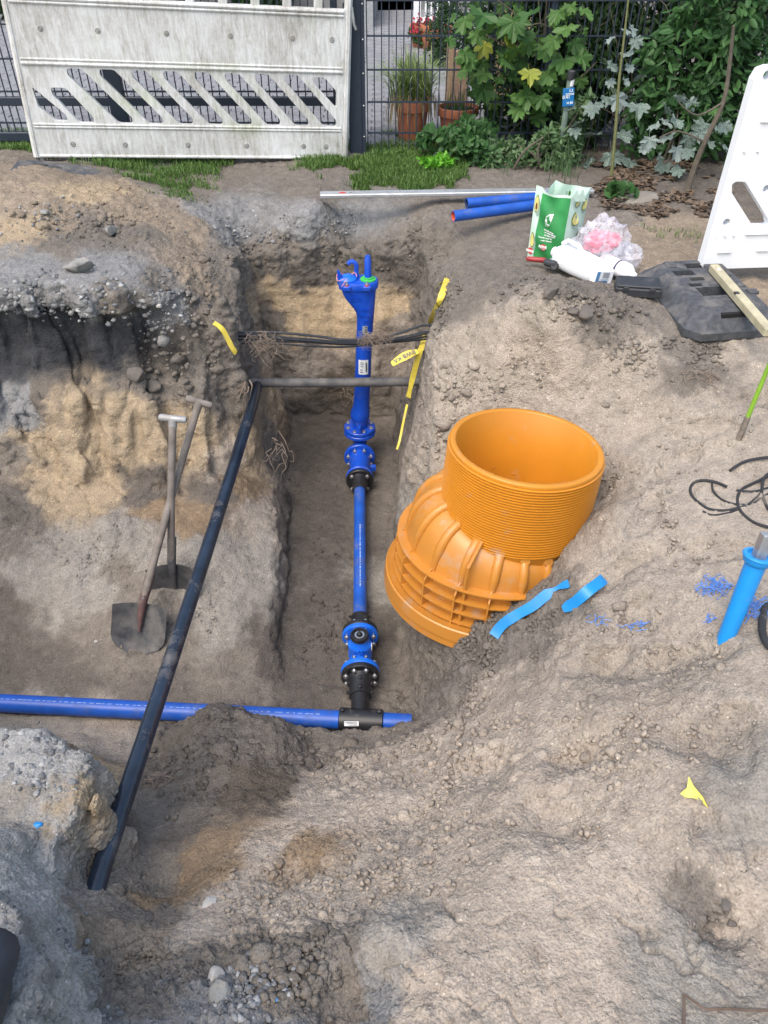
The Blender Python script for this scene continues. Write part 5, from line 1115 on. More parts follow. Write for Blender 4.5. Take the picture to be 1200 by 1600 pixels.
# ================================================================ FENCE, GATE, DRIVEWAY, HOUSE
M_anth = simple('anthracite_powder_coat', (.022, .032, .052), .45, var=.1, scale=20, dust=.08, dustcol=(.1, .1, .1))
FY = 6.0
def fx(x, y): return px(x, y, Y=FY)
def wires(name, x0, x1, z0, z1, parent, step=.05, hstep=.2, hz0=.12, rv=.0036):
    mb = MB(); x = x0
    while x <= x1 + 1e-6: mb.box((x, FY, (z0 + z1) / 2), (rv * 2, rv * 2, z1 - z0)); x += step
    z = hz0
    while z < z1:
        for dy in (-.008, .008): mb.box(((x0 + x1) / 2, FY + dy, z), (x1 - x0, .008, .008))
        z += hstep
    return mb.build(name, M_anth, parent, smooth=False)
fz_ = 1.55
gate = empty('gate', (fx(300, 215).x, FY, 0), label='dark anthracite wire gate with frame behind the grimy barrier', cat='gate')
gx0, gx1 = -3.9, fx(528, 160).x
zr0, zr1 = fx(20, 213).z, fx(20, 158).z
for z, h in ((zr0, .06), (zr1, .055), (1.2, .05)): MB().bevbox(((gx0 + gx1) / 2, FY, z), (gx1 - gx0, .04, h), .004).build('rail', M_anth, gate, smooth=False)
for x, w in ((fx(182, 150).x, .115), (fx(526, 150).x, .045), (-2.95, .05), (-3.85, .08)): MB().bevbox((x, FY, .72), (w, .05, 1.34), .005).build('stile', M_anth, gate, smooth=False)
wires('wire_mesh', gx0 + .05, gx1 - .03, zr0, 1.2, gate, hz0=zr0 + .09, hstep=.2)
pole = empty('fence_post', (fx(558, 225).x, FY, 0), label='thick dark anthracite fence post between gate and wire fence', cat='post')
MB().bevbox((fx(557, 225).x, FY - .01, .75), (.095, .08, 1.7), .006).build('post', M_anth, pole, smooth=False); MB().box((fx(569.5, 225).x, FY - .02, .75), (.022, .05, 1.66)).build('clamp_strip', M_anth, pole, smooth=False)
for k in range(7): MB().lathe([(.006, 0), (.006, .004), (.003, .006)], 8, M=Matrix.Translation((fx(569.5, 225).x, FY - .046, .12 + .2 * k)) @ Matrix.Rotation(R(90), 4, 'X')).build('screw', M_steel, pole)
for z in (.33, .9): MB().bevbox((fx(545, 225).x, FY - .015, z), (.03, .03, .05), .004).build('hinge', M_anth, pole, smooth=False)
wf = empty('wire_fence', (fx(690, 225).x, FY, 0), label='dark double wire mesh fence in front of the flower pots', cat='fence')
wires('wire_mesh', fx(575, 225).x, 2.6, .02, fz_, wf, hz0=.135)
for x in (fx(845, 200).x, 2.4): MB().bevbox((x, FY + .03, .72), (.05, .05, 1.6), .005).build('post', M_anth, wf, smooth=False)

# ---- driveway of grey blocks behind the fence
def paver_mat():
    m, N, L, B = new_mat('concrete_block'); B.inputs['Roughness'].default_value = .9
    oi = N.new('ShaderNodeObjectInfo'); n = noise_node(N, L, 7, 5, .65); n2 = noise_node(N, L, 160, 3)
    r = ramp(N, [(.3, (.16, .165, .18)), (.7, (.24, .245, .26))]); L.new(n.outputs['Fac'], r.inputs['Fac'])
    r2 = ramp(N, [(.0, (.84, .84, .84)), (1, (1.12, 1.12, 1.12))]); L.new(oi.outputs['Random'], r2.inputs['Fac']); mx = N.new('ShaderNodeMixRGB'); mx.blend_type = 'MULTIPLY'; mx.inputs[0].default_value = 1; L.new(r.outputs[0], mx.inputs[1]); L.new(r2.outputs[0], mx.inputs[2]); L.new(mx.outputs[0], B.inputs['Base Color'])
    bn = N.new('ShaderNodeBump'); bn.inputs['Strength'].default_value = .3; bn.inputs['Distance'].default_value = .003; L.new(n2.outputs['Fac'], bn.inputs['Height']); L.new(bn.outputs[0], B.inputs['Normal']); return m
M_paver = paver_mat(); M_joint = simple('joint_sand', (.10, .095, .088), .95, var=.3)
jb = MB(); jb.add([(-6, 6.14, .0), (2.0, 6.14, .0), (2.0, 15, .0), (-6, 15, .0)], [(0, 1, 2, 3)]); drive = tag(jb.build('driveway', M_joint), kind='structure')
pm_ = MB().bevbox((0, 0, -.002), (.194, .094, .05), .006); pme = pm_.build('paver', M_paver, drive, smooth=False); pmesh = pme.data; bpy.data.objects.remove(pme)
cells = []
for r_ in range(80):
    y = 6.2 + r_ * .1
    for c in range(38):
        x = -5.6 + c * .2 + (.1 if r_ % 2 else 0)
        if x > 1.9: continue
        cells.append((x, y))
# what the photo shows largest: the strip seen through the slots and right of the post
cells.sort(key=lambda q: depth((q[0], q[1], 0)) + (0 if (-2.9 < q[0] < .55) else 3))
for (x, y) in cells[:300]:
    o = bpy.data.objects.new('paver', pmesh); COL.objects.link(o); o.parent = drive; o.location = (x, y, random.uniform(-.0025, .0025)); o.rotation_euler = (random.uniform(-.008, .008), random.uniform(-.008, .008), 0)
mb = MB()
for (x, y) in cells[300:]: mb.bevbox((x, y, -.002 + random.uniform(-.002, .002)), (.194, .094, .05), .006)
tag(mb.build('far_pavers', M_paver, drive, smooth=False), kind='stuff')

# ---- house front and yard wall at the back
M_plaster = simple('dark_plaster', (.11, .115, .12), .9, var=.15, scale=4, bump=.2); M_frame = simple('white_frame', (.74, .75, .76), .5, var=.04); M_glass = simple('dark_glass', (.012, .016, .018), .12, spec=.8); M_plinth = simple('plinth', (.2, .2, .2), .9, var=.2, scale=8)
hs = empty('house', (0, 13.2, 0), label='dark house front with windows at the back of the driveway', cat='house')
MB().box((0, 13.35, 2.0), (22, .3, 4.0)).build('wall', M_plaster, hs, smooth=False); MB().box((0, 13.185, .15), (22, .04, .3)).build('plinth', M_plinth, hs, smooth=False)
for x in (-5.5, -3.0, -1.2, 2.6, 5): 
    wn_ = MB().box((x, 13.19, 1.2), (1.1, .06, 1.1)).build('window', M_frame, hs, smooth=False); MB().box((x, 13.155, 1.2), (.96, .02, .96)).build('pane', M_glass, wn_, smooth=False)
dr_ = MB().box((.05, 13.19, 1.0), (.9, .05, 2.0)).build('door', simple('door_dark', (.03, .035, .04), .5), hs, smooth=False); MB().lathe([(.02, 0), (.02, .06)], 8, M=Matrix.Translation((.4, 13.1, 1.0))).build('handle', M_steel, dr_)
ws = px(583, 46, Z=.0); we = px(604, 5, Z=.0)
yw = MB(); yw.loft([[(ws.x - .12, ws.y, 0), (ws.x + .0, ws.y, 0), (ws.x + .0, ws.y, .42), (ws.x - .12, ws.y, .42)], [(we.x - .22, we.y, 0), (we.x - .1, we.y, 0), (we.x - .1, we.y, .5), (we.x - .22, we.y, .5)]]); tag(yw.build('yard_wall', simple('render_grey', (.3, .31, .32), .9, var=.15)), 'low grey rendered yard wall running back beside the driveway', 'wall')
# white railing by the house
rl = px(672, 38, Z=0); rlg = empty('white_railing', rl, label='white barred railing at the back right of the fence post', cat='railing')
w_ = .55
for z in (.05, .95): MB().box((rl.x + .08, rl.y, z), (w_, .04, .06)).build('rail', M_frame, rlg, smooth=False)
MB().box((rl.x - .19, rl.y, .5), (.07, .05, 1.0)).build('post', M_frame, rlg, smooth=False)
for k in range(7): MB().box((rl.x - .14 + .075 * k, rl.y, .5), (.022, .022, .86)).build('bar', M_frame, rlg, smooth=False)
# pale yellow shed wall behind the maple
M_shed = simple('yellow_plaster', (.50, .43, .22), .85, var=.1, scale=6, bump=.2); s0_ = px(768, 186, Z=0)
sh = empty('garden_shed', (s0_.x, s0_.y, 0), label='pale yellow shed wall behind the maple leaves', cat='shed')
MB().box((s0_.x + .45, s0_.y + .4, .8), (.9, .8, 1.6)).build('wall', M_shed, sh, smooth=False)
for k in range(7): MB().box((s0_.x + .45, s0_.y - .003, .12 + .22 * k), (.9, .006, .008)).build('board_joint', simple('joint_dark', (.2, .17, .09), .9), sh, smooth=False)
MB().box((s0_.x - .035, s0_.y + .02, .8), (.05, .06, 1.6)).build('corner_post', M_anth, sh, smooth=False)
sv = MB().box((s0_.x - .02, s0_.y - .03, 1.02), (.2, .03, .34)).build('shutter', M_frame, sh, smooth=False)
for k in range(8): MB().box((s0_.x - .02, s0_.y - .05, .88 + .04 * k), (.17, .012, .022)).build('slat', M_frame, sv, smooth=False)
# wooden offcut leaning by the pot
lw = px(714, 190, Z=0); lwr = empty('timber_slab', lw, label='weathered reddish timber slab leaning behind the right flower pot', cat='timber')
M_slab = simple('weathered_board', (.30, .20, .15), .85, var=.3, scale=9, bump=.3)
MB().bevbox((lw.x + .0, lw.y + .06, .25), (.16, .05, .5), .01, M=Matrix.Translation((0, 0, 0))).build('board', M_slab, lwr, smooth=False); MB().bevbox((lw.x - .075, lw.y + .05, .28), (.06, .05, .56), .01).build('board', simple('fresh_board', (.36, .25, .17), .8, var=.2), lwr, smooth=False)

# ---- terracotta pots
M_terra = simple('terracotta', (.38, .135, .072), .8, var=.18, scale=9, bump=.15, dust=.2, dustcol=(.4, .28, .2)); M_potsoil = simple('pot_soil', (.03, .024, .018), .95)
def pot(p, r, h, label, mat=None, group=None, name='flower_pot'):
    root = empty(name, p, label=label, cat='pot', group=group); m_ = mat or M_terra
    MB().lathe([(r * .68, 0), (r * .7, .004), (r * .88, h * .76), (r * .99, h * .765), (r, h * .79), (r, h * .985), (r * .985, h), (r * .9, h), (r * .86, h * .8)], 32, M=Matrix.Translation(p), caps=(True, False)).build('pot', m_, root, angle=30)
    MB().lathe([(r * .875, h * .9), (.001, h * .92)], 20, M=Matrix.Translation(p), caps=(False, True)).build('soil', M_potsoil, root); return root
P1 = px(643, 220, Z=0); P2 = px(713, 219, Z=0)
pot1 = pot(P1, .135, .285, 'terracotta pot with arching striped grass behind the wire fence'); pot2 = pot(P2, .155, .235, 'wide terracotta pot with few green shoots right of the grass pot')
for (x, y, r_, h, lab) in ((656, 76, .12, .24, 'pale terracotta pot with red flowers, leftmost at the back of the driveway'), (673, 79, .13, .26, 'grooved terracotta pot with red flowers, middle one at the back'), (688, 84, .12, .27, 'terracotta pot at the back right against the hedge')):
    p = px(x, y, Z=0); pot(p, r_, h, lab, group='pots at the back of the driveway')
for (x, y, lab) in ((362, 13, 'terracotta pot seen between the barrier pickets'), (176, 12, 'terracotta pot far left behind the barrier pickets')):
    p = px(x, y, Z=0); pot(p, .22, .4, lab, group='pots at the back of the driveway')

# ================================================================ PLANTS
def leaf_mat(name, c0, c1, rough=.5, trans=.25, mild=None):
    m, N, L, B = new_mat(name); B.inputs['Roughness'].default_value = rough; B.inputs['Specular IOR Level'].default_value = .35
    oi = N.new('ShaderNodeObjectInfo'); n = noise_node(N, L, 9, 3); ge = N.new('ShaderNodeNewGeometry')
    ad = N.new('ShaderNodeMath'); ad.operation = 'ADD'; L.new(ge.outputs['Random Per Island'], ad.inputs[0]); L.new(oi.outputs['Random'], ad.inputs[1]); fr = N.new('ShaderNodeMath'); fr.operation = 'FRACT'; L.new(ad.outputs[0], fr.inputs[0])
    r = ramp(N, [(0, c0), (1, c1)]); L.new(fr.outputs[0], r.inputs['Fac']); out = r.outputs[0]
    if mild:
        n3 = noise_node(N, L, 34, 5, .75); a = ramp(N, [(.5 - mild * .5, (0, 0, 0)), (.62 - mild * .3, (1, 1, 1))]); L.new(n3.outputs['Fac'], a.inputs['Fac'])
        mx = N.new('ShaderNodeMixRGB'); mx.inputs[2].default_value = (.26, .32, .305, 1); L.new(a.outputs[0], mx.inputs[0]); L.new(out, mx.inputs[1]); out = mx.outputs[0]
    L.new(out, B.inputs['Base Color'])
    tr = N.new('ShaderNodeBsdfTranslucent'); L.new(out, tr.inputs['Color']); ms = N.new('ShaderNodeMixShader'); ms.inputs[0].default_value = trans
    L.new(B.outputs[0], ms.inputs[1]); L.new(tr.outputs[0], ms.inputs[2]); L.new(ms.outputs[0], N['Material Output'].inputs[0]); return m
M_maple = leaf_mat('maple_leaf', (.042, .11, .027), (.095, .19, .045)); M_maple_y = leaf_mat('yellowing_leaf', (.22, .28, .04), (.34, .34, .06)); M_mild = leaf_mat('mildewed_leaf', (.05, .11, .05), (.08, .15, .07), mild=.5); M_mild2 = leaf_mat('speckled_leaf', (.03, .08, .035), (.05, .11, .05), mild=.2)
M_hedge = leaf_mat('hedge_leaf', (.014, .04, .014), (.045, .095, .03)); M_hedge2 = leaf_mat('creeper_leaf', (.015, .042, .016), (.04, .085, .03)); M_grass = leaf_mat('grass_blade', (.06, .13, .025), (.15, .25, .065), trans=.3); M_weed = leaf_mat('weed_leaf', (.03, .09, .025), (.07, .16, .05)); M_bright = leaf_mat('bright_weed', (.10, .32, .02), (.16, .42, .04))
M_variegated = leaf_mat('striped_grass', (.14, .24, .05), (.40, .46, .20)); M_dry = leaf_mat('dry_blade', (.34, .24, .12), (.48, .38, .22)); M_litter = leaf_mat('dead_leaf', (.05, .038, .03), (.19, .135, .09), trans=.1); M_bark = simple('bark', (.10, .085, .065), .9, var=.3, scale=25, bump=.5, bscale=50); M_greenstem = simple('green_stem', (.16, .17, .07), .6, var=.2)
M_tallgrass = leaf_mat('tall_grass', (.06, .13, .05), (.14, .22, .10))

def maple_mesh(name, seed):
    rnd = random.Random(seed); tips = [(0, 1.0), (38, .92), (78, .72), (118, .46)]; pts = []
    half = [(0, 1.0), (7, .84), (12, .90), (19, .72), (25, .66), (31, .82), (38, .98), (45, .82), (51, .86), (57, .68), (64, .60), (71, .76), (79, .88), (88, .68), (100, .54), (116, .62), (138, .44), (162, .26)]
    full = [(-a, r_) for a, r_ in half[::-1][:-1]] + half if False else [(a, r_) for a, r_ in half] + [(360 - a, r_) for a, r_ in half[::-1][:-1]]
    vs_ = []; cu, fo, tw = rnd.uniform(-.15, .8), rnd.uniform(.02, .42), rnd.uniform(-.3, .3)
    for a, r_ in full:
        r_ *= rnd.uniform(.93, 1.07); t = R(a); x, y = math.sin(t) * r_ * .5, math.cos(t) * r_ * .5 + .18
        vs_.append((x, y, -cu * (x * x + y * y) * .6 + .05 * math.sin(6 * a / 57 + seed) + fo * abs(x) + tw * x * y))
    vs_.append((0, .18, .0)); n = len(full); fs_ = [(i, (i + 1) % n, n) for i in range(n)]
    # stalk
    b0 = len(vs_); vs_ += [(-.008, .12, 0), (.008, .12, 0), (.006, -.35, -.06), (-.006, -.35, -.06)]; fs_.append((b0, b0 + 1, b0 + 2, b0 + 3))
    me = bpy.data.meshes.new(name); me.from_pydata(vs_, [], fs_); me.update(); return me
maple_shapes = [maple_mesh('maple_leaf', k) for k in range(7)]
_leafcache = {}
def add_leaf(parent, p, size, yaw, pitch, roll, mat, rnd):
    k = (rnd.randrange(7), mat.name)
    if k not in _leafcache:
        me = maple_shapes[k[0]].copy(); me.materials.append(mat); _leafcache[k] = me
    o = bpy.data.objects.new('leaf', _leafcache[k]); COL.objects.link(o); o.parent = parent
    if parent.type == 'EMPTY': o.matrix_parent_inverse = Matrix.Translation(-Vector(parent.location))
    o.location = p; o.rotation_euler = (pitch, roll, yaw); o.scale = (size,) * 3
    return o
def sapling(name, base, stems, leaves, label, stem_mat, cat='tree'):
    """stems: list of (path, radius); leaves: list of (point, size, mat)"""
    root = empty(name, base, label=label, cat=cat); rnd = random.Random(len(leaves) * 7 + len(stems))
    for i, (path, r_) in enumerate(stems): MB().tube(smooth_path([Vector(p) for p in path], 4), [r_ * (1 - .6 * k / (4 * (len(path) - 1))) for k in range(4 * (len(path) - 1) + 1)], 7).build('trunk' if i == 0 else 'branch', stem_mat, root)
    for (p, s_, m_) in leaves:
        # blades hang outwards, faces tilted to the light and the viewer
        add_leaf(root, p, s_, math.pi + rnd.uniform(-1.0, 1.0), R(-38) + rnd.uniform(-.45, .45), rnd.uniform(-.5, .5), m_, rnd) if rnd.random() < .8 else add_leaf(root, p, s_, rnd.uniform(0, 6.28), R(-20) + rnd.uniform(-.5, .4), rnd.uniform(-.5, .5), m_, rnd)
    return root
rnd = random.Random(11)
# maple hanging over the fence
lv = []
for (x, y, s_) in ((728,22,34),(722,75,28),(757,18,40),(762,60,30),(800,20,42),(795,60,36),(840,18,36),(865,30,26),(735,105,26),(718,88,30),(780,85,32),(785,118,32),(805,70,34),(748,130,36),(765,110,28),(820,88,34),(830,110,30),(850,75,34),(870,52,30),(888,40,32),(880,85,40),(895,62,30),(858,104,30),(812,128,30),(828,140,34),(845,128,28),(865,115,28),(792,145,24),(812,160,30),(838,158,28),(855,170,26),(835,178,30),(848,145,26),(820,45,30),(775,40,34),(700,60,20),(742,50,26),(870,12,30),(905,20,28),(900,80,30),(815,105,30),(835,60,30),(790,30,32),(755,88,28),(885,110,24),(872,138,26),(868,128,22),(902,120,22),(740,85,22)):
    p = px(x + rnd.uniform(-4, 4), y + rnd.uniform(-4, 4), Y=5.86 + rnd.uniform(-.12, .14)); lv.append((p, s_ * 4.7 / 1000 * 1.35, M_maple_y if rnd.random() < .07 else M_maple))
for k in range(130):
    p = px(rnd.uniform(715, 915), rnd.uniform(-60, 170), Y=6.0 + rnd.uniform(-.1, .4)); lv.append((p, rnd.uniform(.08, .19), M_maple))
b0_ = px(838, 214, Z=0); b0_.y = 6.12
sapling('maple_sapling', b0_, [([b0_, (b0_.x - .02, 6.1, .35), (b0_.x - .1, 6.05, .8), (b0_.x - .12, 6.0, 1.4)], .014), ([(b0_.x - .03, 6.08, .4), (b0_.x - .25, 5.95, .62), (b0_.x - .5, 5.9, .75)], .008), ([(b0_.x - .02, 6.1, .3), (b0_.x + .12, 5.95, .45), (b0_.x + .25, 5.9, .6)], .008), ([(b0_.x - .06, 6.06, .6), (b0_.x - .3, 5.95, .85), (b0_.x - .55, 5.9, 1.0)], .007)], lv, 'green maple with large lobed leaves hanging over the wire fence', M_bark)
# mildewed saplings
lv = []
for (x, y, s_, m_) in ((985,38,24,0),(972,46,20,0),(992,58,22,1),(958,58,18,0),(978,82,24,0),(948,100,26,1),(984,100,18,0),(976,122,18,0),(950,125,18,0),(962,146,34,0),(930,160,34,1),(995,162,38,1),(945,150,22,1),(965,206,36,1),(936,212,38,1),(912,190,26,1),(900,165,22,1),(895,200,24,1),(915,250,46,2),(985,248,42,2),(955,235,36,2),(1010,120,24,2),(1000,130,22,3)):
    p = px(x, y, Y=5.62 + rnd.uniform(-.06, .06)); lv.append((p, s_ * 4.45 / 1000 * 1.2, (M_mild, M_mild2, M_mild2, M_maple)[m_]))
q0 = px(955, 278, Z=.0); q1 = px(962, 200, Y=q0.y); q2 = px(967, 130, Y=q0.y); q3 = px(975, 60, Y=q0.y); q4 = px(984, -20, Y=q0.y)
sapling('maple_sapling', q0, [([q0, q1, q2, q3, q4], .012)], lv, 'thin upright maple sapling with white mildewed leaves', M_greenstem)
lv = []
for (x, y, s_, m_) in ((1058,148,26,0),(1075,155,26,1),(1040,165,26,1),(1032,185,30,0),(1015,212,28,0),(1030,200,26,0),(1058,185,30,1),(1048,210,32,0),(1072,208,32,1),(1055,228,32,0),(1028,238,30,1),(1080,232,26,1),(1010,225,22,0),(1095,200,28,2),(1105,190,34,2),(1118,205,30,1),(1100,218,30,1),(1125,225,24,1),(1130,190,26,2),(1040,255,30,2),(1065,262,26,2),(1088,165,30,3),(1110,170,26,3),(1100,290,28,2),(1115,300,26,2),(1090,305,22,2)):
    p = px(x, y, Y=5.42 + rnd.uniform(-.1, .1)); lv.append((p, s_ * 4.3 / 1000 * 1.2, (M_mild, M_mild2, M_mild2, M_maple)[m_]))
t0 = px(1073, 300, Z=.0); t1 = px(1085, 262, Y=t0.y + .02); t2 = px(1101, 222, Y=t0.y + .03); t3 = px(1130, 160, Y=t0.y + .05); t4 = px(1140, 100, Y=t0.y + .1); t5 = px(1146, 40, Y=t0.y + .1)
sapling('maple_sapling', t0, [([t0, t1, t2, t3, t4, t5], .022), ([t2, px(1060, 205, Y=t0.y), px(1030, 215, Y=t0.y)], .007), ([t3, px(1090, 180, Y=t0.y), px(1060, 160, Y=t0.y)], .007)], lv, 'leaning grey maple stem with pale mildewed leaves near the clean barrier', M_bark)

# ---- leafy masses: one mesh of many small leaf faces per plant
def leaf_cloud(name, mat, parent, centres, n, l, w, seed, hang=.5, droop=.2):
    """centres: list of (centre, (rx, ry, rz)); hang: 0 random .. 1 pointing down"""
    rs = np.random.RandomState(seed); C = np.array([c for c, r_ in centres]); Rr = np.array([r_ for c, r_ in centres]); vol = Rr.prod(1) ** .7; k = rs.choice(len(C), n, p=vol / vol.sum())
    d = rs.normal(size=(n, 3)); d /= np.linalg.norm(d, axis=1)[:, None]; rad = rs.uniform(.35, 1, n) ** .45; P = C[k] + d * rad[:, None] * Rr[k]
    P += .10 * np.stack([perlin(P, 5, seed), perlin(P, 5, seed + 1), perlin(P, 5, seed + 2)], 1); P = P[P[:, 2] > .01]; n = len(P)
    ax_ = rs.normal(size=(n, 3)); ax_[:, 2] = ax_[:, 2] * (1 - hang) - hang * 1.6; ax_[:, 1] -= .3; ax_ /= np.linalg.norm(ax_, axis=1)[:, None]
    sd = np.cross(ax_, rs.normal(size=(n, 3)) + np.array([0, -1.2, .8])); sd /= np.linalg.norm(sd, axis=1)[:, None] + 1e-9; nn = np.cross(ax_, sd)
    L_ = l * rs.uniform(.6, 1.25, n)[:, None]; W = w * rs.uniform(.7, 1.2, n)[:, None]
    v = np.stack([P, P + ax_ * L_ * .35 + sd * W * .5 + nn * W * .12, P + ax_ * L_ * .75 + sd * W * .34, P + ax_ * L_ - nn * L_ * droop * .4, P + ax_ * L_ * .75 - sd * W * .34, P + ax_ * L_ * .35 - sd * W * .5 + nn * W * .12], 1).reshape(-1, 3)
    b = np.arange(n)[:, None] * 6; f = np.concatenate([b + np.array([0, 1, 2, 3]), b + np.array([0, 3, 4, 5])], 1).reshape(-1, 4)
    me = bpy.data.meshes.new(name); me.vertices.add(len(v)); me.vertices.foreach_set('co', v.astype(np.float32).ravel()); me.loops.add(f.size); me.loops.foreach_set('vertex_index', f.astype(np.int32).ravel()); me.polygons.add(len(f)); me.polygons.foreach_set('loop_start', np.arange(0, f.size, 4, dtype=np.int32)); me.update(calc_edges=True); me.materials.append(mat)
    return link(bpy.data.objects.new(name, me), parent)
def shrub(name, base, centres, n, l, w, mat, label, seed, stems=4, hang=.5, cat='shrub', group=None):
    root = empty(name, base, label=label, cat=cat, group=group); rr = random.Random(seed)
    for k in range(stems):
        c, r_ = centres[rr.randrange(len(centres))]; e = Vector(c) + Vector((rr.uniform(-.5, .5) * r_[0], rr.uniform(-.4, .4) * r_[1], r_[2] * .7)); b_ = Vector(base) + Vector((rr.uniform(-.12, .12), rr.uniform(-.08, .08), -.02)); m_ = b_.lerp(e, .5) + Vector((rr.uniform(-.1, .1), rr.uniform(-.08, .08), .03))
        MB().tube(smooth_path([b_, m_, e], 4), [.010 - .0008 * q for q in range(9)], 6).build('stem', M_bark, root)
    leaf_cloud('foliage', mat, root, centres, n, l, w, seed, hang); return root
HX = lambda x, y, Y: px(x, y, Y=Y)
shrub('hedge_shrub', (1.6, 6.25, 0), [((1.35, 6.2, .45), (.35, .22, .5)), ((1.45, 6.4, .55), (.4, .22, .6)), ((1.75, 6.35, .95), (.4, .25, .4)), ((1.3, 6.45, 1.1), (.35, .22, .35))], 9500, .085, .026, M_hedge, 'dense dark hanging foliage behind the upright mildewed sapling', 21, hang=.75)
shrub('hedge_shrub', (2.25, 6.2, 0), [((2.2, 6.3, .5), (.42, .3, .55)), ((2.3, 6.2, .95), (.45, .3, .4)), ((2.65, 6.2, .6), (.4, .3, .6))], 6200, .08, .03, M_hedge, 'dense dark hanging foliage behind the clean barrier', 22, hang=.6)
shrub('hedge_shrub', (1.95, 5.78, 0), [((2.0, 5.8, .62), (.34, .16, .3)), ((2.15, 5.7, .95), (.34, .16, .3)), ((1.9, 5.85, .25), (.26, .16, .24)), ((2.35, 5.75, .4), (.3, .2, .4))], 2300, .09, .034, M_weed, 'mid green leafy bush at the foot of the dark hedge', 23, hang=.45)
shrub('hedge_shrub', (.95, 6.5, 0), [((.95, 6.5, .6), (.35, .25, .75)), ((1.2, 6.4, .9), (.35, .25, .5)), ((1.1, 6.2, .4), (.25, .2, .35))], 4200, .06, .03, M_hedge2, 'dark creeper shrub behind the blue marker sign', 24, hang=.5)
shrub('conifer_hedge', px(700, 92, Z=0), [(tuple(px(703, 70, Y=9.2)), (.22, .3, .5)), (tuple(px(706, 20, Y=9.3)), (.26, .3, .6))], 3800, .05, .018, M_hedge2, 'dark conifer hedge beside the back pots', 25, hang=.3)
for (x, y, sd, lab) in ((-3.2, 12.6, 31, 'dark shrub against the house far left'), (-1.75, 12.7, 32, 'dark shrub against the house behind the barrier pickets'), (-4.8, 12.2, 33, 'dark shrub at the far left end of the house')):
    shrub('yard_shrub', (x, y, 0), [((x, y, .5), (.6, .3, .5))], 1400, .1, .05, M_hedge2, lab, sd, group='shrubs along the house')
# flowers on the back pots
for (x, y, lab, sd) in ((656, 58, 'red flowering plant in the leftmost back pot', 35), (674, 60, 'red flowering plant in the middle back pot', 36)):
    p = px(x, y, Y=px(x, 78, Z=0).y); rt = shrub('potted_flower', p, [((p.x, p.y, p.z + .0), (.10, .08, .1))], 160, .05, .03, M_weed, lab, sd, stems=2, hang=.1, group='red flowers in the back pots')
    leaf_cloud('petals', simple('red_petal', (.35, .02, .04), .5), rt, [((p.x, p.y, p.z + .1), (.10, .08, .05))], 60, .04, .04, sd + 5, hang=.0)

# ---- grasses: joined ribbons
def blades(name, mat, parent, roots, seed, bend=1.0):
    """roots: arrays (n,3) base, (n,) height, (n,) width, heading random; three-segment blades"""
    P, Hh, W = roots; rs = np.random.RandomState(seed); n = len(P); a = rs.uniform(0, 6.283, n); out = np.stack([np.cos(a), np.sin(a), 0 * a], 1); sd = np.stack([-np.sin(a), np.cos(a), 0 * a], 1); lean = rs.uniform(.1, 1.0, n) * bend; vs_ = []
    for t in (0, .4, .75, 1.0):
        c = P + out * (Hh * lean * t ** 2 * .8)[:, None]; c[:, 2] += Hh * (t - .35 * lean * t ** 3); w = W * (1 - t) ** .6 * .5
        vs_ += [c - sd * w[:, None], c + sd * w[:, None]]
    V = np.stack(vs_, 1).reshape(-1, 3); b = np.arange(n)[:, None] * 8; f = np.concatenate([b + np.array(q) for q in ([0, 1, 3, 2], [2, 3, 5, 4], [4, 5, 7, 6])], 1).reshape(-1, 4)
    me = bpy.data.meshes.new(name); me.vertices.add(len(V)); me.vertices.foreach_set('co', V.astype(np.float32).ravel()); me.loops.add(f.size); me.loops.foreach_set('vertex_index', f.astype(np.int32).ravel()); me.polygons.add(len(f)); me.polygons.foreach_set('loop_start', np.arange(0, f.size, 4, dtype=np.int32)); me.update(calc_edges=True); me.materials.append(mat)
    return link(bpy.data.objects.new(name, me), parent)
def scatter(n, poly_px, seed, thr=-.1, freq=2.6):
    """points on the ground inside a photo polygon (Z=0), thinned by noise"""
    rs = np.random.RandomState(seed); W = [px(a, b_, Z=0) for a, b_ in poly_px]; xs = [p.x for p in W]; ys = [p.y for p in W]
    X = rs.uniform(min(xs), max(xs), n); Y = rs.uniform(min(ys), max(ys), n); d = sdist([(p.x, p.y) for p in W], X, Y); P = np.stack([X, Y, 0 * X], 1)
    k = (d + .22 * fbm(P, 5, 3, seed) + rs.normal(0, .03, n) > 0) & (fbm(P, freq, 3, seed + 3) > thr); P = P[k]
    for i in range(len(P)): P[i, 2] = gz(P[i, 0], P[i, 1]) + .004
    return P
lawn = [([(-150, 212), (360, 212), (370, 250), (345, 268), (240, 300), (120, 275), (60, 252), (-150, 262)], 42000, -.42), ([(440, 238), (545, 235), (560, 250), (700, 232), (730, 262), (700, 292), (560, 285), (500, 262), (445, 262)], 30000, -.45), ([(-150, 205), (560, 205), (560, 222), (-150, 222)], 9000, -.3), ([(230, 290), (330, 270), (345, 296), (280, 318)], 3000, .0), ([(540, 215), (720, 205), (740, 240), (560, 245)], 8000, -.3)]
for k, (pl, n, th) in enumerate(lawn):
    P = scatter(n, pl, 60 + k, th); rs = np.random.RandomState(k); s_ = 1 if k != 3 else .6
    tag(blades('grass', M_grass, None, (P, rs.uniform(.015, .06, len(P)) * s_, rs.uniform(.004, .009, len(P))), 80 + k, 1.0), 'short green grass in patches along the fence', 'grass', kind='stuff')
P = scatter(2400, [(770, 215), (900, 200), (905, 292), (840, 290), (760, 270)], 70, -.1); rs = np.random.RandomState(4)
tag(blades('tall_grass', M_tallgrass, None, (P, rs.uniform(.08, .26, len(P)), rs.uniform(.003, .007, len(P))), 90, .8), 'rank tall grass below the marker sign', 'grass', kind='stuff')
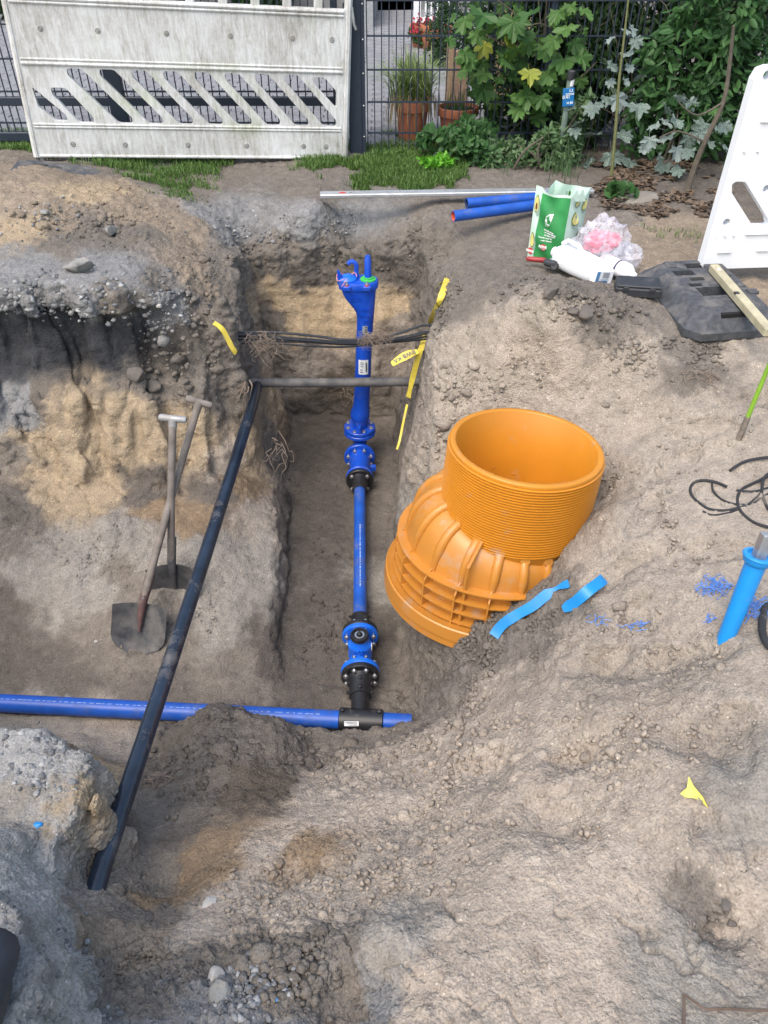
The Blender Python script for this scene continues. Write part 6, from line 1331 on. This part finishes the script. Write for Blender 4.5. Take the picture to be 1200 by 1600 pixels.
P = scatter(260, [(1010, 355), (1090, 345), (1100, 372), (1020, 380)], 71, .0); tag(blades('grass', M_grass, None, (P, rs.uniform(.015, .05, len(P)), rs.uniform(.003, .005, len(P))), 91, 1.2), 'thin dark grass on the bare path at the right', 'grass', kind='stuff')
# weeds between the pots and the lawn
shrub('ground_cover', px(700, 245, Z=0), [(tuple(px(700, 222, Y=5.82)), (.22, .1, .08)), (tuple(px(735, 205, Y=5.86)), (.16, .1, .12)), (tuple(px(745, 240, Y=5.7)), (.16, .1, .07))], 900, .06, .045, M_weed, 'low dark green leafy weeds in front of the wide pot', 41, stems=3, hang=.0, cat='weed')
shrub('weed', px(690, 262, Z=0), [(tuple(px(690, 248, Y=5.6)), (.10, .07, .055))], 360, .035, .028, M_bright, 'bright lime green clump of weed on the lawn edge', 42, stems=2, hang=-.2, cat='weed')
shrub('ground_cover', px(820, 262, Z=0), [(tuple(px(815, 240, Y=5.7)), (.3, .14, .09)), (tuple(px(870, 225, Y=5.7)), (.2, .12, .14)), (tuple(px(905, 190, Y=5.75)), (.1, .08, .16))], 2000, .055, .022, M_tallgrass, 'straggling grey green weeds right of the pots', 43, stems=5, hang=.2, cat='weed')
shrub('weed', px(990, 300, Z=0), [(tuple(px(968, 312, Y=4.98)), (.10, .05, .05))], 70, .07, .06, M_weed, 'small pale green weed before the flat stone', 44, stems=2, hang=.0, cat='weed')
# arching grass in pot one, shoots in pot two
gp = empty('potted_grass', P1 + Vector((0, 0, .26)), label='arching striped green grass with dry straw in the left pot', cat='grass'); rs = np.random.RandomState(8); n = 460
pp = np.stack([P1.x + rs.normal(0, .05, n), P1.y + rs.normal(0, .05, n), np.full(n, .26)], 1); blades('blade_tuft', M_variegated, gp, (pp, rs.uniform(.2, .46, n), rs.uniform(.009, .016, n)), 95, 1.7)
n = 110; pp = np.stack([P1.x + rs.normal(0, .07, n), P1.y - .03 + rs.normal(0, .05, n), np.full(n, .27)], 1); hgt = rs.uniform(.12, .3, n)
b = MB()
for k in range(70):
    a = rs.uniform(2.4, 7.0); r1 = rs.uniform(.16, .24); z1 = rs.uniform(.0, .16); w = []
    for t in (0, .35, .7, 1): w.append((P1.x + math.cos(a) * (.08 + r1 * min(1, t * 1.25) * .6), P1.y + math.sin(a) * (.06 + r1 * min(1, t * 1.25) * .4), .28 + .10 * math.sin(t * 2.2) - (.28 - z1) * t ** 2))
    b.ribbon(w, [(-math.sin(a), math.cos(a), 0)] * 4, [.011, .010, .008, .003], .0004)
b.build('dry_straw', M_dry, gp)
gp2 = empty('potted_shoots', P2 + Vector((0, 0, .22)), label='sparse thin green shoots in the wide pot', cat='plant'); n = 60
pp = np.stack([P2.x + rs.normal(0, .06, n), P2.y + rs.normal(0, .05, n), np.full(n, .21)], 1); blades('blade_tuft', M_weed, gp2, (pp, rs.uniform(.05, .22, n), rs.uniform(.004, .008, n)), 96, .7)
# dead leaves on the ground under the saplings
n = 900; P = scatter(2600, [(900, 262), (1060, 255), (1140, 300), (1110, 335), (1040, 345), (960, 325), (890, 300)], 73, -.1); P[:, 2] += .008
leaves_l = leaf_cloud('leaf_litter', M_litter, None, [((0, 0, 1), (.1, .1, .1))], 10, .05, .04, 1)
bpy.data.objects.remove(leaves_l)
rs = np.random.RandomState(12); n = len(P); a = rs.uniform(0, 6.28, n); u = np.stack([np.cos(a), np.sin(a), rs.uniform(-.2, .2, n)], 1) * rs.uniform(.012, .04, n)[:, None]; w = np.stack([-np.sin(a), np.cos(a), rs.uniform(-.35, .35, n)], 1) * rs.uniform(.008, .022, n)[:, None]
V = np.stack([P - u, P + w + [0, 0, .008], P + u, P - w + [0, 0, .006]], 1).reshape(-1, 3); me = bpy.data.meshes.new('leaf_litter'); me.from_pydata(V.tolist(), [], (np.arange(n * 4).reshape(-1, 4)).tolist()); me.update(); me.materials.append(M_litter)
tag(link(bpy.data.objects.new('leaf_litter', me)), 'brown dead leaves scattered under the saplings', 'leaf litter', kind='stuff')
# bare twigs and vines in the hedge
tv = MB(); rr = random.Random(5)
hv = empty('bare_vine', (1.1, 6.05, 0), label='tangle of bare brown vines hanging above the marker sign', cat='vine')
for k in range(46):
    x = rr.uniform(.85, 1.9); z = rr.uniform(.2, 1.1); p = Vector((x, 6.08 + rr.uniform(-.08, .1), z)); q = p + Vector((rr.uniform(-.3, .3), rr.uniform(-.08, .08), rr.uniform(-.45, .1))); tv.tube(smooth_path([p, p.lerp(q, .5) + Vector((rr.uniform(-.08, .08), 0, rr.uniform(-.05, .08))), q], 4), .003, 5)
tv.build('vines', M_bark, hv)
# ---- blue utility marker on its post
M_sign = simple('sign_blue', (.01, .15, .40), .4, var=.06, dust=.1, dustcol=(.3, .33, .36)); M_mossy = simple('mossy_post', (.14, .19, .16), .85, var=.35, scale=20, bump=.3)
sg = px(880, 262, Z=0); YS_ = sg.y; sgn = empty('marker_sign', sg, label='small blue marker plate with white numbers on a mossy post', cat='sign'); pt_ = px(893, 118, Y=YS_); pb_ = px(874, 262, Y=YS_)
MB().tube([pb_ + Vector((0, .03, -.1)), px(882, 190, Y=YS_ + .03), pt_ + Vector((0, .03, 0))], .020, 12).build('post', M_mossy, sgn); MB().lathe([(.024, 0), (.026, .004), (.026, .05), (.02, .056)], 14, M=along(pt_ + Vector((0, .03, -.03)), pt_ + Vector((.01, .03, .1)))).build('cap', M_case, sgn)
MB().tube([px(891, 134, Y=YS_ + .03), px(893, 124, Y=YS_ + .03)], .0215, 12).build('collar', M_frame, sgn)
sc_ = px(888, 152, Y=YS_ - .0); Msn = Matrix.Translation(sc_) @ Matrix.Rotation(R(-6), 4, 'Y')
pw, ph = .075, .11
pl_ = MB().bevbox((0, 0, 0), (pw, .008, ph), .003, M=Msn).build('plate', M_sign, sgn, smooth=False)
Mtxt = Msn @ Matrix.Translation((0, -.0048, 0)) @ FR
for (x, y, s_, sz) in ((-.014, .003, '0.41', .029), (.016, .038, '5.2', .02), (.01, -.034, 'H 80', .02)): text('number', s_, sz, Mtxt @ Matrix.Translation((x, y, 0)), M_white, pl_, bold=.0006)
for z in (.022, .015): MB().box((.008, -.0048, z), (.055, .001, .003), M=Msn).build('rule', M_white, pl_)

# ================================================================ STONES, CLODS, ROOTS
M_conc = simple('concrete_chunk', (.22, .215, .2), .95, var=.3, scale=22, bump=.6, bscale=70, dust=.3, dustcol=(.36, .32, .27)); M_lime = simple('pale_stone', (.40, .385, .36), .9, var=.2, scale=25, bump=.4); M_slabst = simple('flat_stone', (.2, .18, .155), .95, var=.2, scale=12, bump=.4); M_clod = simple('soil_clod', (.12, .105, .092), .97, var=.25, scale=20, bump=.6, bscale=90)
def stone(name, p, size, seed, mat, label, cat='stone', group=None, ang=.9, rot=0):
    mb = MB(); mb.sphere((0, 0, 0), 1, 18, 11); V = np.array(mb.v); rs = np.random.RandomState(seed)
    for _ in range(9):      # cut flat facets
        n_ = rs.normal(size=3); n_ /= np.linalg.norm(n_); d = V @ n_; c = rs.uniform(.45, .8); V = V - np.where(d > c, (d - c) * ang, 0)[:, None] * n_
    V *= (1 + .10 * fbm(V, 2.2, 3, seed))[:, None]; c_, s_ = math.cos(rot), math.sin(rot); V = V * np.array(size); V = np.stack([V[:, 0] * c_ - V[:, 1] * s_, V[:, 0] * s_ + V[:, 1] * c_, V[:, 2]], 1)
    mb.v = [tuple(Vector(q) + Vector(p)) for q in V]; return tag(mb.build(name, mat, angle=28), label, cat, group)
for k, (x, y, sz, m_, lab, lift) in enumerate((
    (125, 422, (.085, .06, .05), M_conc, 'largest angular concrete chunk on the gravel ledge at the left', .02), (174, 366, (.048, .035, .035), M_conc, 'squarish grey stone on top of the heap above the ledge', .02), (328, 1411, (.018, .028, .012), M_lime, 'small pale wedge stone on the sand in the lower middle', .004), (338, 1528, (.022, .026, .022), M_lime, 'pale knobbly stone, upper one at the bottom gravel patch', .008), (344, 1556, (.032, .03, .024), M_conc, 'grey knobbly stone just under the pale one at the bottom', .006),
    (1000, 308, (.17, .12, .05), M_slabst, 'broad flat stone among dead leaves under the saplings', .0), (915, 492, (.045, .04, .03), M_clod, 'brown stone at the sand crest, right of two', .01), (893, 490, (.032, .03, .025), M_clod, 'brown stone at the sand crest, left of two', .01), (862, 460, (.05, .035, .025), M_clod, 'flat brown clod on the bank below the jug', .008),
    (245, 610, (.06, .05, .05), M_clod, 'large dark clod on the rubble slope under the ledge', .02), (215, 590, (.05, .045, .05), M_clod, 'dark broken clod left on the rubble slope', .02), (290, 600, (.03, .03, .022), M_clod, 'small dark clod right on the rubble slope', .01), (105, 1088, (.02, .02, .012), M_conc, 'small stone on the rim of the near left block', .0), (256, 1075, (.035, .03, .025), M_conc, 'stone beside the blue main behind the black pipe', .008), (185, 1008, (.035, .015, .01), M_clod, 'flat clod in front of the slanting shovel blade', .004),
    (250, 480, (.02, .018, .014), M_lime, 'pale pebble in the rubble right of the ledge', .006), (150, 1002, (.01, .01, .008), M_lime, 'tiny pebble on the sand pile', .0), (1143, 1443, (.013, .012, .009), M_clod, 'pebble in the heel hole at the right', .0), (1135, 1415, (.018, .014, .01), M_clod, 'clod at the edge of the heel hole at the right', .0), (70, 335, (.03, .025, .02), M_conc, 'grey stone on the left side of the heap', .008))):
    p = g3(x, y); p.z += lift; stone('stone', p, sz, 300 + k, m_, lab, rot=k * 1.3)
# loose gravel and crumbs, too many to count: joined low-poly lumps resting on the ground
def lumps(name, regions, mat, label, seed, cat='gravel', sink=.1, mult=1.0, sub=1):
    """low-poly lumps lying on the ground; soil crumbs take the colour of the soil they lie on"""
    rs = np.random.RandomState(seed); bm = bmesh.new(); bmesh.ops.create_icosphere(bm, subdivisions=sub, radius=1); base = np.array([v.co[:] for v in bm.verts]); bf = np.array([[v.index for v in f.verts] for f in bm.faces]); bm.free(); XS = []; YS_ = []; RR = []
    for (x, y, rx, ry, n, r0, r1) in regions:
        n = int(n * mult); a = rs.uniform(0, 6.283, n); q = np.sqrt(rs.uniform(size=n)) + rs.normal(0, .18, n); XS.append(x + rx * q * np.cos(a)); YS_.append(y + ry * q * np.sin(a)); RR.append(r0 + (r1 - r0) * rs.uniform(size=n) ** 3.2)
    P = g3v(np.concatenate(XS), np.concatenate(YS_)); r_ = np.concatenate(RR); n = len(P)
    sc = np.stack([rs.uniform(.75, 1.3, n), rs.uniform(.75, 1.3, n), rs.uniform(.55, .95, n)], 1) * r_[:, None]; t = rs.uniform(0, 6.28, n); ct, st = np.cos(t)[:, None], np.sin(t)[:, None]
    v = base[None] * (1 + (rs.uniform(-.38, .30, (n, len(base), 1)) if sub == 1 else np.stack([.45 * fbm(base + rs.uniform(0, 90, 3), 1.1, 3, 5)[:, None] for _ in range(n)]))) * sc[:, None, :]; v = np.stack([v[:, :, 0] * ct - v[:, :, 1] * st, v[:, :, 0] * st + v[:, :, 1] * ct, v[:, :, 2]], 2) + P[:, None, :]; v[:, :, 2] += (r_ * sink)[:, None]
    F = (bf[None] + (np.arange(n) * len(base))[:, None, None]).reshape(-1, 3); V = v.reshape(-1, 3); me = bpy.data.meshes.new(name); me.vertices.add(len(V)); me.vertices.foreach_set('co', V.astype(np.float32).ravel()); me.loops.add(F.size); me.loops.foreach_set('vertex_index', F.astype(np.int32).ravel()); me.polygons.add(len(F)); me.polygons.foreach_set('loop_start', np.arange(0, F.size, 3, dtype=np.int32)); me.update(calc_edges=True); me.materials.append(mat)
    if mat is M_soil:
        c, _ = soil_fields(P); c = np.clip(c * rs.uniform(.8, 1.15, (n, 1)), .02, .8); c = np.repeat(c, len(base), 0); at = me.attributes.new('soil', 'FLOAT_COLOR', 'POINT'); at.data.foreach_set('color', np.concatenate([c, np.ones((len(c), 1))], 1).astype(np.float32).ravel())
    me.polygons.foreach_set('use_smooth', np.ones(len(me.polygons), bool)); return tag(link(bpy.data.objects.new(name, me)), label, cat, kind='stuff')
def lump_mat(name, stops):
    m, N, L, B = new_mat(name); B.inputs['Roughness'].default_value = .95; ge = N.new('ShaderNodeNewGeometry'); r = ramp(N, stops); L.new(ge.outputs['Random Per Island'], r.inputs['Fac']); n = noise_node(N, L, 120, 3); r2 = ramp(N, [(.3, (.75, .75, .75)), (.7, (1.15, 1.15, 1.15))]); L.new(n.outputs['Fac'], r2.inputs['Fac']); mx = N.new('ShaderNodeMixRGB'); mx.blend_type = 'MULTIPLY'; mx.inputs[0].default_value = 1; L.new(r.outputs[0], mx.inputs[1]); L.new(r2.outputs[0], mx.inputs[2]); L.new(mx.outputs[0], B.inputs['Base Color'])
    bn = N.new('ShaderNodeBump'); bn.inputs['Strength'].default_value = .6; bn.inputs['Distance'].default_value = .003; n5 = noise_node(N, L, 220, 3); L.new(n5.outputs['Fac'], bn.inputs['Height']); L.new(bn.outputs[0], B.inputs['Normal']); return m
M_grav = lump_mat('grey_gravel', [(0, (.11, .112, .118)), (.5, (.20, .205, .21)), (.85, (.29, .29, .29)), (1, (.42, .42, .41))])
lumps('gravel', [(120, 460, 120, 40, 420, .004, .02), (60, 470, 70, 20, 200, .006, .022), (260, 460, 50, 40, 110, .003, .013), (245, 510, 25, 25, 30, .004, .013), (400, 355, 110, 22, 200, .004, .016), (560, 350, 120, 22, 160, .004, .014), (40, 1180, 50, 45, 330, .003, .013), (85, 1225, 35, 30, 130, .003, .012), (110, 1480, 40, 70, 130, .002, .011), (150, 1590, 50, 40, 60, .003, .011), (60, 1400, 60, 50, 90, .002, .008), (400, 1535, 60, 45, 150, .003, .012), (345, 1570, 45, 30, 90, .003, .011), (600, 1500, 45, 50, 40, .003, .009), (60, 345, 70, 40, 90, .004, .014), (30, 635, 40, 14, 60, .003, .008), (1000, 350, 190, 60, 130, .002, .007), (400, 285, 130, 25, 120, .002, .006)], M_grav, 'loose grey gravel on the ledge, the blocks and the bottom edge', 401)
lumps('soil_crumbs', [(290, 540, 90, 80, 150, .003, .02), (330, 440, 60, 70, 120, .003, .016), (180, 340, 120, 50, 200, .004, .018), (440, 390, 110, 25, 160, .004, .018), (640, 400, 60, 40, 120, .004, .016), (700, 480, 50, 50, 100, .004, .014), (900, 460, 130, 50, 240, .004, .016), (1050, 560, 100, 30, 160, .004, .016), (780, 990, 90, 50, 420, .003, .014), (700, 1060, 60, 50, 220, .003, .014), (870, 960, 60, 45, 220, .004, .016), (640, 1130, 40, 40, 160, .004, .016), (380, 1160, 110, 40, 340, .004, .016), (290, 1220, 60, 50, 180, .004, .016), (430, 1500, 110, 70, 260, .003, .016), (260, 1530, 70, 60, 320, .003, .013), (500, 1450, 80, 40, 160, .003, .012), (500, 1000, 50, 80, 120, .003, .011), (480, 800, 40, 120, 90, .003, .009), (640, 700, 30, 120, 80, .004, .013), (430, 560, 50, 40, 70, .004, .014), (230, 870, 110, 60, 160, .003, .010), (350, 930, 70, 60, 120, .003, .009), (1170, 1340, 30, 60, 60, .003, .01)], M_soil, 'dark crumbs of soil over the banks and heaps', 402, 'soil crumbs', mult=2.2)
lumps('sand_crumbs', [(700, 1230, 150, 80, 420, .003, .013), (880, 1150, 130, 70, 320, .003, .014), (950, 1250, 150, 80, 200, .002, .010), (600, 1350, 120, 70, 300, .002, .010), (420, 1400, 110, 60, 260, .002, .010), (850, 1450, 260, 110, 420, .0018, .006), (1080, 1100, 110, 90, 220, .003, .011), (1060, 860, 110, 110, 260, .003, .011), (960, 740, 40, 100, 120, .003, .012), (850, 560, 110, 60, 200, .003, .012), (730, 620, 60, 50, 160, .004, .016), (680, 700, 30, 60, 120, .004, .015), (1080, 660, 110, 40, 150, .003, .012), (1180, 650, 25, 25, 60, .004, .014), (130, 900, 110, 70, 160, .002, .008), (1000, 980, 100, 50, 160, .003, .011), (560, 1200, 70, 30, 160, .003, .013), (730, 1100, 60, 40, 150, .004, .015)], M_soil, 'pale crumbs of sand over the slopes', 403, 'sand crumbs', mult=1.3)
# fine roots hanging out of the trench walls
M_root = simple('pale_root', (.20, .155, .12), .85, var=.3)
def roots(p, n, spread, drop, r_, label, seed):
    rr = random.Random(seed); mb = MB()
    for k in range(n):
        a = Vector(p) + Vector((rr.uniform(-1, 1) * spread[0], rr.uniform(-1, 1) * .02, rr.uniform(-1, 1) * spread[1])); c = a; path = [a]
        for j in range(5): c = c + Vector((rr.uniform(-.035, .035), rr.uniform(-.035, .012), rr.uniform(-.6, .12) * drop)); path.append(c)
        mb.tube(smooth_path(path, 3), [r_ * (1 - .05 * i) for i in range(16)], 5, caps=False)
    root = empty('root_tuft', p, label=label, cat='roots'); mb.build('strands', M_root, root)
roots(px(412, 530, Y=3.78), 46, (.09, .05), .05, .0022, 'tuft of fine roots in the left wall at the cables', 61); roots(px(585, 522, Y=3.78), 70, (.06, .016), .03, .0018, 'tuft of dry roots caught on the cables before the hydrant', 62); roots(px(384, 600, Y=3.62), 7, (.02, .02), .11, .0042, 'pale forked roots hanging where black and grey pipes meet', 63); roots(px(432, 690, Y=3.45), 9, (.03, .08), .11, .003, 'long thin roots down the left trench wall', 64)
roots(g3(255, 1220, .03), 26, (.07, .03), .02, .0022, 'snarl of brown roots on the wet heap beside the black pipe', 65); roots(px(545, 610, Y=4.45), 12, (.06, .06), .04, .002, 'few dark roots in the far trench wall', 66); roots(g3(1095, 590, .02), 24, (.05, .02), .02, .002, 'dark rooty sod lump on the right bank', 67)
lumps('soil_clods', [(720, 1165, 80, 40, 26, .008, .04), (800, 1190, 60, 30, 14, .008, .035), (900, 1170, 60, 30, 12, .008, .03), (640, 1180, 50, 30, 16, .008, .035), (560, 1180, 40, 15, 8, .008, .03), (640, 1290, 60, 40, 14, .006, .024), (460, 1360, 50, 30, 12, .006, .022), (480, 1490, 90, 50, 34, .006, .03), (380, 1510, 60, 40, 24, .006, .03), (560, 1570, 60, 25, 12, .006, .024), (270, 1510, 60, 50, 20, .005, .022), (330, 1170, 90, 30, 22, .008, .03), (700, 1050, 50, 40, 18, .008, .032), (780, 990, 70, 30, 18, .008, .03), (690, 660, 40, 60, 16, .01, .04), (720, 590, 50, 40, 12, .01, .035), (960, 680, 30, 60, 10, .008, .03), (940, 780, 20, 50, 8, .008, .03), (1040, 900, 90, 60, 14, .006, .024), (1050, 1060, 90, 60, 16, .006, .026), (290, 560, 70, 60, 22, .01, .045), (340, 430, 50, 60, 14, .01, .035), (430, 400, 80, 20, 14, .01, .035), (900, 470, 80, 30, 14, .008, .03), (420, 620, 25, 50, 10, .008, .03), (120, 330, 90, 40, 14, .008, .03), (640, 730, 20, 80, 10, .008, .03)], M_soil, 'broken clods of soil over banks and slopes', 404, 'soil clods', sink=-.05, sub=2)
